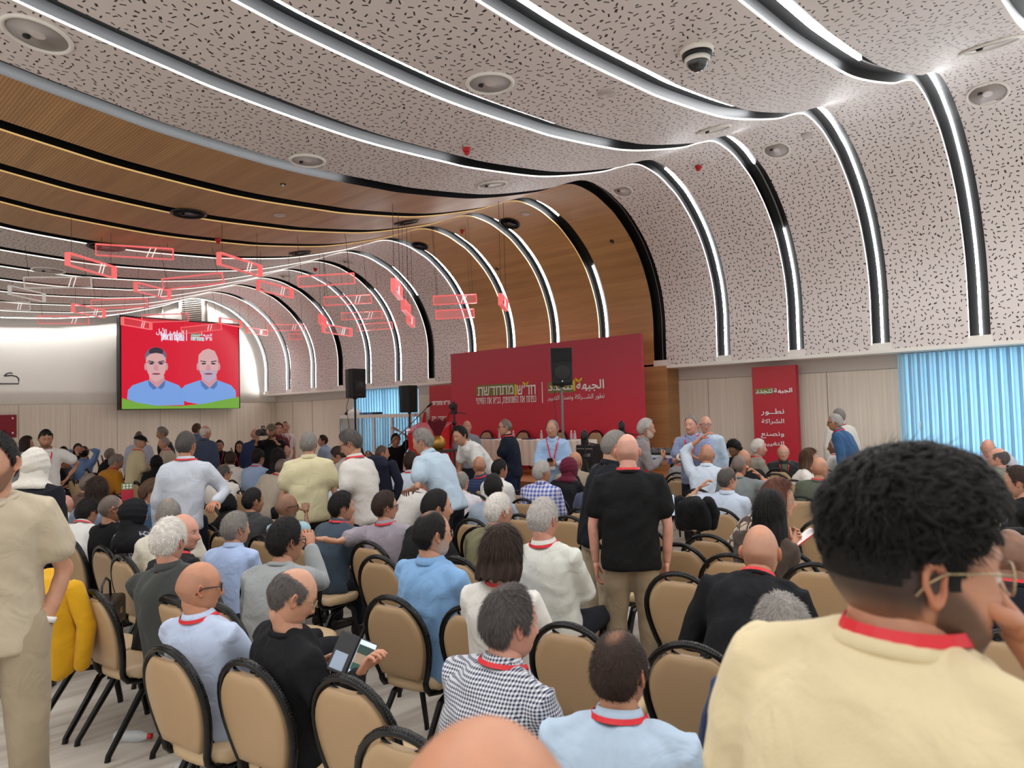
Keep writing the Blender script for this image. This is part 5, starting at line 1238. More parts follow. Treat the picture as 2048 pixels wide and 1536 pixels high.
    for sd, g in ((1, arms[0]), (-1, arms[1])):
        sh = tp(-.005, sd*.166*W, .865)
        if isinstance(g, tuple):
            w_ = at_depth(g[0], g[1], g[2]*zk); dxy = np.array([w_.x-gx, w_.y-gy]); tg = np.array([c*dxy[0]+sn*dxy[1], -sn*dxy[0]+c*dxy[1], w_.z-base]); hn = g[3] if len(g) > 3 else (-.2, sd*.6, -1)
        else:
            q = GESTURE[g]; tg = hipv+sc*np.array([q[0], sd*q[1], q[2]]); hn = HINT.get(g, (-.45, .7, -.8)); hn = (hn[0], sd*hn[1], hn[2])
            if g in ('face', 'chin', 'nape', 'crown', 'phone', 'hold', 'camera', 'lap', 'cross'): tg = tg+sc*(U-np.array([0, 0, 1]))*(q[2])
        el, wr = ik(sh, tg, .285*sc, .255*sc, A3(hn)); AR_.append((sd, g, sh, el, wr))
    # ---- body (one continuous surface: trunk, neck, arms, hands, legs) with the head
    mb = MB(); sk = lin(SK[skin])*.92
    tr = [(-.12, .150, .100), (.0, .155, .105), (.25, .138, .098*B), (.5, .145, .105*B), (.75, .158, .105), (.86, .135, .088), (.95, .085, .066), (1.03, .056, .058), (1.10, .052, .055)]
    rings = [(tp(0, 0, t), L_*a*W*sc, Fw*b*sc) for t, a, b in tr]; loft(mb, rings, 14)
    nb = tp(.0, 0, .98); hc_ = hipv+sc*hcen0; R_ = Rn*sc*hs
    hneck = hc_+R_@np.array([-.028, 0, -.055])
    limb(mb, [nb, (nb+hneck)/2, hneck], [.058*sc, .053*sc, .055*sc], 14)
    for sd, g, sh, el, wr in AR_: limb(mb, [sh, (sh+el)/2, el, (el+wr)/2, wr], [.038*sc, .040*sc, .037*sc, .036*sc, .026*sc], 10)
    for h0, kn, an in leg: limb(mb, [h0, (h0+kn)/2, kn, (kn*.55+an*.45), an], [.085*sc, .072*sc, .055*sc, .052*sc, .036*sc], 10)
    V, Nn, F = remeshed(mb, vox*1.45, 3); C = np.ones(V.shape)*sk
    VV = [V]; FF = list(F); CC = [C]; n0 = len(V)
    for sd, g, sh, el, wr in AR_:
        hm = MB(); fd = wr-el; fd /= np.linalg.norm(fd); pn = {'out': (0, 0, -1), 'table': (0, 0, -1), 'lap': (0, 0, -1), 'knee': (0, 0, -1)}.get(g if isinstance(g, str) else 'lap', (0, -sd, 0))
        if g in ('phone', 'hold', 'camera'): pn = (.1, -sd, .5)
        if g in ('face', 'chin'): pn = (-1, 0, .1)
        if g == 'down': pn = (0, -sd, 0)
        cu = {'phone': .75, 'hold': .8, 'camera': .8, 'face': .8, 'chin': .8, 'out': .25, 'table': .2}.get(g, .4) if isinstance(g, str) else .7
        hand(hm, wr, fd, A3(pn), sd, cu, sc*1.0); vv = np.array(hm.v); VV.append(vv); FF += [tuple(n0+k for k in t) for t in hm.f]; n0 += len(vv); CC.append(np.ones(vv.shape)*sk*np.array([1.0, .92, .90]))
    (hv, hf, hcv), hr = head_parts('hijab' if hair == 'hijab' else 'hat' if hat else hair, HC_.get(hcol, hcol) if isinstance(hcol, str) else hcol, SK[skin], det, beard, HC_.get(bcol, bcol) if bcol else None, None, rng, thick, (176, 70, 76) if female else (170, 100, 90))
    hv2 = hv@R_.T+hc_; VV.append(hv2); FF += [tuple(n0+k for k in t) for t in hf]; CC.append(hcv)
    me = col_mesh('body', np.concatenate(VV), FF, np.concatenate(CC), skin_m); link(bpy.data.objects.new('body', me), T)
    if hr:
        hv3 = hr[0]@R_.T+hc_; link(bpy.data.objects.new('hair', col_mesh('hair', hv3, hr[1], hr[2], hair_m)), T)
    def hobj(name, V_, F_, m, sm=True):
        me = bpy.data.meshes.new(name); me.from_pydata((np.array(V_)@R_.T+hc_).tolist(), [], F_); me.materials.append(m)
        if sm: me.shade_smooth()
        return link(bpy.data.objects.new(name, me), T)
    # ---- long hair, headscarf, caps
    if hair in ('long', 'bob'):
        d, P, AZ, PO = get_head(40, 34); nrow = 16; ncol = 33; L = .26 if hair == 'long' else .10
        azs = np.radians(np.linspace(62, 298, ncol)); G = np.zeros((nrow, ncol, 3))
        for a in range(nrow):
            t = a/(nrow-1)
            for b, z_ in enumerate(azs):
                rad = 1+.035*math.sin(b*2.3+i)+.02*math.sin(b*5.1+t*4)
                if t < .5: ph = t/.5*(PI/2); q = np.array([math.sin(ph)*math.cos(z_)*.118, math.sin(ph)*math.sin(z_)*.097, math.cos(ph)*.142])
                else: tt = (t-.5)/.5; q = np.array([math.cos(z_)*(.118-.01*tt)-.015*tt, math.sin(z_)*(.097+.012*math.sin(tt*3)), -.01-tt*L*(1+.10*math.sin(b*1.7))])
                G[a, b] = q*np.array([rad, rad, 1])
        V_ = G.reshape(-1, 3); F_ = grid_faces(nrow, ncol, False); inner = V_*np.array([.93, .93, 1])-np.array([0, 0, .004]); k = len(V_)
        F_ = F_+[tuple(k+q for q in t[::-1]) for t in F_]; hcx = lin(HC_[hcol]); V_ = np.concatenate([V_, inner]); vr = 1+.35*np.sin(np.arange(len(V_)) % ncol*1.9)
        o = link(bpy.data.objects.new('long_hair', col_mesh('long_hair', V_@R_.T+hc_, F_, hcx*vr[:, None], hair_m)), T)
    if hair == 'hijab':
        d, P, AZ, PO = get_head(40, 34); m_ = cloth_mat(hcol); dx, dy, dz = d[..., 0], d[..., 1], d[..., 2]
        Q = P+P/np.linalg.norm(P, axis=-1)[..., None]*(.016+.003*np.sin(P[..., 2]*150+P[..., 1]*60))[..., None]; Q[..., 0] = np.where(dx < 0, Q[..., 0]*1.06, Q[..., 0])
        lowb = dz < -.5; Q[..., :2] = np.where(lowb[..., None] & (dx < .4)[..., None], Q[..., :2]*1.0, Q[..., :2])
        win = ((dy/.66)**2+((dz+.12)/.66)**2 < 1) & (dx > 0); keep = ~win.reshape(-1); F_ = [t for t in grid_faces(34, 40) if all(keep[k] for k in t)]
        hobj('headscarf', Q.reshape(-1, 3), F_, m_)
        hs_ = MB(); rr = []
        c0 = hc_+R_@np.array([-.012, 0, -.075]); c1 = tp(.0, 0, 1.0); c2 = tp(-.0, 0, .86); c3 = tp(0.0, 0, .68)
        for c_, a_, b_ in ((hc_+R_@np.array([-.01, 0, -.02]), .080, .09), (c0, .082, .094), ((c0+c1)/2, .085, .092), (c1, .125, .11))+(((c2, .195, .135), (c3, .20, .145)) if top != 'coat' else ((tp(0, 0, .93), .15, .11),)):
            rr.append((c_, L_*a_*sc, Fw*b_*sc))
        loft(hs_, rr, 22); v_ = folds(np.array(hs_.v), np.array(hs_.v)-hc_, .03, i, (12, 40, 25)); hs_.v = [tuple(q) for q in v_]; hs_.obj('scarf_drape', m_, T, True)
    if hat:
        m_ = cloth_mat(hat[1], hat[2] if len(hat) > 2 else None); th = np.linspace(0, PI/2, 7); V_ = []
        for t in th:
            for a in np.linspace(0, 2*PI, 24, endpoint=False): V_.append((math.cos(a)*math.sin(t)*(.112 if math.cos(a) > 0 else .116)-.004, math.sin(a)*math.sin(t)*.092, .045+(.098 if hat[0] == 'cap' else .085)*math.cos(t)))
        hobj('hat', V_, grid_faces(7, 24), m_)
        V_ = []
        for r in (0, 1):
            for a in np.linspace(-1.15, 1.15, 13): V_.append(((.10+(.075 if hat[0] == 'cap' else .05)*r*math.cos(a*.9))*math.cos(a*.75), (.088+.01*r)*math.sin(a*1.2), .05-.016*r*math.cos(a)))
        k = len(V_); V_ += [(a, b, c_-.006) for a, b, c_ in V_]; F_ = grid_faces(2, 13, False); hobj('brim', V_, F_+[tuple(k+q for q in t[::-1]) for t in F_], m_)
        if hat[0] != 'x':
            pass
    if gl or shades:
        m_ = gl_wire if gl == 'wire' else gl_black; g = MB(); dz0, dx0, tl = (.003, .0955, 0) if not shades else (.080, .078, 1)
        r_ = .0016 if gl == 'wire' else .0026
        for s in (-1, 1):
            rim = [(dx0-.010*abs(math.cos(t))*(1 if s*math.cos(t) > 0 else 0), s*.033+.0255*math.cos(t), dz0+.019*math.sin(t)) for t in np.linspace(0, 2*PI, 18, endpoint=False)]
            g.tube(rim, r_, 5, closed=True)
            g.tube([(dx0-.012, s*.058, dz0+.008), (.045, s*.0775, dz0+.012-.02*tl), (.0, s*.0805, dz0+.010-.035*tl), (-.018, s*.079, dz0-.002-.045*tl), (-.030, s*.077, dz0-.018-.05*tl)], r_*1.1, 5)
        g.tube([(dx0, -.009, dz0+.003), (dx0+.004, 0, dz0+.007), (dx0, .009, dz0+.003)], r_, 5)
        o = hobj('glasses', g.v, g.f, m_); 
        lm = lens_m if not shades else mat('dark_lens', srgb(30, 28, 28), .08)
        for s in (-1, 1):
            pts = [(dx0, s*.033, dz0)]+[(dx0-.010*abs(math.cos(t))*(1 if s*math.cos(t) > 0 else 0), s*.033+.025*math.cos(t), dz0+.0185*math.sin(t)) for t in np.linspace(0, 2*PI, 14, endpoint=False)]
            q = hobj('lens', pts, [(0, k+1, (k+1) % 14+1) for k in range(14)], lm, False); q.parent = o
    # ---- clothing
    tops = {'tee': ('short', 1), 'polo': ('short', 1), 'shirt': ('long', 1), 'jacket': ('long', 2), 'sweater': ('long', 1.4), 'blouse': ('short', 1.1), 'coat': ('long', 2.2)}
    slv, loose = tops[top]
    if ss is not None: slv = 'short' if ss else 'long'
    of = .012+.006*loose; cmat = cloth_mat(tcol, pat); hem = -.16 if not (sit) else -.15
    if top in ('coat',): hem = -.55 if not sit else -.12
    if top == 'tee' and not sit: hem = -.20
    cm_ = MB(); tt = [(hem, .162, .112), (hem*.5, .162, .114), (.0, .160, .112*B), (.25, .150, .108*B), (.5, .154, .112*B), (.75, .166, .110), (.84, .160, .100), (.90, .136, .090), (.955, .100, .074), (.995, .076, .066)]
    if female: tt = [(t, a, b*(1.12 if .55 < t < .8 else 1)) for t, a, b in tt]
    loft(cm_, [(tp(-.0, 0, t), L_*(a*W+of)*sc, Fw*(b+of)*sc) for t, a, b in tt], 18)
    for sd, g, sh, el, wr in AR_:
        limb(cm_, [tp(-.01, sd*.035, .985), tp(-.012, sd*.085*W, .935), sh+sc*U*.008], [.040*sc, .046*sc, .052*sc], 10)
        root = tp(-.005, sd*.10*W, .84)
        if slv == 'long':
            e = el+(wr-el)*(.93 if top != 'shirt' or rng.rand() < .7 else .45)
            limb(cm_, [root, sh, (sh+el)/2, el, (el+e)/2, e], [.052*sc, (.053+of)*sc, (.046+of*1.1)*sc, (.040+of*1.1)*sc, (.036+of)*sc, (.027+of*.9)*sc], 12)
        else: e = sh+(el-sh)*.62; limb(cm_, [root, sh, (sh+e)/2, e], [.052*sc, (.054+of)*sc, (.050+of*1.5)*sc, (.049+of*1.7)*sc], 12)
    V, Nn, F = remeshed(cm_, vox, 5); V = folds(V, Nn, .0075*loose**.5*(1 if det else .6), i*7+1, (28, 34, 20))
    me = bpy.data.meshes.new('top'); me.from_pydata(V.tolist(), [], F); me.materials.append(cmat); me.shade_smooth()
    nm = {'tee': 'tee_shirt', 'polo': 'polo_shirt', 'shirt': 'shirt', 'jacket': 'jacket', 'sweater': 'sweater', 'blouse': 'blouse', 'coat': 'coat'}[top]; me.name = nm
    link(bpy.data.objects.new(nm, me), T)
    # trousers
    pm = MB(); pof = .016
    if not (female and top == 'coat' and not sit) or True:
        loft(pm, [(hipv+np.array([0, 0, dz])*sc+ld*.0, ll*(a+pof)*sc, ld*(b+pof)*sc) for dz, a, b in ((-.10, .13, .09), (-.05, .15, .105), (.03, .136, .092))], 16)
        for h0, kn, an in leg: limb(pm, [h0, (h0+kn)/2, kn, kn*.5+an*.5, an+np.array([0, 0, .02])], [(.083+pof)*sc, (.074+pof)*sc, (.060+pof)*sc, (.055+pof)*sc, (.048+pof)*sc], 12)
        V, Nn, F = remeshed(pm, vox*1.4, 4); V = folds(V, Nn, .006, i*5+2, (18, 30, 26))
        me = bpy.data.meshes.new('trousers'); me.from_pydata(V.tolist(), [], F); me.materials.append(cloth_mat(pants)); me.shade_smooth(); link(bpy.data.objects.new('trousers', me), T)
    # collar
    cc_ = MB(); ncen = tp(.004, 0, .99); n = 24
    if top in ('shirt', 'polo', 'jacket'):
        rg = []
        for rr_, hh in ((.060, .0), (.062, .036), (.067, .040), (.083, .004), (.081, .0), (.064, .030)):
            for k in range(n): t = 2*PI*k/n; fx = math.cos(t); op = max(0, fx)**3; rg.append(tuple(ncen+sc*(Fw*(fx*rr_+.012*op)+L_*(math.sin(t)*rr_*1.02)+U*(hh-.030*op+.006*max(0, -fx)))))
        cc_.add(rg, grid_faces(6, n)); q = cc_.obj('collar', cloth_mat(pcol) if pcol else cmat, T, True)
    elif top in ('tee', 'sweater'):
        pts = [tuple(ncen+sc*(Fw*(math.cos(t)*.076+.012*max(0, math.cos(t)))+L_*math.sin(t)*.080+U*(.006-.034*max(0, math.cos(t))**2+.008*max(0, -math.cos(t))))) for t in np.linspace(0, 2*PI, n, endpoint=False)]
        cc_.tube(pts, .0085*sc, 6, closed=True, flat=1.6); cc_.obj('neckband', cmat, T, True)
    bx = lambda t: (.112*B if t < .7 else .108)+of+.012
    if lan:
        for sd in (-1, 1):
            sb = MB(); P_ = []; Nm = []
            r0 = .088 if top in ('shirt', 'polo', 'jacket') else .074
            for t in np.linspace(PI, PI*.38, 7): P_.append(ncen+sc*(Fw*math.cos(t)*r0+L_*sd*math.sin(t)*r0*1.04+U*(.016 if top in ('shirt', 'polo', 'jacket') else .030)*(1-.5*max(0, math.cos(t))))); Nm.append(Fw*math.cos(t)*.8+L_*sd*math.sin(t)*.8+U*.35)
            for t, yy in ((.86, .062), (.75, .05), (.6, .032), (.42, .008)): P_.append(tp(bx(t)-(.012 if t > .8 else 0), sd*yy, t)); Nm.append(Fw)
            strip(sb, P_, Nm, .0085*sc); o = sb.obj('lanyard', ribbon_m, T)
        q0 = tp(bx(.42), 0, .42); cd_ = MB(); v = []
        for a in (0, .004):
            for b, c2 in ((-.035, 0), (.035, 0), (.035, -.10), (-.035, -.10)): v.append(tuple(q0+sc*(Fw*(a+.004)+L_*b+U*c2)))
        cd_.add(v, [(0, 1, 2, 3), (7, 6, 5, 4), (0, 4, 5, 1), (1, 5, 6, 2), (2, 6, 7, 3), (3, 7, 4, 0)]).obj('badge', card_m, T)
    if tie or under:
        if under:
            u_ = MB(); v = [tuple(tp(bx(t)+.004, yy, t)) for t, yy in ((.96, -.05), (.96, .05), (.55, .012), (.55, -.012))]; u_.add(v, [(0, 1, 2, 3)]).obj('shirt_front', cloth_mat(under), T)
        if tie:
            u_ = MB(); v = [tuple(tp(bx(t)+.010, yy, t)) for t, yy in ((.93, -.016), (.93, .016), (.50, .03), (.45, 0), (.50, -.03))]; u_.add(v, [(0, 1, 2, 3, 4)]).obj('tie', cloth_mat(tie), T)
    if vcol:   # contrasting shoulder yoke / vest panels are modelled as an over-layer
        v_ = MB(); loft(v_, [(tp(-.0, 0, t), L_*(a*W+of+.008)*sc, Fw*(b+of+.008)*sc) for t, a, b in ((-.08, .16, .112), (.2, .155, .11), (.5, .156, .112), (.72, .160, .11))], 18); v_.obj('vest', cloth_mat(vcol), T, True)
    if shoe and (z < 7 or not sit):
        for h0, kn, an in leg:
            sb = MB(); dr = ld; ll2 = ll
            loft(sb, [(an+dr*a+np.array([0, 0, zz-an[2]]), ll2*w_, np.array([0, 0, 1])*hh) for a, zz, w_, hh in ((-.06, .045, .030, .040), (-.02, .05, .040, .048), (.06, .042, .043, .040), (.13, .03, .045, .028), (.19, .022, .034, .020), (.205, .018, .015, .012))], 12)
            sb.obj('shoe', shoe_m, T, True)
    info = dict(chair=chair_k, T=T, p=p, x=x, y=y, z=z, sit=sit, label=label, root=(gx, gy), yaw=yaw, rz=chair_rz(x, z), base=base, AR=AR_, hc=hc_, c=c, sn=sn, wr=[Vector((gx+c*a[4][0]-sn*a[4][1], gy+sn*a[4][0]+c*a[4][1], a[4][2]+base)) for a in AR_], hand=hold)
    PEOPLE.append(info)
    return info
def held_phone(inf, lab, which=None, screen=(70, 120, 190), size=(.075, .155), tiltv=.6, name='phone', cat='phone', col=(20, 20, 22), case=None):
    a, b = inf['wr']; q = (a+b)/2 if which is None else inf['wr'][which]
    fy = Vector((math.cos(inf['yaw']), math.sin(inf['yaw']), 0)); q = q+fy*.10+Vector((0, 0, .045))
    hw = Vector((inf['T'].location.x, inf['T'].location.y, inf['base']))+Vector((inf['c']*inf['hc'][0]-inf['sn']*inf['hc'][1], inf['sn']*inf['hc'][0]+inf['c']*inf['hc'][1], inf['hc'][2]))
    n = (hw-q).normalized(); T = thing(name, lab, cat, q); T.rotation_mode = 'QUATERNION'; T.rotation_quaternion = n.to_track_quat('Z', 'Y')
    w, h = size[0]/2, size[1]/2
    MB().box((-w, -h, -.009), (w, h, 0)).obj('case', mat('phone_case_%d_%d_%d' % col, srgb(*col), .4), T, bevel=.004)
    MB().box((-w*.9, -h*.93, 0), (w*.9, h*.93, .0012)).obj('screen', mat('screen_%d_%d_%d' % screen, srgb(*screen), .2, emit=srgb(*screen), estr=.5), T)
    return T
# ================================================================ PEOPLE: everyone in the room
WHT, CRM, LBL, BLK = (236, 232, 226), (232, 218, 184), (176, 202, 232), (16, 16, 18)
def zs(x, y, d=.60): return d*FPX/(y-hor(x))
Pn = person
# ---- foreground
fg = Pn(1830, 922, .97, 'stand', 26, 66, 'fade', 'black', 'o', 'tee', (232, 214, 172), 'large man close up at right in cream tee, thick black hair faded at the neck', gl='wire', beard=1, bcol='black', lan=1, pants=(40, 50, 80), lean=4, arms=('down', (2036, 1258, .95, (.6, -.5, -1))), size=1.0, wide=1.12, det=3, hp=4, thick=.022, neck=.74, hs=1.10)
bald_fg = Pn(956, 1420, .53, 'stand', 0, 12, 'fringe', 'dgrey', 'o', 'tee', (120, 120, 130), 'blurred balding head rising at the bottom edge, nearest the camera', size=.98, hs=1.12, det=2, hp=-4)
Pn(1237, 1256, 1.98, 'sit', 12, 26, 'thin', 'dbrown', 't', 'shirt', (186, 206, 226), 'balding man in pale blue shirt and dark glasses, bottom centre', gl='b', lan=1, lean=6, det=3, wide=1.1, pants=(40, 44, 60))
Pn(1562, 1191, 2.2, 'sit', 6, -20, 'short', 'grey', 'm', 'sweater', (34, 52, 88), 'grey-haired man in navy, mostly hidden behind the cream shoulder', lean=14)
Pn(1024, 1171, 2.35, 'sit', 42, 60, 'recede', 'dgrey', 'r', 'shirt', (232, 234, 240), 'grey-haired man in navy and white gingham shirt with red lanyard', pat=('check', (24, 30, 60), 85.0), lan=1, lean=14, hp=4, pants=(60, 66, 84), det=3, wide=1.08)
P2 = Pn(610, 1133, 2.80, 'sit', 62, 76, 'fringe', 'dgrey', 'm', 'sweater', (20, 20, 23), 'balding man in black sweater reading a phone in a wallet case', gl='wire', lean=20, hp=24, arms=((645, 1322, 2.86, (.3, .4, -1)), (720, 1348, 2.62, (.3, -.2, -1))), pants=(16, 16, 20))
P1 = Pn(402, 1122, 2.95, 'sit', 44, 78, 'bald', 'dgrey', 'o', 'shirt', (198, 212, 238), 'bald man in pale blue shirt with black glasses, lower left', gl='b', lan=1, lean=-3, hp=4, pants=(24, 26, 32))
Pn(342, 1036, 3.9, 'sit', 30, 32, 'short', 'white', 'r', 'jacket', (66, 68, 66), 'white-haired man in charcoal fleece leaning to his right', lean=24, slean=-10, pants=(30, 30, 34), hp=10)
L1 = Pn(-16, 857, 3.1, 'stand', -165, -152, 'short', 'black', 'm', 'tee', (204, 190, 164), 'tall bearded man in tan tee and khaki trousers standing at the left edge', beard=.7, bcol='dbrown', pants=(172, 156, 130), arms=('pocket', 'pocket'), thick=.006, hs=1.05, wide=.9)
Pn(366, 1027, 4.4, 'sit', 62, 118, 'bald', 'grey', 'r', 'jacket', (30, 30, 34), 'bald man in dark suit and red tie turned to talk', tie=(190, 24, 40), under=(236, 232, 230), lean=4, lan=1)
Pn(472, 1024, 4.25, 'sit', 34, 60, 'short', 'grey', 'm', 'shirt', (186, 204, 236), 'man with thick grey hair in pale blue checked shirt', pat=('check', (160, 184, 226), 90.0), lean=6)
Pn(572, 1036, 3.95, 'sit', 34, 58, 'short', 'black', 't', 'sweater', (160, 164, 164), 'dark-haired man in light grey sweatshirt, hand at his face', gl='b', lean=10, arms=('lap', (622, 1092, 4.2, (.1, -.5, -1.4))), pants=(30, 30, 34))
P24 = Pn(864, 1018, 3.75, 'sit', 44, 62, 'thin', 'black', 'm', 'shirt', (134, 178, 224), 'balding man with grey beard in sky blue shirt', gl='wire', beard=.8, bcol='lgrey', lean=6, pants=(20, 22, 28), wide=1.08)
Pn(873, 977, 5.0, 'sit', 58, 72, 'short', 'black', 'm', 'tee', (20, 20, 22), 'young man in black tee behind the sky blue shirt', lean=14, arms=('knee', (965, 1145, 4.9)), thick=.008)
P38 = Pn(1008, 1056, 3.35, 'sit', 24, 30, 'bob', 'dbrown', 'l', 'blouse', (238, 234, 226), 'woman with short dark hair in white cut-out blouse', female=1, lan=1, lean=12, hp=14, arms=('phone', 'phone'), pants=(232, 226, 214))
P39 = Pn(1089, 993, 4.2, 'sit', 26, 34, 'short', 'lgrey', 'r', 'shirt', (228, 228, 218), 'grey-haired man in off-white shirt with red lanyard, looking down', lan=1, lean=10, hp=8, arms=('phone', 'phone'), thick=.008)
Pn(997, 985, 4.9, 'sit', 40, 56, 'short', 'white', 'r', 'jacket', (112, 108, 78), 'white-haired man in khaki jacket', gl='wire', lean=10, thick=.009)
Pn(1520, 1048, 3.4, 'sit', 10, 8, 'bald', 'grey', 'o', 'sweater', (14, 14, 18), 'bald man in black with red lanyard among empty chairs', lan=1, lean=14, hp=8)
P34 = Pn(1537, 985, 4.5, 'sit', 14, 20, 'long', 'black', 'm', 'jacket', (74, 62, 54), 'woman with black hair in brown coat seen from behind', female=1, lean=12)
P33 = Pn(1556, 962, 5.2, 'sit', 80, 92, 'bob', 'redbrown', 'm', 'blouse', (206, 186, 164), 'woman with glasses in patterned blouse reading a leaflet', female=1, gl='wire', pat=('print', (70, 50, 44), 14.0), arms=('hold', 'hold'), lean=10)
Pn(2018, 1057, 3.15, 'sit', 8, -6, 'bald', 'dgrey', 'd', 'tee', (18, 20, 30), 'bald man in black tee at the right edge with red lanyard', lan=1, lean=6)
Pn(2034, 932, 5.7, 'sit', -70, -84, 'short', 'dbrown', 'm', 'blouse', (14, 14, 16), 'woman with short dark hair and folded arms at the right edge', female=1, ss=0, arms=('cross', 'cross'))
# ---- middle rows, left half
Pn(770, 982, 5.1, 'sit', 24, 66, 'short', 'dbrown', 'm', 'shirt', (164, 154, 164), 'man in mauve shirt stretching his arm along the next chair', gl='b', lan=1, ss=1, lean=6, arms=((612, 1078, 5.0, (-.2, .2, -1)), 'lap'), wide=1.05)
Pn(684, 984, 5.6, 'sit', 40, 70, 'short', 'black', 'm', 'polo', (62, 76, 90), 'black-haired man in slate polo with red lanyard', lan=1, lean=10, thick=.018)
Pn(573, 987, 5.75, 'sit', 46, 74, 'bald', 'dgrey', 'd', 'polo', (176, 214, 224), 'bald dark-skinned man in pale aqua polo, hand at his glasses', gl='b', lean=10, arms=('lap', (612, 1022, 6.05, (.1, -.5, -1.4))))
Pn(506, 974, 6.1, 'sit', 38, 58, 'short', 'black', 't', 'jacket', (58, 58, 60), 'man with cropped black hair in dark grey suit', lean=8, thick=.006)
Pn(337, 994, 5.2, 'sit', 8, 8, 'thin', 'grey', 'm', 'shirt', (230, 224, 204), 'man with thinning grey hair in cream shirt', lan=1, lean=12)
Pn(273, 998, 5.15, 'sit', 52, 72, 'hijab', (26, 27, 31), 'm', 'blouse', (44, 50, 66), 'woman in black headscarf and patterned navy dress', female=1, ss=0, pat=('print', (170, 170, 176), 26.0), lean=10, hp=10)
Pn(222, 989, 5.4, 'sit', 56, 70, 'buzz', 'dgrey', 't', 'sweater', (14, 14, 16), 'man with shaved grey hair and glasses in black', gl='b', lean=14)
Pn(315, 960, 6.7, 'sit', 66, 84, 'short', 'brown', 'm', 'shirt', (66, 92, 122), 'person with straight brown hair in denim shirt, head bowed', lean=14, hp=20, thick=.02)
Pn(194, 956, 6.9, 'sit', 20, 24, 'long', 'dbrown', 'm', 'blouse', (120, 134, 152), 'woman with long dark brown hair left of the brochure', female=1, lean=6)
Pn(179, 946, 7.7, 'sit', 60, 56, 'buzz', 'dgrey', 'o', 'jacket', (88, 62, 54), 'man with shaved head in brown jacket behind long dark hair', lean=14)
Pn(182, 997, 6.0, 'sit', 30, 40, 'short', 'black', 'm', 'shirt', (234, 232, 226), 'man in white shirt bent forward beneath the dark hair', lan=1, lean=34, hp=20)
Pn(132, 990, 7.0, 'sit', 30, 20, 'bald', 'grey', 'r', 'shirt', (210, 200, 190), 'pink bald head just right of the tan-shirted man', lean=20)
Pn(70, 897, 5.3, 'stand', 30, 30, 'hijab', (232, 226, 214), 'l', 'coat', (20, 22, 30), 'woman in cream headscarf and long black robe', female=1, pants=(20, 22, 30), lean=6)
P3 = Pn(92, 858, 10.0, 'stand', 178, 172, 'short', 'black', 't', 'tee', (238, 234, 230), 'bearded man in white tee with sunglasses on his head', beard=.8, bcol='black', lan=1, shades=1, hp=12, arms=('hip', 'down'), thick=.007)
Pn(54, 873, 12.6, 'stand', 88, 96, 'long', 'dbrown', 'm', 'blouse', (168, 176, 184), 'woman with long brown hair in light grey by the left wall', female=1)
Pn(127, 893, 15.5, 'sit', 170, 175, 'short', 'black', 'm', 'shirt', (90, 90, 100), 'small seated dark-haired man right of the bearded man in white')
Pn(156, 888, 17.0, 'sit', 182, 178, 'long', 'black', 'l', 'blouse', (18, 18, 20), 'small seated woman with black hair facing the camera, far left', female=1, ss=0)
Pn(168, 893, 14.6, 'sit', 20, 10, 'short', 'black', 'm', 'shirt', (126, 160, 214), 'man in blue shirt with both arms raised behind his head', arms=('nape', 'nape'), lean=0)
Pn(130, 909, 12.6, 'sit', 80, 92, 'buzz', 'dbrown', 't', 'tee', (16, 16, 18), 'man in black tee holding a phone below the blue shirt', arms=('phone', 'phone'), lean=12)
Pn(221, 897, 14.5, 'sit', 70, 74, 'short', 'grey', 't', 'shirt', (22, 22, 26), 'grey-haired man in black shirt seated left of mustard sweater')
Pn(241, 910, 11.8, 'sit', 52, 76, 'short', 'grey', 'm', 'sweater', (196, 132, 34), 'man in mustard sweater bending his head', lan=1, lean=22, hp=28)
Pn(271, 909, 12.0, 'sit', 168, 176, 'buzz', 'dgrey', 'd', 'jacket', (74, 56, 42), 'elderly man in brown jacket turned to the camera', hp=6)
Pn(278, 862, 14.0, 'stand', 0, -5, 'buzz', 'dgrey', 'm', 'shirt', (204, 214, 232), 'standing man in pale blue shirt behind the flat cap')
Pn(284, 870, 12.4, 'stand', 78, 84, 'hat', 'grey', 'm', 'jacket', (214, 200, 160), 'man in black flat cap and pale yellow jacket', hat=('flat', (18, 18, 22)), lan=1, hp=14, arms=('phone', 'phone'))
Pn(321, 854, 14.0, 'stand', -72, -82, 'short', 'grey', 'm', 'jacket', (22, 24, 34), 'grey-haired man in navy jacket with white shoulders looking left', vcol=(30, 32, 40), hp=12)
Pn(328, 873, 12.8, 'stand', -76, -84, 'buzz', 'grey', 'm', 'jacket', (206, 192, 172), 'shorter man in beige jacket looking left at the flat cap man', lan=1, arms=('phone', 'phone'))
Pn(313, 911, 11.2, 'sit', 0, 10, 'hijab', (20, 18, 20), 'm', 'blouse', (16, 22, 30), 'woman in black headscarf left of the tall white shirt', female=1, ss=0)
P18 = Pn(372, 861, 6.7, 'stand', 6, 26, 'short', 'dgrey', 'o', 'shirt', (212, 218, 228), 'tall man in pale shirt leaning his hand on a chair back', lan=1, pants=(20, 24, 40), arms=('down', (430, 1004, 6.5)), thick=.007, wide=.92)
Pn(394, 847, 16.4, 'stand', 30, 50, 'short', 'brown', 'm', 'shirt', (96, 118, 160), 'farther standing man in blue shirt beside the fringe-haired man')
Pn(411, 850, 13.2, 'stand', 30, 56, 'fringe', 'white', 'r', 'shirt', (70, 82, 108), 'man with white hair fringe in slate blue shirt', pants=(24, 26, 34), wide=1.05)
Pn(439, 880, 16.8, 'sit', 172, 178, 'short', 'black', 't', 'shirt', (18, 18, 22), 'seated man in black with red lanyard facing the camera', lan=1)
Pn(479, 883, 16.4, 'sit', 184, 190, 'long', 'black', 'm', 'jacket', (20, 20, 24), 'seated woman with black hair and glasses facing the camera', female=1, gl='b', lan=1)
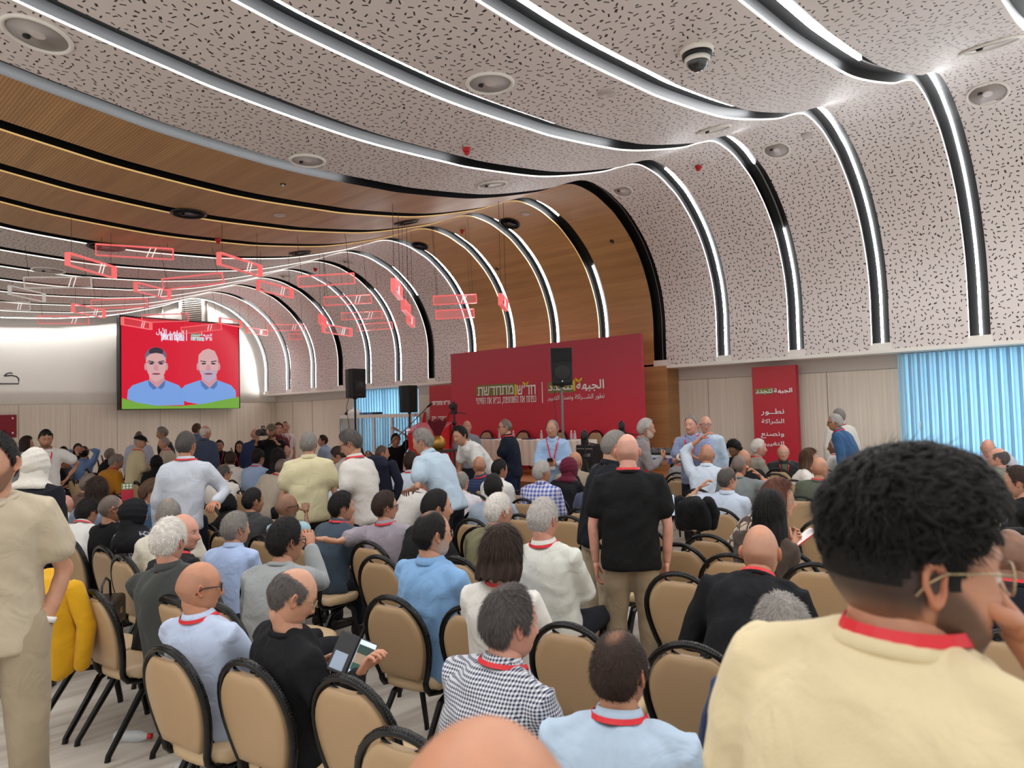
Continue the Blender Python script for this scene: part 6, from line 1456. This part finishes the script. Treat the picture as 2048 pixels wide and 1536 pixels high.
Pn(510, 857, 14.2, 'stand', 10, 20, 'bald', 'grey', 'r', 'shirt', (46, 62, 104), 'bald man in dark blue shirt at the video camera')
P23 = Pn(543, 848, 13.0, 'stand', 200, 196, 'hat', 'black', 't', 'tee', (18, 18, 20), 'heavily bearded man in camouflage cap filming', hat=('cap', (120, 112, 88), ('print', (70, 66, 50), 30.0)), beard=1.3, bcol='black', arms=('camera', 'camera'), wide=1.08, belly=1)
Pn(557, 845, 15.0, 'stand', 150, 168, 'short', 'brown', 'r', 'polo', (112, 32, 46), 'man in maroon polo behind the bearded cameraman')
Pn(571, 842, 16.0, 'stand', 150, 180, 'buzz', 'dgrey', 'r', 'tee', (238, 234, 230), 'man in white tee standing nearest the room corner', lan=1)
Pn(409, 901, 12.4, 'sit', 60, 84, 'bob', 'black', 'm', 'blouse', (110, 22, 34), 'black-haired woman in maroon top beside the slate shirt', female=1)
Pn(461, 901, 11.4, 'sit', 10, 10, 'short', 'dbrown', 'd', 'shirt', (238, 232, 224), 'brown-haired man in white shirt, back turned, below the seated pair', thick=.007)
Pn(448, 927, 9.2, 'sit', 26, 54, 'thin', 'dgrey', 'm', 'shirt', (236, 230, 222), 'man with glasses and cropped hair in creased white shirt', gl='b', lan=1, wide=1.06)
Pn(516, 898, 11.6, 'sit', 38, 40, 'short', 'black', 'm', 'shirt', (166, 190, 226), 'dark-haired man in light blue shirt and red lanyard', lan=1)
Pn(556, 898, 11.0, 'sit', 6, 8, 'long', 'black', 'm', 'blouse', (20, 20, 22), 'woman with long black hair behind the light blue shirt', female=1, ss=0)
Pn(572, 890, 13.8, 'sit', 172, 176, 'fringe', 'white', 'r', 'shirt', (222, 206, 206), 'elderly man with glasses and red lanyard facing the camera', gl='wire', lan=1)
Pn(564, 917, 10.0, 'sit', 34, 44, 'buzz', 'dgrey', 'm', 'shirt', (204, 196, 180), 'man with cropped hair in beige checked shirt', pat=('check', (176, 160, 140), 60.0), lan=1, lean=14)
Pn(645, 870, 16.6, 'sit', -60, -96, 'short', 'dbrown', 'r', 'shirt', (170, 192, 220), 'small seated man in light blue looking left by the wall')
P4 = Pn(617, 862, 7.2, 'stand', 2, 14, 'short', 'grey', 'm', 'polo', (228, 218, 176), 'broad man in cream polo seen from behind', pants=(44, 34, 32), wide=1.12, thick=.008)
P5 = Pn(690, 861, 6.8, 'stand', -58, -70, 'short', 'dgrey', 'm', 'polo', (226, 220, 212), 'grey-haired man with glasses in white polo looking down left', gl='b', lan=1, hp=22, lean=6, wide=1.04, arms=('down', 'down'))
Pn(701, 856, 11.0, 'stand', 150, 150, 'bald', 'dgrey', 'o', 'jacket', (18, 20, 26), 'bald man in black suit with red tie', tie=(186, 24, 36), under=(236, 232, 230))
Pn(669, 895, 9.6, 'stand', -40, -64, 'short', 'dbrown', 't', 'shirt', (170, 160, 152), 'dark-haired man in greyish shirt bowed between two standing men', lean=48, hp=30)
Pn(661, 933, 7.5, 'sit', 34, 60, 'thin', 'black', 'm', 'shirt', (178, 190, 198), 'balding man with glasses in grey-blue striped shirt', gl='b', pat=('stripe', (160, 172, 182), 40.0), lean=6)
Pn(764, 890, 10.6, 'sit', 40, 74, 'buzz', 'dbrown', 'm', 'tee', (238, 226, 212), 'man with cropped hair in white tee, arm on a chair', lan=1, arms=('lap', 'out'))
Pn(791, 867, 13.6, 'sit', 165, 168, 'short', 'black', 't', 'tee', (14, 14, 16), 'man in black tee with hand on his forehead', arms=('crown', 'lap'), size=1.05)
Pn(822, 903, 9.0, 'sit', 6, 8, 'short', 'dbrown', 'd', 'shirt', (206, 218, 230), 'brown-haired man in pale shirt with arm across the chairs', lan=1, arms=((772, 958, 9.0, (-.2, .3, -1)), 'lap'))
P14 = Pn(838, 858, 7.4, 'stand', -52, -66, 'short', 'grey', 'm', 'shirt', (190, 210, 226), 'grey-haired man in light blue short sleeves leaning left', ss=1, lean=22, hp=16, arms=((818, 980, 7.2), 'down'), wide=1.06)
Pn(854, 938, 7.0, 'sit', 44, 72, 'bald', 'dgrey', 'r', 'shirt', (240, 236, 230), 'bald man in white shirt with sunglasses pushed up', shades=1, lean=8)
Pn(916, 852, 10.2, 'stand', -118, -134, 'short', 'black', 'm', 'tee', (238, 236, 232), 'young man in white tee leaning on both hands', lean=34, hp=14, pants=(50, 64, 92), arms=('table', 'table'))
Pn(934, 841, 13.6, 'stand', 176, 178, 'bald', 'dgrey', 'r', 'tee', (140, 140, 150), 'bald man behind the leaning young man, facing the camera', base=0)
Pn(958, 912, 8.9, 'sit', 8, 8, 'bald', 'dgrey', 'o', 'polo', (52, 68, 104), 'bald man in navy striped polo with red lanyard', pat=('hstripe', (40, 52, 84), 26.0), lan=1)
Pn(922, 941, 6.9, 'sit', 12, 20, 'thin', 'grey', 'r', 'shirt', (228, 222, 230), 'man with thinning grey hair in lilac white shirt', wide=1.08)
Pn(999, 917, 8.6, 'sit', 38, 54, 'short', 'black', 't', 'shirt', (240, 238, 234), 'dark-haired man in white shirt below the navy polo', thick=.008)
Pn(986, 949, 6.5, 'sit', 6, 6, 'short', 'black', 'm', 'shirt', (150, 164, 178), 'black-haired man in grey-blue shirt seen from behind', lan=1, thick=.016)
Pn(455, 988, 6.3, 'sit', 10, 12, 'hijab', (14, 14, 16), 'm', 'blouse', (16, 16, 18), 'woman all in black headscarf left of the dark grey suit', female=1, ss=0, lean=14)
# ---- right half
P_1 = Pn(1010, 838, 10.4, 'stand', -72, -90, 'buzz', 'dgrey', 'm', 'polo', (20, 26, 44), 'man with glasses in navy polo holding a phone', gl='b', lan=1, arms=('phone', 'phone'), pants=(24, 34, 62))
P_2 = Pn(1104, 838, 10.0, 'stand', 186, 200, 'thin', 'grey', 'm', 'shirt', (170, 200, 236), 'man in light blue shirt before the pole, holding a black phone', gl='wire', lan=1, arms=('phone', 'phone'), pants=(20, 22, 30), belly=.6)
Pn(1084, 922, 7.8, 'sit', 18, 58, 'short', 'lgrey', 't', 'shirt', (222, 222, 240), 'grey-haired man in blue and white plaid shirt', pat=('check', (70, 84, 160), 22.0), wide=1.05)
Pn(1138, 915, 8.0, 'sit', 34, 56, 'hijab', (96, 18, 46), 'm', 'coat', (24, 24, 28), 'woman in maroon headscarf and black coat', female=1, arms=('lap', 'chin'))
Pn(1150, 903, 9.2, 'sit', 10, 30, 'bald', 'dgrey', 'o', 'polo', (156, 142, 122), 'bald man in tan shirt right of the maroon headscarf', lean=16)
Pn(1196, 930, 7.0, 'sit', 10, 10, 'short', 'dgrey', 'r', 'polo', (62, 70, 94), 'man in slate shirt half hidden behind the men in black', lan=1)
P7 = Pn(1236, 860, 5.5, 'stand', 62, 74, 'short', 'grey', 'm', 'polo', (16, 20, 28), 'grey-haired man in black polo standing behind the bald one', pants=(196, 180, 152), hp=12, lean=8, arms=((1300, 1000, 5.6), (1222, 1030, 5.3)), shades=0, thick=.008)
P8 = Pn(1254, 867, 4.9, 'stand', 0, 0, 'bald', 'dgrey', 'r', 'tee', (14, 14, 15), 'bald man in black tee and khaki trousers, back turned', lan=1, pants=(150, 132, 106), wide=1.12, arms=('down', 'down'))
P9 = Pn(1292, 837, 9.2, 'stand', 78, 84, 'short', 'lgrey', 't', 'shirt', (132, 124, 124), 'grey-haired man with goatee in grey shirt leaning right', beard=.7, bcol='white', lean=12, arms=('phone', 'hold'))
P10 = Pn(1382, 829, 9.4, 'stand', 200, 206, 'short', 'grey', 'r', 'shirt', (196, 206, 232), 'heavy man in blue gingham shirt and red lanyard', pat=('check', (66, 84, 140), 60.0), lan=1, ss=1, belly=1, arms=('hold', 'hold'), wide=1.05, thick=.006)
Pn(1411, 832, 10.3, 'stand', 186, 178, 'bald', 'grey', 'r', 'shirt', (196, 214, 234), 'bald man with black glasses in pale shirt behind the gingham', gl='b')
Pn(1413, 888, 8.3, 'sit', 10, 10, 'bald', 'dgrey', 'o', 'shirt', (212, 224, 238), 'man in pale shirt with one arm folded over his bald head', arms=('crown', 'lap'))
Pn(1358, 899, 9.0, 'sit', -30, -72, 'short', 'grey', 'd', 'polo', (138, 136, 134), 'grey-haired man in grey polo looking left', lan=1, beard=.35, bcol='grey')
Pn(1357, 872, 12.6, 'sit', -50, -70, 'fringe', 'white', 'r', 'shirt', (60, 60, 66), 'small elderly face with glasses behind the gingham shirt', gl='b')
Pn(1464, 885, 11.0, 'sit', -140, -150, 'afro', 'black', 'd', 'tee', (16, 16, 16), 'young man with bushy black hair looking down by the wall', hp=26)
P16 = Pn(1454, 932, 6.6, 'sit', 22, 44, 'thin', 'dgrey', 'm', 'shirt', (200, 212, 230), 'balding man in pale striped shirt, arm over the next chair', shades=1, ss=1, arms=((1400, 975, 6.7, (-.2, .3, -1)), 'lap'), lean=8)
Pn(1487, 899, 8.8, 'sit', 12, 14, 'bald', 'grey', 'o', 'tee', (20, 20, 24), 'bald tanned man in black before the red banner')
P19 = Pn(1477, 910, 7.8, 'sit', 14, 24, 'buzz', 'dgrey', 'o', 'tee', (118, 124, 124), 'man with cropped grey hair in grey tee raising a hand', arms=('lap', (1518, 950, 7.7, (.2, -.6, -1))))
Pn(1517, 878, 10.9, 'sit', 62, 80, 'short', 'white', 'r', 'jacket', (146, 138, 126), 'white-haired man in grey tweed jacket facing right', lan=1)
Pn(1566, 888, 10.3, 'sit', 172, 180, 'fringe', 'white', 'r', 'jacket', (44, 46, 48), 'elderly man with glasses, black jacket and green sweater facing us', gl='wire', lan=1, under=(104, 116, 90))
Pn(1618, 898, 8.8, 'sit', 84, 100, 'long', 'brown', 'm', 'blouse', (238, 232, 222), 'woman with long brown hair in white top', female=1, ss=0)
P23r = Pn(1639, 914, 7.3, 'sit', 10, 14, 'bald', 'dgrey', 'o', 'tee', (82, 88, 72), 'bald man in olive tee with red lanyard', lan=1)
Pn(1670, 876, 10.6, 'sit', -70, -80, 'short', 'lgrey', 'd', 'shirt', (240, 238, 234), 'grey-haired dark-skinned man in white shirt below the denim jacket', lan=1, thick=.008)
Pn(1669, 828, 11.4, 'stand', -70, -86, 'short', 'lgrey', 't', 'jacket', (48, 86, 128), 'grey-haired man with glasses in blue denim jacket', gl='b', lan=1, lean=14)
Pn(1677, 817, 12.2, 'stand', -20, -40, 'short', 'grey', 'r', 'shirt', (236, 230, 220), 'man in white shirt standing behind the denim jacket', lan=1)
Pn(1751, 868, 12.3, 'sit', -168, -160, 'short', 'black', 'm', 'shirt', (214, 196, 178), 'dark-haired man with glasses in beige shirt by the curtain', gl='b', lan=1)
Pn(1866, 887, 10.6, 'sit', 160, 170, 'short', 'grey', 'd', 'shirt', (120, 120, 124), 'head with grey hair just above the big black hair')
Pn(1975, 879, 9.7, 'sit', 176, 182, 'fringe', 'white', 'r', 'tee', (206, 208, 220), 'white-haired man in pale tee bending over papers', hp=26, lean=18, arms=('phone', 'phone'))
Pn(1996, 894, 8.0, 'sit', -58, -72, 'fringe', 'dgrey', 'r', 'shirt', (132, 128, 116), 'red-faced man in grey-green shirt near the right edge')
print('people', len(PEOPLE))

# ================================================================ SEATS UNDER THE SEATED
used = set(SEATED)
for inf in PEOPLE:
    if not inf['sit'] or inf['z'] < 1.5: continue
    short = inf['label'].replace(',', '')
    if inf['chair'] is not None: CHAIRS[inf['chair']][1] = ('seat', short)
    else:
        r = inf['rz']; put_chair(inf['root'][0]-.03*math.cos(r), inf['root'][1]-.03*math.sin(r), r); used.add(len(CHAIRS)-1); CHAIRS[-1][1] = ('seat', short)
# drop empty chairs that would stand inside another chair, a person or the wall
rm = []
for k, (T, lab) in enumerate(CHAIRS):
    if k in used or T.location.z > .1: continue
    x_, y_ = T.location.x, T.location.y
    bad = x_ > 13.75
    for j, (T2, l2) in enumerate(CHAIRS):
        if j != k and j not in rm and (j in used or j < k) and math.hypot(T2.location.x-x_, T2.location.y-y_) < .40: bad = True
    for inf in PEOPLE:
        if not inf['sit'] and math.hypot(inf['root'][0]-x_, inf['root'][1]-y_) < .30: bad = True
    if bad: rm.append(k)
def kill(o):
    for c in list(o.children): kill(c)
    bpy.data.objects.remove(o)
for k in rm: kill(CHAIRS[k][0])
CHAIRS = [c for k, c in enumerate(CHAIRS) if k not in rm]
print('chairs', len(CHAIRS), 'removed', len(rm))
seen = set()
def trim(s, n=16):
    w = s.split(); return ' '.join(w[:n])
stop = {'and', 'with', 'in', 'the', 'of', 'a', 'to', 'at', 'on', 'his', 'by', 'from', 'behind', 'beside', 'below', 'before', 'along', 'above', 'holding', 'its', 'her', 'left', 'right', 'seen', 'looking', 'facing', 'turned', 'hand', 'arm', 'one', 'dark', 'light', 'leaning', 'standing', 'seated', 'mostly', 'back', 'half', 'reading', 'head', 'thick', 'pale', 'our', 'red', 'black'}
def fin(s):
    w = s.split()[:16]
    while w and w[-1] in stop: w.pop()
    return ' '.join(w)
for T, lab in CHAIRS:
    if isinstance(lab, tuple): T['label'] = fin('beige chair under the '+lab[1]); seen.add(T['label'])
    elif isinstance(lab, str): T['label'] = lab; seen.add(lab)
for T, lab in CHAIRS:
    if lab is not None: continue
    q = project((T.location.x, T.location.y, .9)); c_ = []
    for inf in PEOPLE:
        dx = inf['x']-q[0]; dz = inf['z']-q[2]; dd = abs(dx)*q[2]/FPX+abs(dz)
        if abs(dx)*q[2]/FPX > abs(dz): w = 'left of' if dx > 0 else 'right of'
        else: w = 'nearer the camera than' if dz > 0 else 'farther away than'
        if w.startswith('near'): w = 'just in front of'
        if w.startswith('far'): w = 'just beyond'
        c_.append((dd, w, inf['label'].replace(',', '')))
    c_.sort()
    for n_ in range(len(c_)):
        s = fin('empty beige chair %s the %s' % (c_[n_][1], c_[n_][2]))
        if s not in seen: break
    seen.add(s); T['label'] = s

# ================================================================ THINGS IN HANDS, ON CHAIRS AND ON THE FLOOR
ph = held_phone(P2, 'phone in a black wallet case held by the man in black sweater', size=(.078, .16), screen=(196, 210, 240))
ph.location = at_depth(724, 1320, 2.93); ph.rotation_quaternion = ((Vector((0, 0, 1.75))-ph.location).normalized()*.9+Vector((0, 0, .45))+Vector((-.1, -.5, 0))).normalized().to_track_quat('Z', 'Y') @ Matrix.Rotation(-.5, 3, 'Z').to_quaternion()
for (y0_, y1_, c_) in ((.02, .055, (36, 84, 70)), (-.02, .02, (226, 190, 160)), (-.05, -.02, (40, 110, 90))):
    MB().box((-.034, y0_, .001), (.034, y1_, .0022)).obj('screen_picture', em('phone_pic_%d' % c_[0], c_, .5), ph)
MB().box((-.125, -.082, -.012), (-.042, .082, -.002)).obj('wallet_flap', mat('wallet_black', srgb(28, 28, 30), .5), ph, bevel=.004)
MB().box((-.115, -.07, -.002), (-.06, .0, .000)).obj('card', mat('wallet_card', srgb(150, 165, 185), .3), ph)
held_phone(P38, 'phone with blue screen held by the woman in white blouse', screen=(70, 150, 190), size=(.08, .16))
held_phone(P39, 'small dark phone held by the man in off-white shirt')
held_phone(P_1, 'black phone in the hands of the man in navy polo'); held_phone(P_2, 'black phone in the hands of the man in light blue shirt')
held_phone(P33, 'folded red and white leaflet read by the woman in patterned blouse', screen=(226, 220, 216), size=(.15, .21), name='leaflet', cat='leaflet', col=(198, 32, 44))
p = at_depth(1337, 1010, 5.6); T = thing('phone', 'phone with bright white screen beside the bald man in black tee', 'phone', p); T.rotation_mode = 'QUATERNION'; T.rotation_quaternion = (Vector((0, 0, 1.9))-p).normalized().to_track_quat('Z', 'Y')
MB().box((-.05, -.085, -.01), (.05, .085, 0)).obj('case', blackm, T, bevel=.005); MB().box((-.045, -.08, 0), (.045, .08, .002)).obj('screen', em('bright_screen', (220, 236, 255), .9), T)
p = at_depth(255, 983, 7.2); T = thing('leaflet', 'red election leaflet with small white squares held up at the left', 'leaflet', p); T.rotation_mode = 'QUATERNION'; T.rotation_quaternion = (Vector((0, 0, 1.9))-p).normalized().to_track_quat('Z', 'Y')
MB().box((-.055, -.09, -.002), (.055, .02, 0)).obj('sheet', mat('leaflet_red', srgb(176, 26, 52), .5), T); MB().box((-.055, .02, -.002), (.055, .085, 0)).obj('upper_sheet', mat('leaflet_olive', srgb(110, 130, 90), .5), T)
for a in range(3):
    for b in range(2): MB().box((-.04+a*.03, .03+b*.026, 0), (-.022+a*.03, .048+b*.026, .001)).obj('white_square', card_m, T)
T = P23['wr']; q = (T[0]+T[1])/2; T = thing('video_camera', 'black hand-held video camera of the bearded cameraman', 'camera', q, P23['yaw'])
MB().box((-.02, -.06, -.03), (.14, .05, .09)).obj('body', blackm, T, bevel=.01); MB().lathe([(.045, .1), (.045, .2), (.055, .24), (.04, .24)], 14, rot=Matrix.Rotation(PI/2, 3, 'Y'), org=(.04, 0, .03)).obj('lens', blackm, T, True); MB().tube([(0, 0, .1), (.0, 0, .14), (.12, 0, .14), (.12, 0, .1)], .012, 6).obj('top_handle', blackm, T)
# wrist watches
def watch(inf, k, lab, c=(225, 222, 218)):
    A_ = inf['AR'][k]; w_ = A_[4]; d_ = w_-A_[3]; d_ /= np.linalg.norm(d_); T = thing('wrist_watch', lab, 'watch', inf['wr'][k]-Vector((0, 0, 0)))
    gd = Vector((inf['c']*d_[0]-inf['sn']*d_[1], inf['sn']*d_[0]+inf['c']*d_[1], d_[2])); T.rotation_mode = 'QUATERNION'; T.rotation_quaternion = gd.to_track_quat('Z', 'X')
    MB().lathe([(.036, -.075), (.040, -.075), (.040, -.050), (.036, -.050)], 20).obj('strap', mat('watch_strap', srgb(*c), .4), T, True)
    MB().lathe([(.021, 0), (.021, .008), (.001, .008)], 20, rot=Matrix.Rotation(PI/2, 3, 'Y'), org=(.038, 0, -.062)).obj('dial', mat('watch_dial', srgb(240, 238, 236), .3), T, True)
watch(L1, 0, 'white wrist watch of the man in tan tee, at his pocket')
watch(P10, 1, 'steel wrist watch of the man in blue gingham', (190, 186, 180))
# water bottles on the floor
def floor_bottle(px, py, lab, a=.4):
    p = at_Z(px, py, .035); T = thing('water_bottle', lab, 'bottle', p, a); T.rotation_euler = (0, PI/2, a)
    MB().lathe([(.001, -.11), (.030, -.11), (.034, -.10), (.034, -.06), (.030, -.05), (.034, -.04), (.034, .02), (.030, .03), (.032, .05), (.015, .09), (.013, .1)], 18).obj('body', mat('clear_plastic', (1, 1, 1, 1)), T, True)
    MB().lathe([(.001, .118), (.017, .118), (.017, .095), (.001, .095)], 14).obj('cap', redm, T, True)
floor_bottle(266, 1472, 'empty plastic bottle with red cap lying on the marble floor', -.9)
floor_bottle(380, 1522, 'second plastic bottle with red cap under the front row chairs', .6)
# black handbag on a chair and coats
p = at_Z(212, 1222, .60); T = thing('handbag', 'black leather handbag with metal fittings between the chairs at left', 'handbag', (p.x, p.y, .49), 1.0)
MB().box((-.17, -.09, 0), (.17, .09, .2)).obj('body', mat('black_leather', srgb(14, 14, 15), .3, bump=(40, .4, .01)), T, bevel=.03, seg=3)
MB().tube([(-.11, .0, .19), (-.09, 0, .30), (0, 0, .34), (.09, 0, .30), (.11, 0, .19)], .008, 8).obj('handle', blackm, T, True); MB().box((-.03, -.098, .09), (.03, -.088, .13)).obj('clasp', chrome, T)
def draped(px, py, z, w, h, c, lab, base=None):
    p = at_depth(px, py, z); rz = chair_rz(px, z); T = thing('draped_jacket', lab, 'jacket', (p.x, p.y, p.z-h), rz)
    mb = MB(); loft(mb, [(np.array([.02*math.sin(k*1.3), 0, h*t]), np.array([0, w*a, 0]), np.array([b, 0, 0])) for k, (t, a, b) in enumerate(((0, .42, .05), (.05, .5, .10), (.3, .52, .11), (.6, .50, .10), (.85, .45, .09), (.97, .30, .07), (1.0, .12, .03)))], 20)
    V, Nn, F = remeshed(mb, .02, 3); V = folds(V, Nn, .018, int(px), (16, 22, 6)); me = bpy.data.meshes.new('cloth'); me.from_pydata(V.tolist(), [], F); me.materials.append(cloth_mat(c)); me.shade_smooth(); link(bpy.data.objects.new('cloth', me), T)
    for sd in (-1, 1): s_ = MB(); limb(s_, [(.05, sd*w*.42, h*.85), (.10, sd*w*.55, h*.5), (.08, sd*w*.5, h*.12)], [.06, .055, .045], 10); s_.obj('sleeve', cloth_mat(c), T, True)
draped(752, 912, 8.4, .50, .62, (22, 26, 44), 'dark navy suit jacket hanging over a chair right of the white polo')
draped(1384, 994, 6.4, .30, .30, (16, 16, 18), 'black jacket lying over a chair beside the outstretched arm')
draped(98, 1142, 4.2, .46, .60, (214, 160, 20), 'yellow garment hanging over a chair behind the tan-shirted man')
